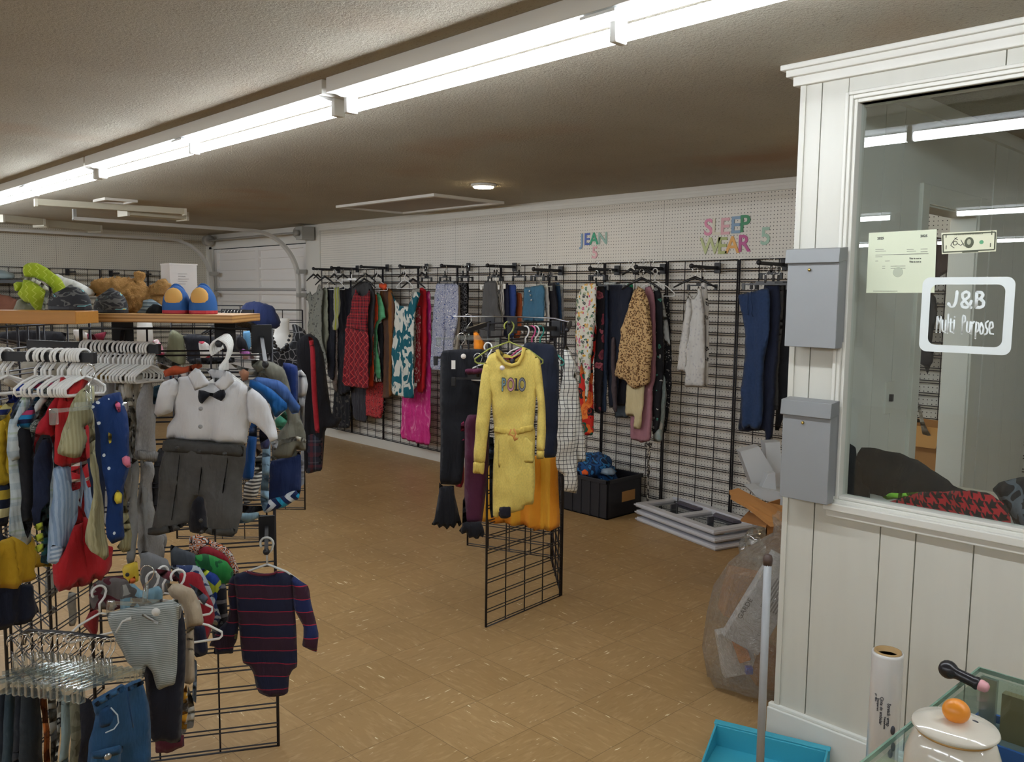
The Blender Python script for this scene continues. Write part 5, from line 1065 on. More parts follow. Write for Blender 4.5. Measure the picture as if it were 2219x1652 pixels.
for s_, c_ in (('815,290 850,310 850,370 830,375 805,320', 'e06a92'), ('760,515 785,530 785,590 770,600 762,560', 'e3c83e'), ('855,700 880,680 910,690 912,760 890,770 860,740', 'de7f9a'), ('805,960 830,925 862,960 855,1020 820,1030 800,1000', 'e6d04a')):
    cl('printed_patch', fmL, s_, cC, F('plain', c_), o, T=.003, off=.018, cell=.008, fold=0)
# clear hanger of the leggings
hanger(FA(205, 800, 2.25, 52), 184, 757, .2, 'clear', 'clear clip hanger with silver hook holding the bubble leggings', 'hangers on the front rail', P=onD(190, 790, 2.26), tilt=0)
for i, x in enumerate((-4, 4, 14, 74, 88, 95, 106, 124, 132, 146, 150, 158, 165, 171, 176, 182)):
    hanger(FA(x, 757, 2.34, A1), x, 755 + x * .012, .12, 'plastic', 'white plastic baby hanger in the row on the front rail', 'hangers on the front rail')
for i, x in enumerate((185, 192, 198, 209, 217, 226, 233, 244, 255, 265, 273, 280, 288, 296, 307, 314, 320, 326)):
    hanger(FA(x, 741, 2.8, A1), x, 738 + (x - 185) * .035, .13, 'plastic', 'white plastic hanger in the long row on the second rail', 'hangers on the second rail')
# ---- second rail: pale garments
def sg(hx, label, cat, pts, mat, parts=(), **kw): return fg(hx, label, cat, pts, mat, parts, grp=lg2, d=kw.pop('d', 2.8), **kw)
sg(210, 'white grey fleecy sleeve left on the second rail', 'top', '690,100 720,30 755,35 750,120 720,170 680,150', F('fleece', 'cfcdc6'))
sg(222, 'mustard and grey speckled shoulder on the second rail', 'top', '735,130 760,85 800,65 800,120 770,150 738,150', F('hstripe', 'c9a45a', '8d9088', p=.05))
sg(258, 'pale grey long suit under the leggings hanger', 'romper', '840,200 880,130 905,120 905,260 915,400 930,640 945,900 930,1100 860,900 860,400', F('plain', 'b9b8b3'))
sg(272, 'white ribbed baby suit on the second rail', 'romper', '895,180 930,115 965,90 965,160 950,260 955,420 952,620 942,740 925,600 905,330', F('plain', 'd0cec6', weave='rib'))
sg(283, 'cream cable knit baby cardigan on the second rail', 'cardigan', '950,150 1000,95 1020,100 1010,190 990,300 975,500 975,700 960,800 950,600 950,300', F('fleece', 'c3bfb2', weave='rib'))
sg(292, 'grey baby trousers hem low on the second rail', 'trousers', '935,700 985,720 985,1100 980,1400 960,1460 890,1455 920,1150', F('plain', '8b8b8a'))
o = sg(312, 'heather grey sweatshirt with folded cuff on the second rail', 'sweatshirt', '1030,150 1060,140 1085,170 1112,260 1128,600 1128,645 1112,728 962,712 968,560 982,300', F('heather', 'a2a1a1'), [('cuff', '966,640 1126,655 1112,728 962,712', F('heather', '8f8e8e', weave='rib'), .022)], ang=50)
sg(308, 'heather grey sweatpants with elastic cuffs below the sweatshirt', 'sweatpants', '985,722 1092,730 1090,900 1095,1215 1160,1265 1172,1400 1132,1482 1040,1498 990,1452 978,1000', F('heather', '969594'), ang=50, crum=.014, d=2.84)
sg(318, 'dark charcoal trousers between sweatpants and romper', 'trousers', '1095,730 1140,640 1185,620 1180,900 1160,1240 1090,1230 1090,900', F('plain', '3a3a3d'), ang=40, d=2.9)
sg(330, 'pale grey fleece leg behind the romper', 'trousers', '1120,1230 1180,1240 1195,1290 1175,1400 1120,1390', F('plain', '8c8b8b'), ang=40, d=2.9)
# garments further back on the same rails
sg(200, 'cream baby suit deep on the second rail behind the leggings', 'romper', '560,120 640,60 700,120 720,500 700,1000 600,1050 570,600', F('plain', 'b9b5a8'), d=2.95, ang=20, mir=0)
sg(225, 'light grey baby suit deep on the second rail', 'romper', '700,110 760,60 830,110 850,600 840,1180 740,1200 700,700', F('heather', 'a9a9a8'), d=2.93, ang=20, mir=0)
sg(250, 'steel grey baby trousers deep on the second rail', 'trousers', '820,130 880,80 950,130 960,600 950,1250 850,1260 820,700', F('plain', '7f8286'), d=2.91, ang=20, mir=0)
fg(40, 'navy baby jacket deep on the front rail', 'jacket', '20,330 110,250 200,330 230,700 220,1120 60,1150 10,700', F('plain', '252b42'), d=2.62, ang=15, mir=0)
fg(90, 'charcoal baby jacket deep on the front rail', 'jacket', '210,300 300,230 400,300 430,700 420,1100 250,1120 200,700', F('plain', '2c2d33'), d=2.6, ang=15, mir=0)
fg(150, 'burgundy baby jacket deep on the front rail', 'jacket', '390,320 480,240 580,300 640,700 620,1120 450,1140 390,700', F('plain', '4a1f2a'), d=2.58, ang=15, mir=0)
fg(178, 'dark blue baby suit deep on the front rail', 'romper', '580,330 640,260 740,330 760,800 740,1250 640,1260 590,800', F('plain', '232f4c'), d=2.56, ang=15, mir=0)
# ---- the white and grey romper on its own arm
fR = FA(478, 800, 2.42, -4)
WT = F('plain', 'dcdde0'); GT = F('fleece', '4f4e4c')
kr = dict(T=.03, fold=.006, fper=.09, crum=.006, cell=.014, Rr=.045, drop=.4)
o = cl('romper', fR, '385,112 290,122 250,240 248,330 250,400 205,480 200,565 330,578 560,592 772,612 795,440 800,330 800,200 712,150 600,175 560,170 460,165', cD, WT, None, 'white shirt and grey trouser baby romper with a black bow tie', 'romper', 'baby clothes on the romper arm', **kr)
cl('sleeve', fR, '300,120 270,128 180,158 150,220 128,300 112,390 122,416 245,375 262,300 300,220', cD, WT, o, T=.028, off=.012, cell=.012, fold=.004, crum=.008)
cl('sleeve', fR, '790,182 880,235 930,290 962,400 1000,530 1012,592 1002,632 985,642 940,552 850,466 790,440 785,300', cD, WT, o, T=.028, off=.012, cell=.012, fold=.004, crum=.008)
cl('trouser_legs', fR, '203,562 560,592 776,610 772,700 745,880 748,1100 708,1252 560,1242 490,1218 492,1090 472,985 432,972 392,1020 372,1100 366,1162 290,1212 150,1246 95,1236 102,1180 150,1050 165,780 190,650', cD, GT, o, T=.034, off=.004, cell=.013, fold=.006, fper=.09, crum=.007, Rr=.045, drop=.4)
cl('waistband', fR, '203,562 560,590 777,608 773,688 560,668 190,648', cD, F('fleece', '464543'), o, T=.006, off=.036, cell=.012, fold=.002)
cl('cuff', fR, '95,1190 290,1170 368,1150 366,1168 290,1214 150,1248 93,1238', cD, F('fleece', '474644'), o, T=.007, off=.036, cell=.012, fold=.002)
cl('cuff', fR, '492,1178 560,1196 716,1190 706,1254 560,1244 490,1220', cD, F('fleece', '474644'), o, T=.007, off=.036, cell=.012, fold=.002)
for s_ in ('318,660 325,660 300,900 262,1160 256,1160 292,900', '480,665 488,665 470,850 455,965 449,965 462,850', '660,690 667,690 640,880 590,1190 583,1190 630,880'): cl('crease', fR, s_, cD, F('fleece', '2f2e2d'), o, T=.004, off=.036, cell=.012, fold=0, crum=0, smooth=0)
cl('collar', fR, '435,52 470,66 500,110 535,160 520,182 470,200 430,216 400,150 384,108', cD, WT, o, T=.008, off=.045, cell=.01, fold=.002, smooth=.08)
cl('collar', fR, '660,70 700,88 716,150 636,226 590,190 565,168 620,118', cD, WT, o, T=.008, off=.045, cell=.01, fold=.002, smooth=.08)
cl('collar_stand', fR, '470,66 540,72 600,76 660,72 620,120 565,160 540,166 500,110', cD, F('plain', 'c6c7ca'), o, T=.004, off=-.012, cell=.01, fold=0)
cl('size_label', fR, '528,128 575,130 575,165 535,160', cD, F('plain', 'e4e4e6'), o, T=.002, off=.0, cell=.01, fold=0, smooth=0)
cl('bow_tie', fR, '462,208 500,212 540,228 568,232 600,214 640,198 656,236 648,262 625,287 590,272 556,256 540,250 515,275 490,306 470,296 458,260', cD, F('plain', '15171f'), o, T=.014, off=.048, cell=.008, fold=.002, crum=.002)
None and cl('placket', fR, '516,290 545,300 552,440 530,572 478,568 500,440 520,380', cD, F('plain', 'd0d1d4'), o, T=.004, off=.05, cell=.012, fold=.002)
for (x, y), c_ in zip(poly('500,334 497,460 335,612 486,636 668,652 505,1200 500,1120', cD), ['8f9092'] * 2 + ['2c2b2a'] * 5):
    u, v = fR.uv(x, y); MB().lathe([(.006, 0), (.006, .003), (.002, .004)], (u, -.048, v), 10, Matrix.Rotation(math.pi / 2, 4, 'X')).build('button', solid(c_, .35), o, M=I4)
cl('dark_vest', FA(430, 1100, 2.62, 0), '385,960 480,960 500,1240 370,1240 350,1160', cD, F('plain', '1f2028'), None, 'black garment seen between the trouser legs of the romper', 'trousers', lg3, T=.02, cell=.02)
for i in range(6):
    dd = 2.44 + i * .05; M = Frame(onD(476 + i * 3, 737 - i * 2.2, dd), Matrix.Rotation(math.radians(-8 - i * 5), 3, 'Z') @ fR.u).M @ Matrix.Diagonal((1.35, 1.35, 1.35, 1))
    hanger_at(M, .2, 'plastic', 'nearest white ring-hook hanger holding the romper' if i == 0 else 'white hanger stacked behind the romper hanger', None if i == 0 else 'hangers stacked behind the romper')
free_arm(488, 728, 2.98, 474, 745, 2.44, 'short black arm holding the romper', 'display arms of the front left grid', w=.07, hgt=.1)
free_arm(567, 735, 2.98, 575, 790, 2.6, 'black arm right of the romper arm, above the navy jersey', 'display arms of the front left grid', w=.07, hgt=.1)
free_arm(266, 722, 2.97, 262, 760, 2.8, 'black plate and arm above the long row of hangers', 'display arms of the front left grid', w=.07, hgt=.1)
free_arm(578, 1145, 2.98, 577, 1196, 2.72, 'low black arm holding the striped bodysuit', 'display arms of the front left grid', w=.055, hgt=.09)
# ---- left of romper, behind
def bg(label, cat, pts, mat, d, ang=-25, cr=cB, grp=lg3, x=480, y=760, **kw):
    k = dict(T=.018, fold=.01, fper=.06, crum=.008, cell=.018); k.update(kw)
    P0 = poly(pts, cr); mx = sum(p[0] for p in P0) / len(P0); my = sum(p[1] for p in P0) / len(P0)
    return cl(cat.replace(' ', '_').replace('-', '_'), FA(mx, my, d, ang), pts, cr, mat, None, label, cat, grp, **k)
bg('orange folded baby top left of the romper hanger', 'top', '270,1330 400,1270 480,1290 640,1250 700,1262 690,1290 560,1340 440,1370 430,1400 290,1420', F('plain', 'c65a38'), 2.75, 30)
bg('white leaf print cloth left of the romper hanger', 'top', '190,1160 280,1170 380,1230 480,1275 400,1290 280,1260 200,1230', F('leaves', 'd9d8cf', '6b7f88', p=.03, q=.55), 2.85, 20)
bg('red blue and white print garment behind the romper collar', 'top', '270,1400 440,1370 560,1340 620,1320 600,1380 480,1420 300,1470', F('plaid', 'd6c9c4', '3a4a68', 'b33a3a', p=.05), 2.72, 20)
bg('tan beige garment between the hanger rows', 'top', '190,1250 250,1255 360,1300 330,1320 240,1310', F('plain', 'b9a183'), 2.8, 10)
bg('teal blue garment left behind the romper sleeve', 'top', '160,1500 230,1480 260,1500 240,1620 210,1700 160,1700', F('plain', '2a5a72'), 2.7, 30)
# ---- right of the romper
bg('bright blue t-shirt with pointed sleeve beside the romper', 't-shirt', '790,140 860,155 960,212 1072,320 1062,352 982,422 930,300 862,240 790,190', F('plain', '1b5c9e'), 2.62, 20, cD)
bg('bright blue long hem below the romper sleeve', 't-shirt', '805,440 848,465 845,600 822,852 742,852 760,700 790,520', F('plain', '164a88'), 2.66, 20, cD)
o = bg('denim blue shirt with rolled cuff behind the bright blue t-shirt', 'shirt', '800,150 850,120 900,128 1002,145 1062,190 1112,272 1156,332 1142,382 1102,392 1062,320 962,240 860,200', F('denim', '40619c'), 2.72, 25, cD)
bg('mint green top corner below the bright blue t-shirt', 'top', '975,430 1050,360 1066,400 1066,442 1012,512 985,480', F('plain', '4f9c80'), 2.74, 20, cD)
bg('purple navy top between romper sleeve and denim', 'top', '862,480 935,550 945,600 930,640 880,640 865,560', F('plain', '2e2f52'), 2.68, 20, cD)
bg('tan legging strip left of the striped leggings', 'leggings', '840,600 880,600 880,660 842,700', F('plain', 'a98566'), 2.7, 20, cD)
bg('black and white thin striped leggings below the romper', 'leggings', '842,690 885,650 885,860 862,930 855,970 800,1025 755,1036 748,1000 760,890 830,830', F('hstripe', 'dcdad4', '4a4a4c', p=.012), 2.72, 15, cD)
bg('pale washed denim trousers below the jacket', 'trousers', '890,600 945,590 946,700 932,880 936,990 915,1062 892,1086 872,1000 880,800', F('denim', '7f9db4'), 2.78, 15, cD)
o = bg('sage green jacket with cream striped hem', 'jacket', '800,20 880,5 960,15 1040,60 1080,180 1110,330 1160,420 1195,520 1198,650 1160,652 1128,640 1142,690 1050,700 952,722 962,640 1010,520 1062,442 1040,300 960,150', F('plain', '77766a'), 2.86, 20, cD)
cl('hem_stripe', Frame(o.matrix_world.translation, o.matrix_world.to_3x3().col[0]), '960,600 1030,560 1130,540 1195,560 1197,590 1120,575 1030,590 958,640', cD, F('hstripe', 'a8a597', 'd9d6ca', p=.05), o, T=.01, off=.03, cell=.014)
bg('sage collar and placket of a second green jacket', 'jacket', '800,5 870,0 905,60 912,100 850,90 812,50', F('plain', '66665a'), 2.8, 20, cD)
bg('light grey folded sleeve over the sage jacket', 'top', '640,20 780,60 900,85 1015,118 1012,140 900,130 760,100', F('plain', 'bdbcb6'), 2.82, 25, cD, T=.01)
bg('tan brown small garment under the romper collar', 'top', '712,90 760,60 800,90 785,150 740,150', F('plain', '9c6b50'), 2.66, 10, cD)
bg('white long sleeve with ribbed stripes at the right end', 'top', '1140,60 1168,70 1202,110 1216,180 1192,300 1186,600 1190,880 1165,902 1148,835 1165,650 1175,420 1140,250', F('vstripe', 'd9d9dc', 'c2c4c9', p=.02), 2.98, 10, cD)
bg('royal navy jacket shoulder left of the white sleeve', 'jacket', '1030,20 1090,25 1142,45 1145,250 1130,380 1090,330 1060,200', F('plain', '1c3370'), 2.95, 10, cD)
o = bg('navy sports jersey with chevron hem low beside the romper', 'jersey', '940,728 1050,700 1165,650 1166,930 1140,985 1050,1030 930,1082 900,1086 935,980', F('plain', '1b2a55'), 2.9, 10, cD)
cl('chevron_hem', Frame(o.matrix_world.translation, o.matrix_world.to_3x3().col[0]), '925,1000 1020,975 1100,935 1165,925 1150,990 1050,1045 930,1085 900,1088 912,1040', cD, F('chevron', '2a9cc4', '1b2a55', 'd8dde4', '1b2a55', p=.06, q=.075), o, T=.02, off=.02, cell=.012)
bg('dark slate hem below the striped leggings', 'trousers', '715,1045 890,1040 892,1082 730,1104', F('plain', '262a38'), 2.8, 10, cD)
bg('pale blue trouser leg end above the low arm', 'trousers', '715,1105 800,1085 872,1090 872,1125 780,1168 715,1180', F('plain', '86a4b4'), 2.85, 10, cD)
# ---- seen through the top of the front grid
def tg(label, cat, pts, c, d=3.9, cr=cB, **k): return bg(label, cat, pts, c if not isinstance(c, str) else F('plain', c), d, 0, cr, lg6, **k)
tg('olive jacket seen through the front left grid', 'jacket', '300,1200 310,1080 335,920 370,880 430,900 500,950 520,1100 510,1260 400,1270', '73745c')
tg('pink and red floral blouse seen through the grid', 'blouse', '150,1000 220,980 270,1060 285,1150 260,1190 180,1170', F('floral', 'e0a0ae', 'cf3f6e', 'e9dada', 'a83050', p=.05, q=.4))
tg('black top with a yellow trim behind the front grid', 'top', '490,950 560,930 700,940 830,960 850,1080 800,1220 540,1240 520,1080', '22242c')
tg('white and red print garment behind the front grid', 'top', '655,1010 720,1005 780,1040 800,1180 700,1215 665,1200', F('floral', 'e8e4e2', 'b8304a', 'e8e4e2', p=.08, q=.45), 3.8)
tg('light blue shirt seen through the right of the front grid', 'shirt', '1140,900 1230,890 1235,1060 1210,1110 1155,1060', '6fa9d8', 3.8)
tg('black jacket with a small red patch behind the grid', 'jacket', '1050,960 1110,930 1180,1000 1200,1110 1090,1120 1050,1100', '23232a', 3.75)
tg('lilac and pink striped top behind the sage jacket', 'top', '1090,1110 1150,1085 1220,1120 1275,1200 1140,1205', F('hstripe', 'b06ab0', 'd06a94', 'e0c4d0', p=.06), 3.3)
tg('maroon and white jersey under the wooden shelf', 'jersey', '820,900 900,900 1030,960 1200,920 1160,1030 820,1030', F('vstripe', '7a1f33', '8a2439', 'e6e2de', p=.3), 3.9, cA)
tg('dark clothes mass under the shelf at the left', 'jacket', '0,930 300,900 740,930 730,1040 300,1100 0,1020', '2a2a2f', 3.6, cA)
tg('pale beige garments behind the front rail hangers', 'top', '300,1230 560,1200 700,1250 760,1400 620,1560 300,1600 0,1500', 'b0aca0', 3.2, cA)
tg('light grey garment behind the second rail hangers', 'top', '1040,1180 1400,1160 1720,1200 1740,1420 1350,1500 1050,1450', 'a9a8a6', 3.2, cA)
tg('black and white zebra striped top right of the hanger row', 'top', '1740,1230 1850,1260 1960,1400 1960,1460 1750,1440', F('swirl', 'd6d5d2', '2a2a2d', p=.04), 3.0, cA)
tg('dark grey coat further right behind the grid', 'coat', '540,1210 640,1190 1050,1180 1060,1240 800,1260 560,1260', '33343a', 3.6)
cap = blob('baseball_cap', onD(560, 690, 5.6), (.16, .12, .11), F('plain', '24305a'), 'navy blue cap behind the wooden shelf end', 'cap', seed=4, amp=.15)
tg('dark navy hanging clothes behind the shelf end', 'jacket', '1060,770 1180,740 1300,770 1400,840 1400,900 1060,860', '23283c', 5.5)
for i in range(6): hanger(FA(492 + i * 7, 672, 5.4, 50), 492 + i * 7, 671, .36, 'black', 'dark hanger in the row behind the wooden shelf end', 'hangers behind the wooden shelf')
rail(onD(485, 674, 5.4), onD(548, 676, 5.4), .012, 'black rail with dark hangers behind the wooden shelf end')
P_ = onD(314, 720, 3.9); MB().lathe([(.035, -.09), (.034, .02), (.03, .05), (.0, .052)], P_, 20).build('display_neck', WP, label='white display neck seen through the grid left of the olive jacket', cat='mannequin')
# ---- wooden shelf boards
def wood(c1, c2, ax, ply=False):
    t = NT('wood'); P = t.coord('Object'); g_ = t.noise(t.mapv(P, ax), 6, 4, .6, .6); col = t.mix(g_, lin(c1), lin(c2))
    if ply: z = t.sep(P)[2]; f = t.math('FRACT', t.math('DIVIDE', z, .0105)); col = t.mix(t.math('LESS_THAN', f, .42), col, lin('9a6a35'))
    k = t.vor(P, 4.5)[0]; col = t.mix(t.math('LESS_THAN', k, .05), col, lin('7a4d22')); t.bump(g_, .1, .003); return t.done(col, .5)
def board(x0, x1, dn, zt, th, dep, mat, label, yaw=0):
    a_ = onD(x0, 690, dn); c_ = onD(x1, 690, dn); a_.z = c_.z = 0; u = (c_ - a_); L = u.length; u.normalize(); n_ = Vector((-u.y, u.x, 0)); n_ = n_ if n_.dot(Fh) > 0 else -n_
    M = Matrix((u, n_, ZZ)).transposed().to_4x4(); M.translation = Vector((a_.x, a_.y, zt - th))
    o = MB().box((0, 0, 0), (L, dep, th)).build('shelf_board', mat, M=M, bevel=.002); return tag(o, label, 'shelf board')
ZS = 1.592
board(168, 504, 2.72, ZS, .026, .30, wood('cfa266', 'bd8c50', (.7, 8, 20), True), 'pale plywood shelf board carrying the bear and the blue slippers')
board(-90, 164, 2.50, ZS + .012, .038, .14, wood('b97f35', 'a06a28', (1, 10, 14)), 'thick orange brown pine board at the left end of the shelf')
# ---- things on the shelf
def slipper(px, py, d, L, Wd, Hh, yaw, upper, sole, label, cat='slipper', grp=None, toe=None, z=None):
    P = onD(px, py, d); P.z = z or ZS; M = Matrix.Translation(P) @ Matrix.Rotation(yaw, 4, 'Z'); r = empty('slipper', M=M, label=label, cat=cat, group=grp)
    n = 24; m_ = 12
    def foot(a): return Vector((math.cos(a) * L / 2, math.sin(a) * Wd / 2 * (1 + .18 * math.cos(a)), 0))
    MB().prism([foot(2 * math.pi * k / n) for k in range(n)], (0, 0, 0), (0, 0, .014)).build('sole', sole, r, M=I4, bevel=.003)
    vs = []; fs = []
    for i in range(m_ + 1):
        s_ = i / m_
        for k in range(n):
            a = 2 * math.pi * k / n; p = foot(a); front = (math.cos(a) + 1) / 2
            hh = Hh * (.55 + .45 * front) * math.sin(s_ * math.pi / 2); sc = math.cos(s_ * math.pi / 2 * (.62 + .2 * front)); x = p.x * sc - (1 - sc) * L * .12
            vs.append((x, p.y * sc, .012 + hh))
    fs = [(i * n + k, i * n + (k + 1) % n, (i + 1) * n + (k + 1) % n, (i + 1) * n + k) for i in range(m_) for k in range(n)]
    MB().add(vs, fs, True).build('upper', upper, r, M=I4)
    MB().tube([Vector(vs[m_ * n + k]) for k in range(n)], .006, 6, closed=True).build('collar', upper, r, M=I4)
    me_ = MB().add([Vector(vs[m_ * n + k]) * .97 + Vector((0, 0, -.004)) for k in range(n)], [tuple(range(n))]).build('lining', solid('202024', .9), r, M=I4)
    if toe: MB().ell((L * .33, 0, Hh * .62), L * .17, Wd * .34, Hh * .42).build('toe_patch', toe, r, M=I4)
    return r
def objcamo(*c):
    t = NT('camo_cloth'); P = t.coord('Object'); n_ = t.noise(t.mapv(P, (1, 1, 2)), 22, 1, .5, .8); col = t.ramp(n_, [(0, lin(c[0]))] + [(.40 + .06 * i, lin(x)) for i, x in enumerate(c[1:], 1)]); return t.done(col, .8)
cm = objcamo('202126', '202126', '5b5b5a', '202126', '6fa9ae', '26262a'); cm2 = objcamo('202126', '5b5b5a', '26262a', '3a3a3c', '6fa9ae', 'c9a23a'); SB = solid('1c1d24', .6)
rt = YAW - .15
slipper(152, 690, 2.66, .135, .07, .062, rt + .1, cm, SB, 'left camouflage slipper in front of the lime hat', grp=None, z=ZS + .012)
slipper(240, 690, 2.84, .125, .07, .066, rt - .1, cm2, SB, 'right camouflage slipper with a yellow patch', grp=None)
BL = F('plain', '1f5090'); BLs = solid('1f5594', .8); RD = solid('b3303c', .6); TN = solid('d0a25a', .8)
slipper(385, 690, 2.86, .11, .088, .083, rt - 1.35, BLs, RD, 'left blue slipper with tan toe and red sole', grp=None, toe=TN)
slipper(443, 690, 2.86, .11, .088, .085, rt - 1.45, BLs, RD, 'right blue slipper with tan toe and red sole', grp=None, toe=TN)
# teddy bear lying face down
def fur(c1, c2):
    t = NT('fur'); P = t.coord('Object'); n_ = t.noise(P, 120, 3, .7, 1.2); col = t.mix(n_, lin(c1), lin(c2)); t.bump(t.noise(P, 170, 3, .7, 1.5), 1, .012); return t.done(col, .95)
fb = FA(290, 660, 2.95, 0); b = MB()
def at2(x, y, out=0): u, v = fb.uv(x, y); return Vector((u, -out, v))
for (x, y, rx, ry, rz) in ((262, 632, .075, .06, .045), (228, 624, .045, .045, .03), (292, 655, .05, .055, .055), (285, 640, .06, .06, .05), (302, 668, .03, .04, .028)): b.ell(at2(x, y), rx, ry, rz, 20, 12)
b.tube([at2(296, 632), at2(301, 612), at2(302, 600)], [.026, .015, .014], 12); b.ell(at2(302, 598), .016, n=12)
b.tube([at2(300, 640), at2(325, 640), at2(345, 628), at2(354, 624)], [.03, .02, .022, .026], 14); b.ell(at2(353, 626), .026, .03, .030, 14)
b.tube([at2(298, 650), at2(330, 652), at2(345, 655)], [.03, .024, .022], 12); b.ell(at2(347, 655), .024, n=12)
o = b.build('teddy_bear', fur('e2b06c', 'b98645'), M=fb.M); tag(o, 'curly golden tan teddy bear lying face down on the shelf', 'teddy bear')
rm = o.modifiers.new('remesh', 'REMESH'); rm.mode = 'VOXEL'; rm.voxel_size = .006; rm.use_smooth_shade = True
tx = D.textures.new('curls', 'CLOUDS'); tx.noise_scale = .011; dm = o.modifiers.new('curls', 'DISPLACE'); dm.texture = tx; dm.strength = .026; dm.mid_level = .4
# lime and white hat, behind it a grey shoe
LM = F('chevron', 'a3b82c', 'a3b82c', 'a3b82c', 'a3b82c', 'a3b82c', 'c3d25a', p=.02, q=.022); fh = FA(75, 650, 2.72, 10)
o = cl('sun_hat', fh, '262,190 300,160 350,150 430,158 520,210 600,265 680,330 728,420 742,520 640,528 600,505 585,440 500,370 400,318 275,312 255,250', cA, LM, None, 'lime green wavy print cloth hat with white lining', 'hat', None, T=.02, fold=.006, cell=.01)
cl('crown', fh, '275,340 330,330 420,350 520,420 570,470 570,540 520,640 500,680 430,690 380,630 350,600 300,610 250,560 215,500 260,420', cA, LM, o, T=.045, off=.02, cell=.01, fold=.01, crum=.01)
cl('trim', fh, '270,315 300,308 400,318 500,365 585,430 600,500 570,600 545,680 500,684 540,560 560,470 480,405 380,350 280,345', cA, F('plain', 'd2d6c0'), o, T=.02, off=.055, cell=.01, fold=.002)
cl('side_flap', fh, '150,390 190,365 270,370 250,440 215,470 170,470', cA, LM, o, T=.01, off=.0, cell=.01)
o = cl('cloth_bundle', FA(150, 630, 2.9, 5), '570,240 650,280 760,322 870,350 960,398 1082,490 1060,525 940,525 830,552 740,560 640,560 620,420', cA, F('plain', 'e3e5e0'), None, 'crumpled white cloth between the lime hat and the bear', 'cloth', None, T=.06, fold=.01, crum=.02, cell=.012, Rr=.06)
o = cl('sneaker', FA(50, 665, 2.72, 0), '115,735 150,650 190,580 240,555 300,600 350,620 400,680 425,740', cA, F('fleece', '8a8a7c'), None, 'grey green shoe at the left end of the shelf under the lime hat', 'shoe', None, T=.035, cell=.01, fold=.002, crum=.004, Rr=.04)
cl('toe_panel', FA(50, 665, 2.72, 0), '115,735 140,690 230,650 330,665 400,700 425,740', cA, F('plain', '776b55'), o, T=.03, off=.012, cell=.01, fold=0)
o = cl('baseball_cap', FA(325, 668, 2.88, 0), '1470,735 1530,712 1590,640 1600,575 1700,555 1760,590 1800,620 1850,650 1860,740 1700,745 1600,748', cA, F('hstripe', '8fa3ad', '5a6e7a', 'a9bac0', p=.012), None, 'grey blue striped cap with dark lining beside the bear', 'cap', None, T=.03, cell=.01, fold=.004, crum=.004)
cl('lining', FA(325, 668, 2.88, 0), '1640,740 1680,670 1740,612 1800,620 1850,650 1860,742', cA, F('plain', '26282c'), o, T=.02, off=.028, cell=.01)
fc = onD(370, 680, 3.04); fc.z = ZS; ang = YAW + .69
M = Matrix.Translation(fc) @ Matrix.Rotation(ang, 4, 'Z'); r = empty('carton', M=M, label='white cardboard carton standing behind the blue slippers', cat='carton')
MB().box((0, 0, 0), (.097, .097, .172)).build('body', solid('cfccc9', .7), r, M=I4, bevel=.001)
MB().box((-.001, -.001, .168), (.099, .099, .174)).build('lid', solid('d6d3d0', .7), r, M=I4)
for k in range(5): MB().box((.03, -.0012, .10 + k * .009), (.055 + (k % 3) * .006, -.0004, .1025 + k * .009)).build('printed_line', solid('a9a6a4'), r, M=I4)
# shelf things at the left edge, on the left wall grid
P0 = onX(0, 606, XL + .35); y0 = P0.y; z0 = P0.z
r = empty('wall_shelf', (XL + .2, y0 - .2, z0), 'dark wall shelf with a pale blue tray at the far left edge', 'shelf')
bld(MB().box((XL + .04, y0 - .9, z0 - .04), (XL + .4, y0 + .28, z0)), 'board', solid('55585c', .5), r)
bld(MB().box((XL + .04, y0 - .9, z0 - .52), (XL + .4, y0 + .28, z0 - .46)), 'board', solid('3d3f44', .5), r)
blob('plastic_tray', (XL + .24, y0 - .08, z0 + .05), (.14, .26, .07), solid('a9bcc0', .4), 'pale blue plastic tray on the far left wall shelf', 'tray', seed=2, amp=.1)
blob('folded_clothes', (XL + .24, y0 - .02, z0 - .33), (.16, .25, .15), F('plain', '8a5c4a'), 'crumpled brown clothes on the lower far left shelf', 'clothes', seed=6, amp=.35)
free_arm(146, 590, 0, 172, 588, 9.1, 'small dark arm on the left wall grid above the white cloth', 'display arms on the left wall'); free_arm(240, 593, 0, 262, 592, 9.3, 'small dark arm on the left wall grid above the bear', 'display arms on the left wall'); free_arm(308, 595, 0, 330, 593, 9.5, 'small dark arm on the left wall grid beside the carton', 'display arms on the left wall')
# ============================================================ striped bodysuit and lower rails
fB = FA(575, 1240, 2.74, 0); BD = F('bands', '33202f', '1d2138', '8f2038', p=.0865); kk = dict(T=.02, fold=.003, fper=.12, crum=.004, cell=.014, Rr=.03)
o = cl('bodysuit', fB, '760,165 870,132 915,150 960,156 1040,155 1080,146 1105,130 1200,155 1240,190 1232,330 1240,480 1252,620 1262,892 1222,920 1196,970 1186,1105 1130,1126 1030,1128 960,1098 936,1050 912,950 870,892 826,872 815,760 800,600 780,420 770,300', cF, BD, None, 'navy and maroon striped long sleeved baby bodysuit on the low arm', 'bodysuit', None, **kk)
cl('sleeve', fB, '1200,156 1262,195 1345,250 1357,290 1372,400 1402,520 1432,640 1416,775 1375,766 1300,726 1312,650 1310,572 1245,460 1232,420 1225,280', cF, F('bands', '3b2030', '1f2a58', 'b02640', p=.0865), o, T=.02, off=.006, cell=.014, fold=.003)
cl('sleeve', fB, '790,160 750,170 708,220 700,330 712,440 690,545 612,620 545,746 600,750 585,806 740,806 745,748 770,700 790,560 782,420 775,300', cF, F('bands', '2a1c2a', '1b1e34', '8f2038', p=.0865), o, T=.02, off=-.02, cell=.014, fold=.003)
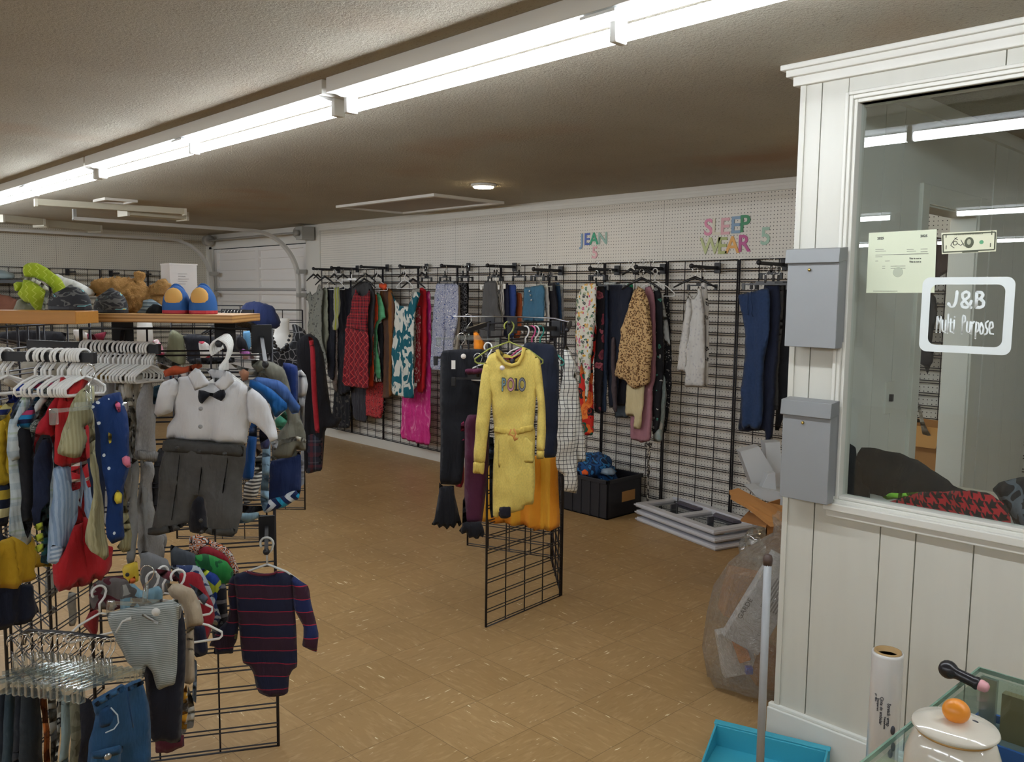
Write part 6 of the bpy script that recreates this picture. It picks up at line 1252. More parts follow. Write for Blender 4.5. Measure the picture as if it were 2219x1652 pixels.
cl('snap_tab', fB, '772,625 796,625 792,668 768,665', cF, F('plain', '7a7148'), o, T=.003, off=.02, cell=.01, fold=0, smooth=0)
MB().tube([(fB.uv(x, y)[0], -.012, fB.uv(x, y)[1]) for x, y in poly('868,134 915,152 960,160 1040,159 1080,150 1107,132', cF)], .004, 6).build('collar', F('plain', '5c1f30'), o, M=I4)
hanger(fB, 578, 1165, .2, 'plastic', 'clear white hanger of the striped bodysuit', None, mat=solid('c9ccca', .3), P=onD(578, 1165, 2.73))
# ---- lowest rail with clear clip hangers
fj = lambda x, d=2.3, a=50: FA(x, 1400, d, a)
rl = empty('hanging_rail', onD(60, 1370, 2.35), 'thin black U rail of the lowest row of clip hangers', 'rail', 'hanging rails of the left stands')
bld(MB().tube([onD(52, 1395, 2.55), onD(56, 1371, 2.5), onD(66, 1367, 2.45), onD(150, 1373, 2.38), onD(234, 1383, 2.32)], .006, 8), 'bar', BLACK, rl)
def jg(hx, label, cat, pts, mat, d=2.34, ang=50, **k):
    kk_ = dict(T=.016, fold=.008, fper=.05, crum=.005, cell=.016); kk_.update(k); return cl(cat, FA(hx, 1400, d, ang), pts, cE, mat, None, label, cat, lg4, **kk_)
jg(30, 'dark navy baby trousers at the left edge of the lowest rail', 'trousers', '-20,1090 60,1050 90,1200 70,1700 -20,1700', F('plain', '232a33'), 2.42)
jg(50, 'dark slate baby trousers, second on the lowest rail', 'trousers', '40,1060 135,1058 140,1300 125,1700 20,1700 30,1300', F('plain', '2f3f48'), 2.4)
jg(72, 'black baby trousers, third on the lowest rail', 'trousers', '120,1060 215,1056 215,1300 170,1700 100,1700', F('plain', '20242c'), 2.39)
jg(96, 'very dark green baby trousers before the orange pair', 'trousers', '170,1058 305,1068 330,1300 350,1700 150,1700', F('plain', '262d33'), 2.38)
jg(118, 'rust orange corduroy baby trousers on the lowest rail', 'trousers', '308,1075 340,1064 368,1072 382,1250 412,1700 345,1700 337,1300 315,1180', F('vstripe', 'b5652a', 'a05522', p=.01), 2.37)
jg(132, 'taupe grey baby trousers right of the orange pair', 'trousers', '368,1082 440,1100 466,1400 440,1700 402,1700 390,1300', F('plain', '84827a'), 2.36)
jg(146, 'white and black animal print leggings on the lowest rail', 'leggings', '448,1090 492,1088 502,1160 475,1400 452,1700 425,1700 455,1300', F('leopard', 'd9d9d2', '2b2b2d', 'd9d9d2', p=.022), 2.35)
jg(160, 'pale blue grey baby trousers on the lowest rail', 'trousers', '488,1118 560,1128 562,1400 550,1700 462,1700 480,1400', F('plain', '8fa4a8'), 2.34)
jg(178, 'olive grey camouflage baby trousers on the lowest rail', 'trousers', '552,1108 645,1118 650,1300 640,1700 545,1700 556,1400', F('camo', '6a6a58', '7e7e6c', '565848', p=.05), 2.33)
jg(198, 'black baby trousers behind the front jeans', 'trousers', '632,1128 722,1158 760,1300 735,1700 610,1700 640,1400', F('plain', '22222a'), 2.31)
fJ = FA(232, 1420, 2.22, 42)
o = cl('jeans', fJ, '722,1168 800,1120 950,1022 985,1040 1030,1015 1112,985 1146,1070 1182,1200 1192,1400 1178,1700 685,1700 700,1500 742,1380 762,1290 742,1230', cE, F('denim', '26496a'), None, 'front pair of blue denim cargo jeans on the lowest rail', 'jeans', lg4, T=.03, fold=.006, fper=.09, crum=.008, cell=.013, Rr=.04)
DN = F('denim', '2c5478')
cl('waistband', fJ, '722,1168 800,1120 950,1022 975,1058 820,1150 748,1200', cE, DN, o, T=.008, off=.03, cell=.01, fold=.001)
cl('waistband', fJ, '985,1040 1030,1015 1112,985 1125,1012 1040,1050 990,1072', cE, DN, o, T=.008, off=.03, cell=.01, fold=.001)
cl('pocket', fJ, '835,1175 892,1240 892,1300 850,1340 790,1365 770,1350 765,1240', cE, F('denim', '1b3e63'), o, T=.006, off=.032, cell=.01, fold=0)
MB().tube([(fJ.uv(x, y)[0], -.045, fJ.uv(x, y)[1]) for x, y in poly('835,1172 886,1228 894,1290 860,1338 792,1368', cE)], .0018, 5).build('stitching', F('plain', 'b9c6d0'), o, M=I4)
cl('cargo_pocket', fJ, '700,1545 800,1520 945,1490 940,1700 690,1700', cE, DN, o, T=.012, off=.034, cell=.012, fold=.002)
cl('pocket_flap', fJ, '692,1540 800,1530 950,1488 945,1552 800,1590 690,1585', cE, F('denim', '26496a'), o, T=.008, off=.046, cell=.01, fold=.002)
u, v = fJ.uv(*poly('797,1536', cE)[0]); MB().ell((u, -.06, v), .009, .004, .009).build('button', STEEL, o, M=I4)
MB().tube([(fJ.uv(x, y)[0], -.042, fJ.uv(x, y)[1]) for x, y in poly('962,1030 975,1120 995,1240 1012,1330', cE)], .0022, 5).build('fly_seam', F('plain', '1a3a5c'), o, M=I4)
for i, (x, y) in enumerate([(26, 1376), (46, 1376), (64, 1372), (78, 1371), (92, 1373), (104, 1372), (118, 1374), (132, 1375), (146, 1375), (160, 1378), (174, 1380), (189, 1382), (205, 1383), (221, 1384), (231, 1385)]):
    P_ = onD(x + 4, y, 2.44 - .0006 * x); hanger_at(Frame(P_, Matrix.Rotation(math.radians((i * 37 % 9) - 4), 3, 'Z') @ fj(x).u).M, .17, 'clear', 'clear clip hanger in the row on the lowest rail', 'hangers on the lowest rail')
# ---- grey striped baby trousers with clear hanger in front
fS = FA(310, 1340, 2.45, 8)
o = cl('trousers', fS, '232,1326 300,1314 384,1299 388,1312 386,1364 383,1457 379,1484 342,1496 330,1454 318,1441 312,1470 300,1462 279,1440 252,1391 238,1350', c0, F('hstripe', 'b4b9b6', '7f8785', p=.0058), None, 'grey thin striped baby trousers with a drawstring', 'trousers', lg5, T=.028, fold=.005, fper=.1, crum=.006, cell=.013, Rr=.04)
for s_ in ('660,1285 600,1300 530,1330 500,1380 440,1490',): MB().tube([(fS.uv(x, y)[0], -.05, fS.uv(x, y)[1]) for x, y in poly(s_, cS)], [.006, .004, .003, .003, .004], 6).build('drawstring', solid('c9cac4', .6), o, M=I4)
cl('size_tag', fS, '795,1245 1032,1370 1020,1412 780,1292', cS, solid('e6e6e2', .5), o, T=.002, off=.042, cell=.01, fold=0, smooth=0)
u, v = fS.uv(*poly('1010,1205', cS)[0]); MB().lathe([(.012, 0), (.012, .002)], (u, -.042, v), 16, Matrix.Rotation(math.pi / 2, 4, 'X')).build('price_sticker', solid('d9dad6'), o, M=I4)
r = hanger(fS, 318, 1235, .2, 'clear', 'clear clip hanger holding the grey striped trousers', None, P=onD(320, 1226, 2.44), tilt=6)
# ---- clothes on the lower right rails (crop cF)
def lr(label, cat, pts, mat, d, ang=30, cr=cF, **k):
    kk_ = dict(T=.018, fold=.007, fper=.06, crum=.007, cell=.016); kk_.update(k); P0 = poly(pts, cr); mx = sum(p[0] for p in P0) / len(P0); my = sum(p[1] for p in P0) / len(P0)
    return cl(cat.replace('-', '_'), FA(mx, my, d, ang), pts, cr, mat, None, label, cat, lg5, **kk_)
lr('black baby trousers right behind the grey striped pair', 'trousers', '290,360 350,440 376,600 372,900 352,1200 336,1470 330,1490 95,1492 60,1100 40,900 180,500', F('plain', '1d1e28'), 2.54, 20, T=.025)
o = lr('maroon baby trouser hem with a gold snap near the floor', 'trousers', '132,1480 362,1420 364,1530 210,1585 135,1592', F('plain', '55202f'), 2.6, 20)
lr('white and mustard print baby suit low on the rail', 'romper', '345,1100 380,1030 392,1200 378,1400 338,1436 330,1270', F('camo', 'd6cfc0', 'c9922a', 'd6cfc0', p=.05), 2.62)
lr('off white baby trousers beside the mustard print', 'trousers', '385,1030 430,1150 446,1250 432,1372 375,1396 384,1200', F('plain', 'bcb8ae'), 2.66)
lr('cream baby t-shirt with folded sleeve on the low rail', 't-shirt', '205,228 330,238 430,270 492,400 517,530 500,562 440,572 440,780 446,1000 400,1030 358,1026 362,900 380,600 355,420 250,330', F('plain', 'b9aa94'), 2.6, 25, T=.025)
lr('faded light blue trouser strip on the low rail', 'trousers', '436,830 462,850 456,1180 425,1160', F('plain', '8c97a2'), 2.7)
lr('navy shorts under the red shirt on the low rail', 'shorts', '435,575 520,560 548,720 545,792 450,830 438,700', F('plain', '20253a'), 2.68)
lr('deep red baby shirt with white cuff stripes', 'shirt', '320,150 430,145 495,165 525,260 592,400 607,500 572,622 550,668 518,700 440,700 400,400 330,300', F('plain', '97222e'), 2.72, 25)
lr('dusty rose baby top left of the deep red shirt', 'top', '120,120 250,130 330,215 300,225 180,190', F('plain', '7a3442'), 2.66, 25)
lr('slate blue baby top behind the cream t-shirt', 'top', '390,230 470,270 556,352 520,410 460,330', F('plain', '5a6474'), 2.66, 25)
lr('white baby shirt with navy dinosaur print', 'shirt', '240,110 290,88 380,90 482,100 542,200 602,350 652,500 674,562 612,572 590,560 480,560 420,300 300,130', F('camo', 'aeb9c2', '2d3d66', 'aeb9c2', p=.035), 2.78, 25)
lr('green t-shirt with dark palm leaves on the low rail', 't-shirt', '430,12 520,0 600,18 700,60 752,130 755,200 700,238 640,300 600,420 460,420 440,200', F('leaves', '2f8a45', '1f5a35', p=.04, q=.52), 2.88, 20)
lr('blue and yellow green sports top on the low rail', 'top', '495,110 620,160 658,222 640,420 560,420 500,300', F('diag', '1f3f8c', 'b6c43a', '1f3f8c', p=.06, q=.25), 2.84, 20)
lr('black and white striped top behind the bodysuit', 'top', '560,245 695,232 712,540 700,700 590,700 560,420', F('hstripe', '1e1e26', '1e1e26', '1e1e26', '6a6a70', p=.05), 2.86, 10)
lr('crimson long sleeve top above the green t-shirt', 'top', '480,-50 560,-60 660,-20 720,40 745,120 700,200 560,240 470,100', F('plain', '8f1f2c'), 2.92, 15)
lr('orange white and black zebra striped top below the romper', 'top', '400,-130 470,-158 570,-110 660,-80 730,-30 765,40 800,130 760,260 600,200 450,40 400,0', F('swirl', 'd9763a', 'e0ddd8', '26262c', p=.06), 2.95, 15)
lr('slate grey collar garment on the lower rail', 'top', '250,-80 330,-40 430,-15 500,30 520,100 470,300 330,260 260,120', F('plain', '4a5058'), 2.85, 20)
lr('grey baby garment at the left of the lower hangers', 'top', '20,-30 130,0 230,40 260,120 240,330 60,330 10,200', F('plain', '7d7f82'), 2.8, 20)
lr('pale blue and beige garments under the silver hook', 'top', '420,880 620,860 760,960 1000,880 1060,960 1060,1300 400,1350', F('camo', '7da3b5', '5c5a58', '9a9a96', p=.06), 2.62, 5, cS)
lr('maroon and grey baby clothes bundle left of the lower hangers', 'top', '0,880 200,760 420,740 560,800 580,1200 300,1260 0,1250 -60,1050', F('camo', '6a6463', '58242f', '8b8986', p=.06), 2.7, 10, cS)
lr('dark red baby garment hanging left of the striped trousers', 'top', '0,1190 60,1240 110,1260 80,1600 -20,1620 -150,1500', F('plain', '8c2a2c'), 2.75, 20, cS)
for i, (x, y, lb) in enumerate(((404, 1285, 'white ring hanger at the right of the cream t-shirt'), (385, 1235, 'white hanger tab on the deep red shirt'), (214, 1270, 'white ring hanger at the left of the duck'), (330, 1240, 'white hanger in the middle of the low rail'), (352, 1228, 'second white hanger in the middle of the low rail'))):
    hanger(FA(x, y, 2.6, 25), x, y, .2, 'plastic', lb, 'hangers on the lower right rails', P=onD(x, y, 2.6 + i * .03), yaw=i * 9)
# rubber duck shaped head cover
r = empty('toy_duck', onD(283, 1240, 2.6), 'yellow duck toy head with an orange beak between the rails', 'toy'); fd = FA(283, 1240, 2.6, 0)
o = cl('head', fd, '475,592 540,560 600,545 680,520 700,700 690,820 620,860 540,832 452,762 440,650', cS, solid('d6b93a', .5), r, T=.045, cell=.009, fold=0, crum=.003, Rr=.05); o.matrix_parent_inverse = r.matrix_basis.inverted() @ fd.M
o = cl('beak', fd, '690,710 695,800 650,828 575,815 610,760', cS, solid('d0672a', .5), r, T=.02, off=.035, cell=.008, fold=0); o.matrix_parent_inverse = r.matrix_basis.inverted() @ fd.M
u, v = fd.uv(*poly('632,650', cS)[0]); o = MB().ell((u, -.05, v), .006).build('eye', BLACK, r, M=I4); o.matrix_parent_inverse = r.matrix_basis.inverted() @ fd.M
# grey soft trousers seen low through the grids
lr('grey fleecy trouser leg seen through the crossing grids', 'trousers', '540,290 700,330 705,560 640,620 590,700 690,760 620,830 560,840 530,640', F('fleece', '8b897f'), 3.7, 0, cT)
lr('second grey soft leg behind the thick post', 'trousers', '820,560 920,580 915,960 820,980 800,760', F('fleece', '85837b'), 3.8, 0, cT)
# ============================================================ METAL WALL POCKETS ON THE POST
GM = solid('8b8d8f', .45, .1, var=.05); GM2 = solid('828486', .45, .1, var=.05)
def pocket(tl, tr, br, bl, flap_px, label, dep=.05):
    yf = PF - .03 - dep; a = onY(*tl, yf); b_ = onY(*tr, yf); c = onY(*br, yf); d = onY(*bl, yf)
    x0 = (a.x + d.x) / 2; x1 = (b_.x + c.x) / 2; zt = (a.z + b_.z) / 2; zb = (c.z + d.z) / 2; zf = onY(tl[0], flap_px, yf).z
    r = empty('wall_pocket', ((x0 + x1) / 2, PF, zb), label, 'metal wall pocket', 'grey metal wall pockets')
    b = MB().prism([(x0 + .004, PF - .026, zb), (x1 - .004, PF - .026, zb), (x1 - .004, PF - .026, zf), (x0 + .004, PF - .026, zf)], (0, 0, 0), (0, -dep, 0)); bld(b, 'box', GM, r, bevel=.002)
    b = MB().prism([(x0, PF - .024, zf + .004), (x0, yf - .006, zf - .008), (x0, yf - .009, zf - .006), (x0, yf - .004, zt - .006), (x0, PF - .024, zt)], (0, 0, 0), (x1 - x0, 0, 0)); bld(b, 'lid', GM2, r, bevel=.0015)
    bld(MB().lathe([(.006, 0), (.004, .004)], ((x0 + x1) / 2 - .01, yf - .001, zf - .03), 10, Matrix.Rotation(math.pi / 2, 4, 'X')), 'rivet', solid('b29a5a', .3, 1), r)
    bld(MB().box((x0 + .01, PF - .026, zb + .02), (x1 - .01, PF - .001, zt - .02)), 'back_plate', GM2, r)
pocket((1703, 534), (1820, 538), (1813, 757), (1698, 750), 567, 'upper grey metal wall pocket on the white post')
pocket((1690, 855), (1806, 878), (1790, 1095), (1690, 1077), 892, 'lower grey metal wall pocket on the white post')
# ============================================================ ON THE GLASS
YG2 = PF + .026
def q_(x, y, Y=YG2): return onY(x, y, Y)
def paper(name, pts, mat, label, cat, Y=YG2):
    P = [q_(x, y, Y) for x, y in pts]; c = sum(P, Vector()) / len(P)
    r = D.objects.new(name, None); r.location = c; COL.objects.link(r); tag(r, label, cat)
    bld(MB().prism(P, (0, 0, 0), (0, .0006, 0)), 'sheet', mat, r); return r, P, c
PAP = solid('d5dcc3', .7)
r, P, c = paper('paper_notice', [(1883, 505), (2030, 497), (2025, 635), (1877, 635)], PAP, 'pale green printed certificate taped to the booth glass', 'notice')
INK = solid('3d3f3e', .8)
def wr(body, px, py, size, root, mat=INK, sx=1, Y=YG2 - .0008, offset=0, **k):
    P_ = q_(px, py, Y); o = text('lettering', body, size, mat, TM(P_, (1, 0, 0), (0, -1, 0)), root, sx=sx, extrude=.0002, offset=offset, **k); o.matrix_parent_inverse = root.matrix_basis.inverted(); return o
wr('2025', 1908, 519, .011, r, offset=.0003); wr('2025', 2002, 514, .011, r, offset=.0003)
wr('This is not a', 1983, 562, .0075, r, offset=.0002); wr('This is not a', 1983, 569, .0075, r, offset=.0002)
for (x0, y0, x1) in ((1897, 541, 1915), (1897, 545, 1920), (1897, 553, 2012), (1897, 557, 1912), (1965, 541, 1980), (1965, 545, 1985), (1995, 540, 2010), (1995, 546, 2010), (1912, 577, 1918), (1912, 582, 1918), (1930, 577, 1962), (1930, 582, 1962), (1897, 566, 1903), (1918, 566, 1928), (1892, 631, 1945)):
    a_ = q_(x0, y0, YG2 - .0003); b_ = q_(x1, y0 - .02 * (x1 - x0), YG2 - .0003); bld(MB().box((a_.x, YG2 - .0006, a_.z - .0006), (b_.x, YG2, a_.z + .0006)), 'printed_line', INK, r)
s = q_(1946, 590); bld(MB().lathe([(.015, 0), (.016, 0), (.016, .0004), (.015, .0004)], (s.x, YG2 - .0002, s.z), 24, Matrix.Rotation(math.pi / 2, 4, 'X')), 'printed_seal', solid('b3bba6', .8), r)
r, P, c = paper('dollar_bill', [(2040, 505), (2160, 499), (2158, 545), (2041, 551)], solid('d8d9bf', .7), 'defaced one dollar bill taped to the booth glass right of the certificate', 'banknote')
GI = solid('4f5242', .8)
def strip(x0, y0, x1, y1, w=.0012, mat=GI, root=None, Y=YG2 - .0005):
    a_, b_ = q_(x0, y0, Y), q_(x1, y1, Y); d = (b_ - a_).normalized(); n_ = Vector((-d.z, 0, d.x)) * w; bld(MB().prism([a_ + n_, b_ + n_, b_ - n_, a_ - n_], (0, 0, 0), (0, .0004, 0)), 'printed_line', mat, root)
for L_ in ((2043, 509, 2157, 503), (2043, 547, 2155, 541), (2043, 509, 2044, 547), (2157, 503, 2155, 541)): strip(*L_, .002, root=r)
for x, y in ((2050, 515), (2149, 509), (2050, 540), (2146, 535)): wr('1', x, y, .016, r, GI, offset=.0005)
wr('THE UNITED STATES OF AMERICA', 2098, 509, .0055, r, GI)
p_ = q_(2100, 526); bld(MB().ell((p_.x, YG2 - .0005, p_.z), .0135, .0006, .017, n=20), 'printed_oval', GI, r); bld(MB().ell((p_.x, YG2 - .0012, p_.z + .002), .006, .0006, .009, n=16), 'printed_portrait', solid('a9ab94', .8), r)
p_ = q_(2127, 525); bld(MB().ell((p_.x, YG2 - .0005, p_.z), .006, .0005, .006, n=16), 'printed_seal', solid('5b9c72', .8), r)
strip(2085, 547, 2120, 545, .0015, root=r)
for L_ in ((2060, 532, 2066, 522), (2066, 522, 2074, 514), (2060, 532, 2068, 538), (2074, 528, 2082, 532), (2082, 532, 2088, 527), (2082, 520, 2090, 534), (2068, 516, 2076, 520)): strip(*L_, .0009, solid('22221f'), r)
p_ = q_(2070, 527); bld(MB().tube([(p_.x + .006 * math.cos(t_), YG2 - .0006, p_.z + .006 * math.sin(t_)) for t_ in [k * math.pi / 6 for k in range(12)]], .0009, 4, closed=True), 'drawn_scribble', solid('22221f'), r)
# window decal
DC = NT('vinyl_decal'); DCM = DC.done(lin('dfe6e6'), .5)
c = (q_(2001, 598) + q_(2190, 773) + q_(2203, 600) + q_(1989, 762)) / 4
r = D.objects.new('window_decal', None); r.location = c; COL.objects.link(r); tag(r, 'white rounded rectangle shop name decal on the booth glass', 'decal')
def rrect(cx, cz, w_, h_, rad, n=6):
    out = []
    for sx, sz, a0 in ((1, 1, 0), (-1, 1, 90), (-1, -1, 180), (1, -1, 270)):
        for k in range(n + 1): a = math.radians(a0 + 90 * k / n); out.append((cx + sx * (w_ / 2 - rad) + rad * math.cos(a), cz + sz * (h_ / 2 - rad) + rad * math.sin(a)))
    return out
w_, h_ = .268, .237; O_ = rrect(c.x, c.z, w_, h_, .024); I_ = rrect(c.x, c.z, w_ - .052, h_ - .046, .022); n = len(O_); YD = YG2 - .0004
b = MB(); vs = [(x, YD, z) for x, z in O_] + [(x, YD, z) for x, z in I_] + [(x, YD + .0004, z) for x, z in O_] + [(x, YD + .0004, z) for x, z in I_]
fs = []
for i in range(n):
    j = (i + 1) % n; fs += [(i, j, n + j, n + i)[::-1], (2 * n + i, 2 * n + j, 3 * n + j, 3 * n + i), (i, j, 2 * n + j, 2 * n + i), (n + i, n + j, 3 * n + j, 3 * n + i)[::-1]]
b.add(vs, fs); bld(b, 'border', DCM, r)
def fit(body, x0, x1, yt, yb, root, mat, Y, offset=.0, over='M', out=.0003):
    """lettering stretched to the width and cap height it has on the glass"""
    me = text_mesh(body, .05, extrude=.0002, offset=offset, align='LEFT'); vs = [v.co for v in me.vertices]; a_, b_ = min(v.x for v in vs), max(v.x for v in vs); lo, hi = min(v.y for v in vs), max(v.y for v in vs)
    P0, P1 = onY(x0, (yt + yb) / 2, Y), onY(x1, (yt + yb) / 2, Y); zt, zb = onY((x0 + x1) / 2, yt, Y).z, onY((x0 + x1) / 2, yb, Y).z
    S = Matrix.Translation((P0.x, Y - out, zb)) @ Matrix.Rotation(math.pi / 2, 4, 'X') @ Matrix.Diagonal(((P1.x - P0.x) / (b_ - a_), (zt - zb) / (hi - lo), 1, 1)) @ Matrix.Translation((-a_, -lo, 0))
    me.transform(S); me.materials.clear(); me.materials.append(mat); me.name = 'lettering'; o = D.objects.new('lettering', me); COL.objects.link(o); o.parent = root; o.matrix_parent_inverse = root.matrix_basis.inverted(); return o
def stroke(rad, *lines):
    b = MB()
    for L in lines:
        P_ = [onY(1900 + float(a_) / 6.354, 500 + float(c_) / 6.354, YD) for a_, c_ in (q.split(',') for q in L.split())]
        if len(P_) > 2:
            Q_ = [P_[0]]
            for i in range(1, len(P_) - 1): Q_ += [P_[i].lerp(P_[i - 1], .1), P_[i].lerp(P_[i + 1], .1)]
            P_ = Q_ + [P_[-1]]
        rr = rad / 6.354 * .00128; b.tube(P_, rr, 8)
        for e in (P_[0], P_[-1]): b.ell(e, rr, n=8, m_=6)
    b.v = [(x, YD + (y - YD) * .06, z) for x, y, z in b.v]; bld(b, 'lettering', DCM, r)
stroke(27, '1105,845 1100,900 1088,985 1065,1035 1025,1048 990,1010')
stroke(24, '1298,1058 1240,1000 1182,925 1178,870 1225,842 1272,860 1270,912 1212,955 1165,1005 1180,1052 1240,1062 1285,1015 1300,975')
stroke(26, '1378,852 1368,1055', '1378,852 1440,852 1465,890 1430,940 1375,945', '1430,940 1472,985 1465,1040 1420,1060 1368,1055')
for L in (('820,1400 836,1160 856,1310 886,1160 870,1402',), ('906,1235 900,1370 920,1402 944,1380 950,1235', '948,1300 942,1402'), ('986,1155 973,1408',), ('1020,1215 1010,1385 1040,1402', '995,1268 1042,1264'), ('1066,1235 1058,1408',), ('1072,1188 1073,1190',),
          ('1170,1418 1186,1165 1216,1180 1220,1240 1182,1292',), ('1246,1255 1236,1380 1256,1412 1280,1390 1290,1255', '1288,1300 1284,1412'), ('1311,1262 1302,1420', '1306,1300 1340,1256'), ('1370,1262 1356,1482', '1368,1275 1400,1266 1406,1340 1386,1392 1362,1390'),
          ('1440,1268 1470,1340 1458,1415 1430,1425 1414,1350 1438,1270',), ('1532,1246 1498,1275 1500,1325 1526,1362 1516,1418 1486,1430'), ('1560,1352 1602,1330 1594,1262 1562,1262 1546,1340 1558,1418 1602,1424',)):
    stroke(14, *((L,) if isinstance(L, str) else L))
# ============================================================ INSIDE THE BOOTH
def bcl(name, label, cat, cr, pts, mat, Y, group=None, **k): return cl(name, FY(*poly(pts, cr)[0], Y), pts, cr, mat, None, label, cat, group, **k)
bcl('duffel_bag', 'large slumped black fabric bag on the display shelf', 'bag', cO, '300,1130 330,1110 360,1100 405,1125 480,1125 600,1150 720,1190 800,1235 900,1320 960,1345 940,1400 700,1440 400,1440 300,1400', F('plain', '23272b'), 3.22, T=.10, fold=.02, fper=.3, crum=.02, cell=.022, Rr=.12)
bcl('boot', 'tall ribbed black boot shaft at the left of the display shelf', 'boot', cO, '305,1130 330,1105 370,1103 400,1125 408,1180 432,1220 430,1300 470,1330 470,1400 300,1400 300,1200', F('plain', '1b1c1f'), 3.12, T=.05, fold=.004, fper=.02, crum=.004, cell=.015, Rr=.05)
def arcu(cx, cz, r0, r1, k=12): return [(cx + r0 * math.cos(math.pi * i / k), cz + r1 * math.sin(math.pi * i / k)) for i in range(k + 1)]
GS = F('plain', '8fd84a'); f_ = FY(1815, 1085, 2.99)
r = empty('lime_strap', f_.P, 'lime green looped strap at the left corner of the display', 'strap')
P_ = [f_.uv(x, y) for x, y in poly('400,1405 370,1375 330,1368 300,1380 296,1400 320,1420 360,1425 400,1415', cO)]
o = MB().tube([(u, -.0, v) for u, v in P_], .010, 8).build('loop', GS, r, M=I4); o.matrix_parent_inverse = r.matrix_basis.inverted() @ f_.M
o = MB().tube([(u, -.012, v + .002) for u, v in P_[1:6]], .004, 6).build('lining', solid('b9c4bd', .6), r, M=I4); o.matrix_parent_inverse = r.matrix_basis.inverted() @ f_.M
bcl('green_ribbon', 'bright lime green strap lying on the red houndstooth cloth', 'strap', cO, '535,1375 570,1350 640,1352 720,1345 700,1362 620,1375 560,1385', GS, 3.05, T=.02, cell=.012, Rr=.03)
HT = F('hound', 'a8222c', '1f1c1f', p=.034)
bcl('houndstooth_scarf', 'red and black houndstooth cloth bundled behind the glass', 'cloth', cO, '390,1412 450,1400 560,1395 650,1370 720,1345 790,1338 850,1345 880,1342 980,1338 1060,1350 1140,1400 1182,1470 1180,1540 1140,1562 1000,1545 800,1500 600,1450 450,1425', HT, 3.03, T=.09, fold=.012, fper=.14, crum=.016, cell=.016, Rr=.09)
bcl('cloth_pile', 'dark patterned clothes at the right end of the display shelf', 'clothes', cO, '1085,1330 1130,1290 1237,1270 1350,1270 1350,1600 1200,1600 1180,1480 1130,1400', F('camo', '24262b', '5a626c', '24262b', p=.05), 3.12, T=.08, fold=.015, fper=.1, crum=.02, cell=.02, Rr=.08)
# through the doorway: clothes and box in the aisle by the far wall
Yd = YG - .12; dg_ = 'clothes seen through the booth doorway'
bcl('top', 'hot pink top seen through the booth doorway', 'top', cO, '655,415 715,400 722,440 715,625 650,628 645,520', F('plain', 'c0247f'), Yd - .05, dg_, **kwf)
bcl('top', 'dark grey hooded top behind the decal, seen through the doorway', 'top', cO, '680,370 760,340 800,380 810,450 790,520 770,640 720,640 715,480', F('plain', '2f3136'), Yd - .02, dg_, **kwf)
bcl('jacket', 'brown black jacket hanging high in the booth doorway', 'jacket', cO, '690,60 880,90 905,170 880,240 800,290 790,360 700,360', F('plain', '3a2f2e'), Yd - .1, dg_, **kwf)
bcl('bra', 'black bikini top with long strings seen through the doorway', 'bra', cO, '645,625 720,620 790,640 785,700 770,720 755,768 745,720 700,700 670,760 650,745', F('plain', '232329'), Yd - .05, dg_, T=.015, cell=.015)
arm(*[(2040, 560)][0], .3, 'black display arm seen through the booth doorway', 'display arms on the far wall')
r = empty('cardboard_box', onY(2000, 1010, YG - .55), 'brown cardboard box seen through the booth doorway', 'cardboard box'); a_ = onY(1946, 940, 4.85); b_ = onY(2052, 1010, 4.85)
b = MB(); zt = onY(1990, 925, 4.85).z; zb = .0
b2 = MB(); boxshell(b2, a_.x - .1, b_.x - .04, 4.85, 5.2, zt)
for o_ in (bld(b2, 'carton', CB, r),): pass
bld(MB().prism([(a_.x - .1, 4.85, zt), (b_.x - .04, 4.85, zt), (b_.x - .04, 4.78, zt - .1), (a_.x - .1, 4.78, zt - .1)], (0, 0, 0), (0, .004, .004)), 'flap', solid('b98a50', .75), r)
bcl('teal_hanger_toy', 'small teal and pink arched toy on the doorway box', 'toy', cO, '625,1040 630,1005 650,995 672,1005 680,1050 662,1055 655,1040 640,1055', F('plain', '2f9c97'), 4.84, T=.02, cell=.015)
bcl('paper_sheet', 'curled white paper sheet standing in the doorway box', 'paper', cO, '710,920 722,915 740,1000 780,1080 775,1110 730,1060 722,1000', solid('c9c7c0'), 4.82, T=.004, cell=.02)
bcl('folded_clothes', 'dark clothes on top of the doorway box', 'clothes', cO, '622,975 660,965 720,985 725,1000 640,1000', F('plain', '3a3d42'), 4.95, T=.03, cell=.02)
# ============================================================ RIGHT FOREGROUND: GLASS COUNTER
CZ = .90; cA_ = onZ(1880, 1640, CZ); cB_ = onZ(2122, 1446, CZ); cC_ = onZ(2219, 1480, CZ)
ey = (cB_ - cA_).normalized(); ex = Vector((ey.y, -ey.x, 0)); 
if ex.x < 0: ex = -ex
GE = NT('green_glass_edge'); GEM = GE.done(lin('7fa08e'), .12, **{'Specular_IOR_Level': .8, 'Alpha': .75}); CG = mat_glass((.88, .94, .91), .0, .9, 1.0)
r = empty('glass_counter', (cB_.x, cB_.y, 0), 'glass display counter with green edges at the lower right', 'counter'); ob = lambda a, b_, z: Vector((cB_.x, cB_.y, 0)) + ex * a - ey * b_ + ZZ * z
def slab(a0, a1, b0, b1, z0, z1, name, mat, **k): bld(MB().prism([ob(a0, b0, 0), ob(a1, b0, 0), ob(a1, b1, 0), ob(a0, b1, 0)], (0, 0, z0), (0, 0, z1)), name, mat, r, **k)
slab(0, 1.0, 0, 1.3, CZ - .008, CZ, 'glass_top', CG)
for a0, a1, b0, b1 in ((0, 1.0, -.001, .003), (-.001, .003, 0, 1.3)): slab(a0, a1, b0, b1, CZ - .0085, CZ + .0005, 'glass_edge', GEM)
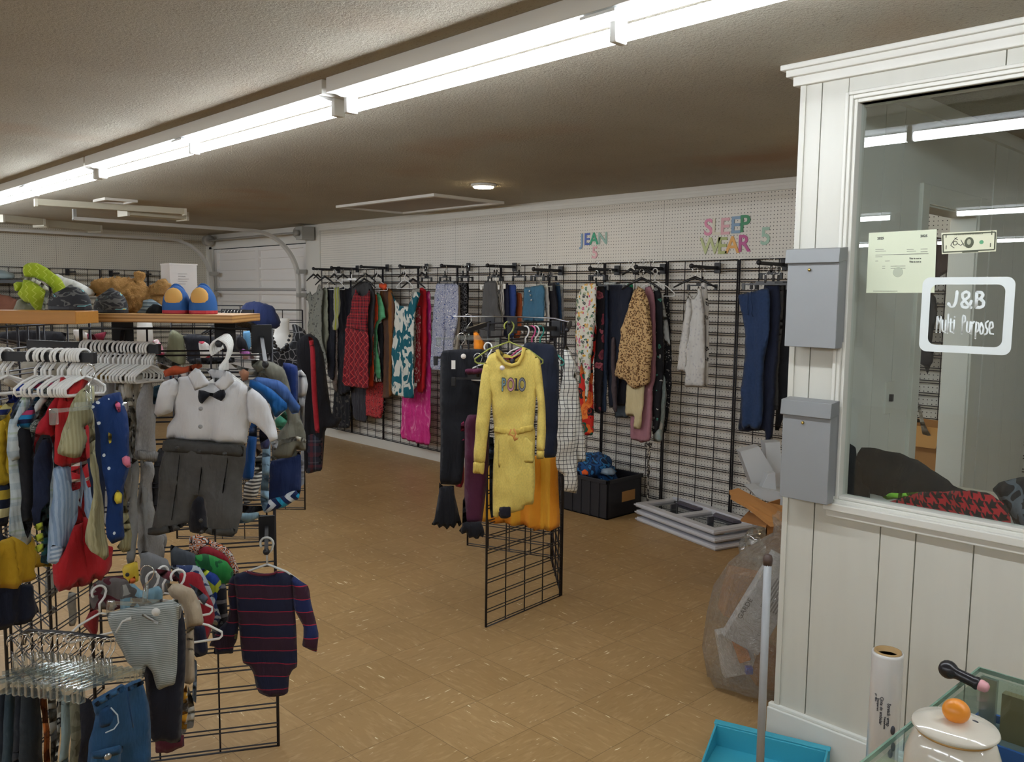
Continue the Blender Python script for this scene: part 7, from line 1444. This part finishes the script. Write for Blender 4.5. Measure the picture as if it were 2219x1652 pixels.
slab(0.01, .99, .01, .016, .1, CZ - .009, 'back_glass', CG); slab(.01, .016, .02, 1.28, .1, CZ - .009, 'side_glass', CG)
slab(0, 1.0, 0, 1.3, 0, .1, 'plinth', solid('4d4a45', .6)); slab(.02, .98, .03, 1.27, .1, .11, 'base_board', solid('c2cbbd', .6))
for a0, b0 in ((.012, .012), (.3, .012), (.012, .6)): slab(a0, a0 + .03, b0, b0 + .012, .1, CZ - .01, 'metal_strip', solid('b9bdb9', .3, .8))
for a0 in (.06, .16, .28): slab(a0, a0 + .06, .03, .05, .12, .88, 'brown_panel', solid(['8f7f60', 'a9b694', '7f6c50'][int(a0 * 10) % 3], .6))
for (tx, ty, zz, lb) in ((2126, 1537, .80, 'upper blue tray inside the glass counter'), (2158, 1601, .73, 'lower blue tray inside the glass counter')):
    T0 = onZ(tx, ty, zz); rr = empty('blue_tray', (T0.x, T0.y, zz - .06), lb, 'tray', 'blue trays inside the glass counter'); tb_ = lambda a_, c_, z_: Vector((T0.x, T0.y, zz - .06)) + ex * a_ - ey * c_ + ZZ * z_
    b = MB(); t_ = .007
    for a0, a1, b0, b1, z0, z1 in ((0, .4, 0, .14, 0, .004), (0, .4, 0, t_, 0, .06), (0, .4, .14 - t_, .14, 0, .06), (0, t_, 0, .14, 0, .06), (.4 - t_, .4, 0, .14, 0, .06)):
        b.prism([tb_(a0, b0, 0), tb_(a1, b0, 0), tb_(a1, b1, 0), tb_(a0, b1, 0)], (0, 0, z0), (0, 0, z1))
    bld(b, 'body', solid('2563c0', .4), rr)
    bld(MB().prism([tb_(.01, .01, 0), tb_(.39, .01, 0), tb_(.39, .13, 0), tb_(.01, .13, 0)], (0, 0, .005), (0, 0, .045)), 'grey_filling', solid('5f676e', .8), rr)
# black handle lying over the counter corner
hA = onZ(2054, 1451, CZ + .022); hB = onZ(2110, 1478, CZ + .013); d = (hB - hA).normalized(); Q = d.to_track_quat('Z', 'X').to_matrix().to_4x4(); L = (hB - hA).length
r = empty('microphone', hA, 'black tubular handle with a ball end over the counter corner', 'handheld microphone')
bld(MB().lathe([(.003, -.017), (.009, -.0155), (.0145, -.011), (.0175, -.005), (.0185, .001), (.0178, .006), (.0155, .011), (.0125, .015), (.011, .02), (.0115, .03), (.0115, L), (.013, L + .004), (.013, L + .008), (.009, L + .012)], hA, 20, Q), 'body', solid('1c1b1f', .25), r)
bld(MB().lathe([(.010, 0), (.0115, .006), (.010, .016), (.006, .02)], hB + d * .008, 16, Q), 'pink_end', solid('d9a0a6', .4), r)
# stretch film roll standing on the floor by the partition
sp = onD(1924, 1413, 2.46); zt = sp.z; rx_ = .0435
r = empty('stretch_film_roll', (sp.x, sp.y, 0), 'tall roll of clear stretch film standing in front of the white planks', 'film roll')
FR = NT('wound_film'); tt = FR; stripes = tt.noise(tt.mapv(tt.coord(), (1, 1, .3)), 14, 2); FRM = tt.done(tt.mix(stripes, lin('dedcd6'), lin('c4c4c6')), .18, **{'Coat_Weight': .6})
b = MB().lathe([(rx_ * .78, 0), (rx_, .004), (rx_, zt - .008), (rx_ * .96, zt), (rx_ * .86, zt), (rx_ * .85, zt - .02)], (sp.x, sp.y, 0), 36); bld(b, 'film', FRM, r)
b = MB().lathe([(rx_ * .84, zt - .05), (rx_ * .84, zt + .004), (rx_ * .74, zt + .004), (rx_ * .74, zt - .05)], (sp.x, sp.y, 0), 36); bld(b, 'cardboard_core', solid('a4865a', .8), r)
bld(MB().lathe([(rx_ * .1, zt - .012), (rx_ * .74, zt - .012)], (sp.x, sp.y, 0), 36), 'core_plug', solid('7d6c48', .8), r)
BI = solid('3a3b42', .6)
vw = Vector((-sp.x, -sp.y, 0)).normalized(); tang = Vector((-vw.y, vw.x, 0))
lab = zt - .115
for i, (off, body, sz, top) in enumerate(((-.026, 'pr film', .009, 0), (-.012, 'Cinta de embalar', .012, -.004), (.007, 'Stretch wrap', .013, -.02), (-.02, 'Transparent', .008, -.01), (.0, 'Transparente', .007, -.06))):
    ca = math.asin(max(-.95, min(.95, off / rx_))); nrm = (vw * math.cos(ca) + tang * math.sin(ca)); Pp = Vector((sp.x, sp.y, lab + top)) + nrm * (rx_ + .0006)
    M = Matrix(((0, 0, -1),) * 1 + ((0, 0, 0),) * 2) if 0 else None
    o = text('printed_word', body, sz, BI, TM(Pp, (0, 0, -1), nrm), r, extrude=.0002, offset=.0003, align='LEFT'); o.matrix_parent_inverse = r.matrix_basis.inverted()
for off, z0 in ((.024, .10), (.027, .15), (.021, .17)):
    ca = math.asin(off / rx_); nrm = (vw * math.cos(ca) + tang * math.sin(ca)); Pp = Vector((sp.x, sp.y, lab - z0)) + nrm * rx_; bld(MB().ell(Pp, .007, .007, .014, 10, 6), 'printed_mark', BI, r)
# ceramic jar with an orange ball knob, on the counter
jd = 1.23; jl = onD(2070, 1572, jd)
jz = CZ + .0005; top = jl.z; jr = 178 / FPX * jd / 2 * .98
r = empty('ceramic_jar', (jl.x, jl.y, jz), 'cream white ceramic jar with lid on the counter', 'jar')
CE = NT('glazed_ceramic'); CEM = CE.done(lin('dcd6c8'), .12, **{'Coat_Weight': .5, 'Specular_IOR_Level': .6}); h_ = top - .012 - jz
bld(MB().lathe([(.02, 0), (jr * .8, 0), (jr * 1.02, .03), (jr * 1.14, h_ * .45), (jr * 1.1, h_ * .75), (jr * .93, h_ * .96), (jr * .86, h_)], (jl.x, jl.y, jz), 48), 'body', CEM, r)
bld(MB().lathe([(jr * .84, h_), (jr * .9, h_ + .001), (jr * .9, h_ + .004), (jr * .8, h_ + .005)], (jl.x, jl.y, jz), 48), 'rim_band', solid('b48a4e', .5), r)
tl = Matrix.Rotation(.05, 4, 'Y')
bld(MB().lathe([(jr * .6, .0), (jr * .97, .002), (jr, .005), (jr * .97, .008), (jr * .6, .013), (.012, .017), (.006, .017)], (jl.x, jl.y, jz + h_ + .004), 48), 'lid', CEM, r)
bld(MB().ell((jl.x, jl.y, jz + h_ + .018 + .0155), .0185, .0185, .017, 24, 16), 'knob', NT('orange_knob').done(lin('e8912a'), .35), r)
hp = Vector((jl.x, jl.y, jz + h_ + .018)) + Rh * .028; bld(MB().ell(hp, .005, .003, .0012, 10, 6), 'steam_hole', DARKM, r)
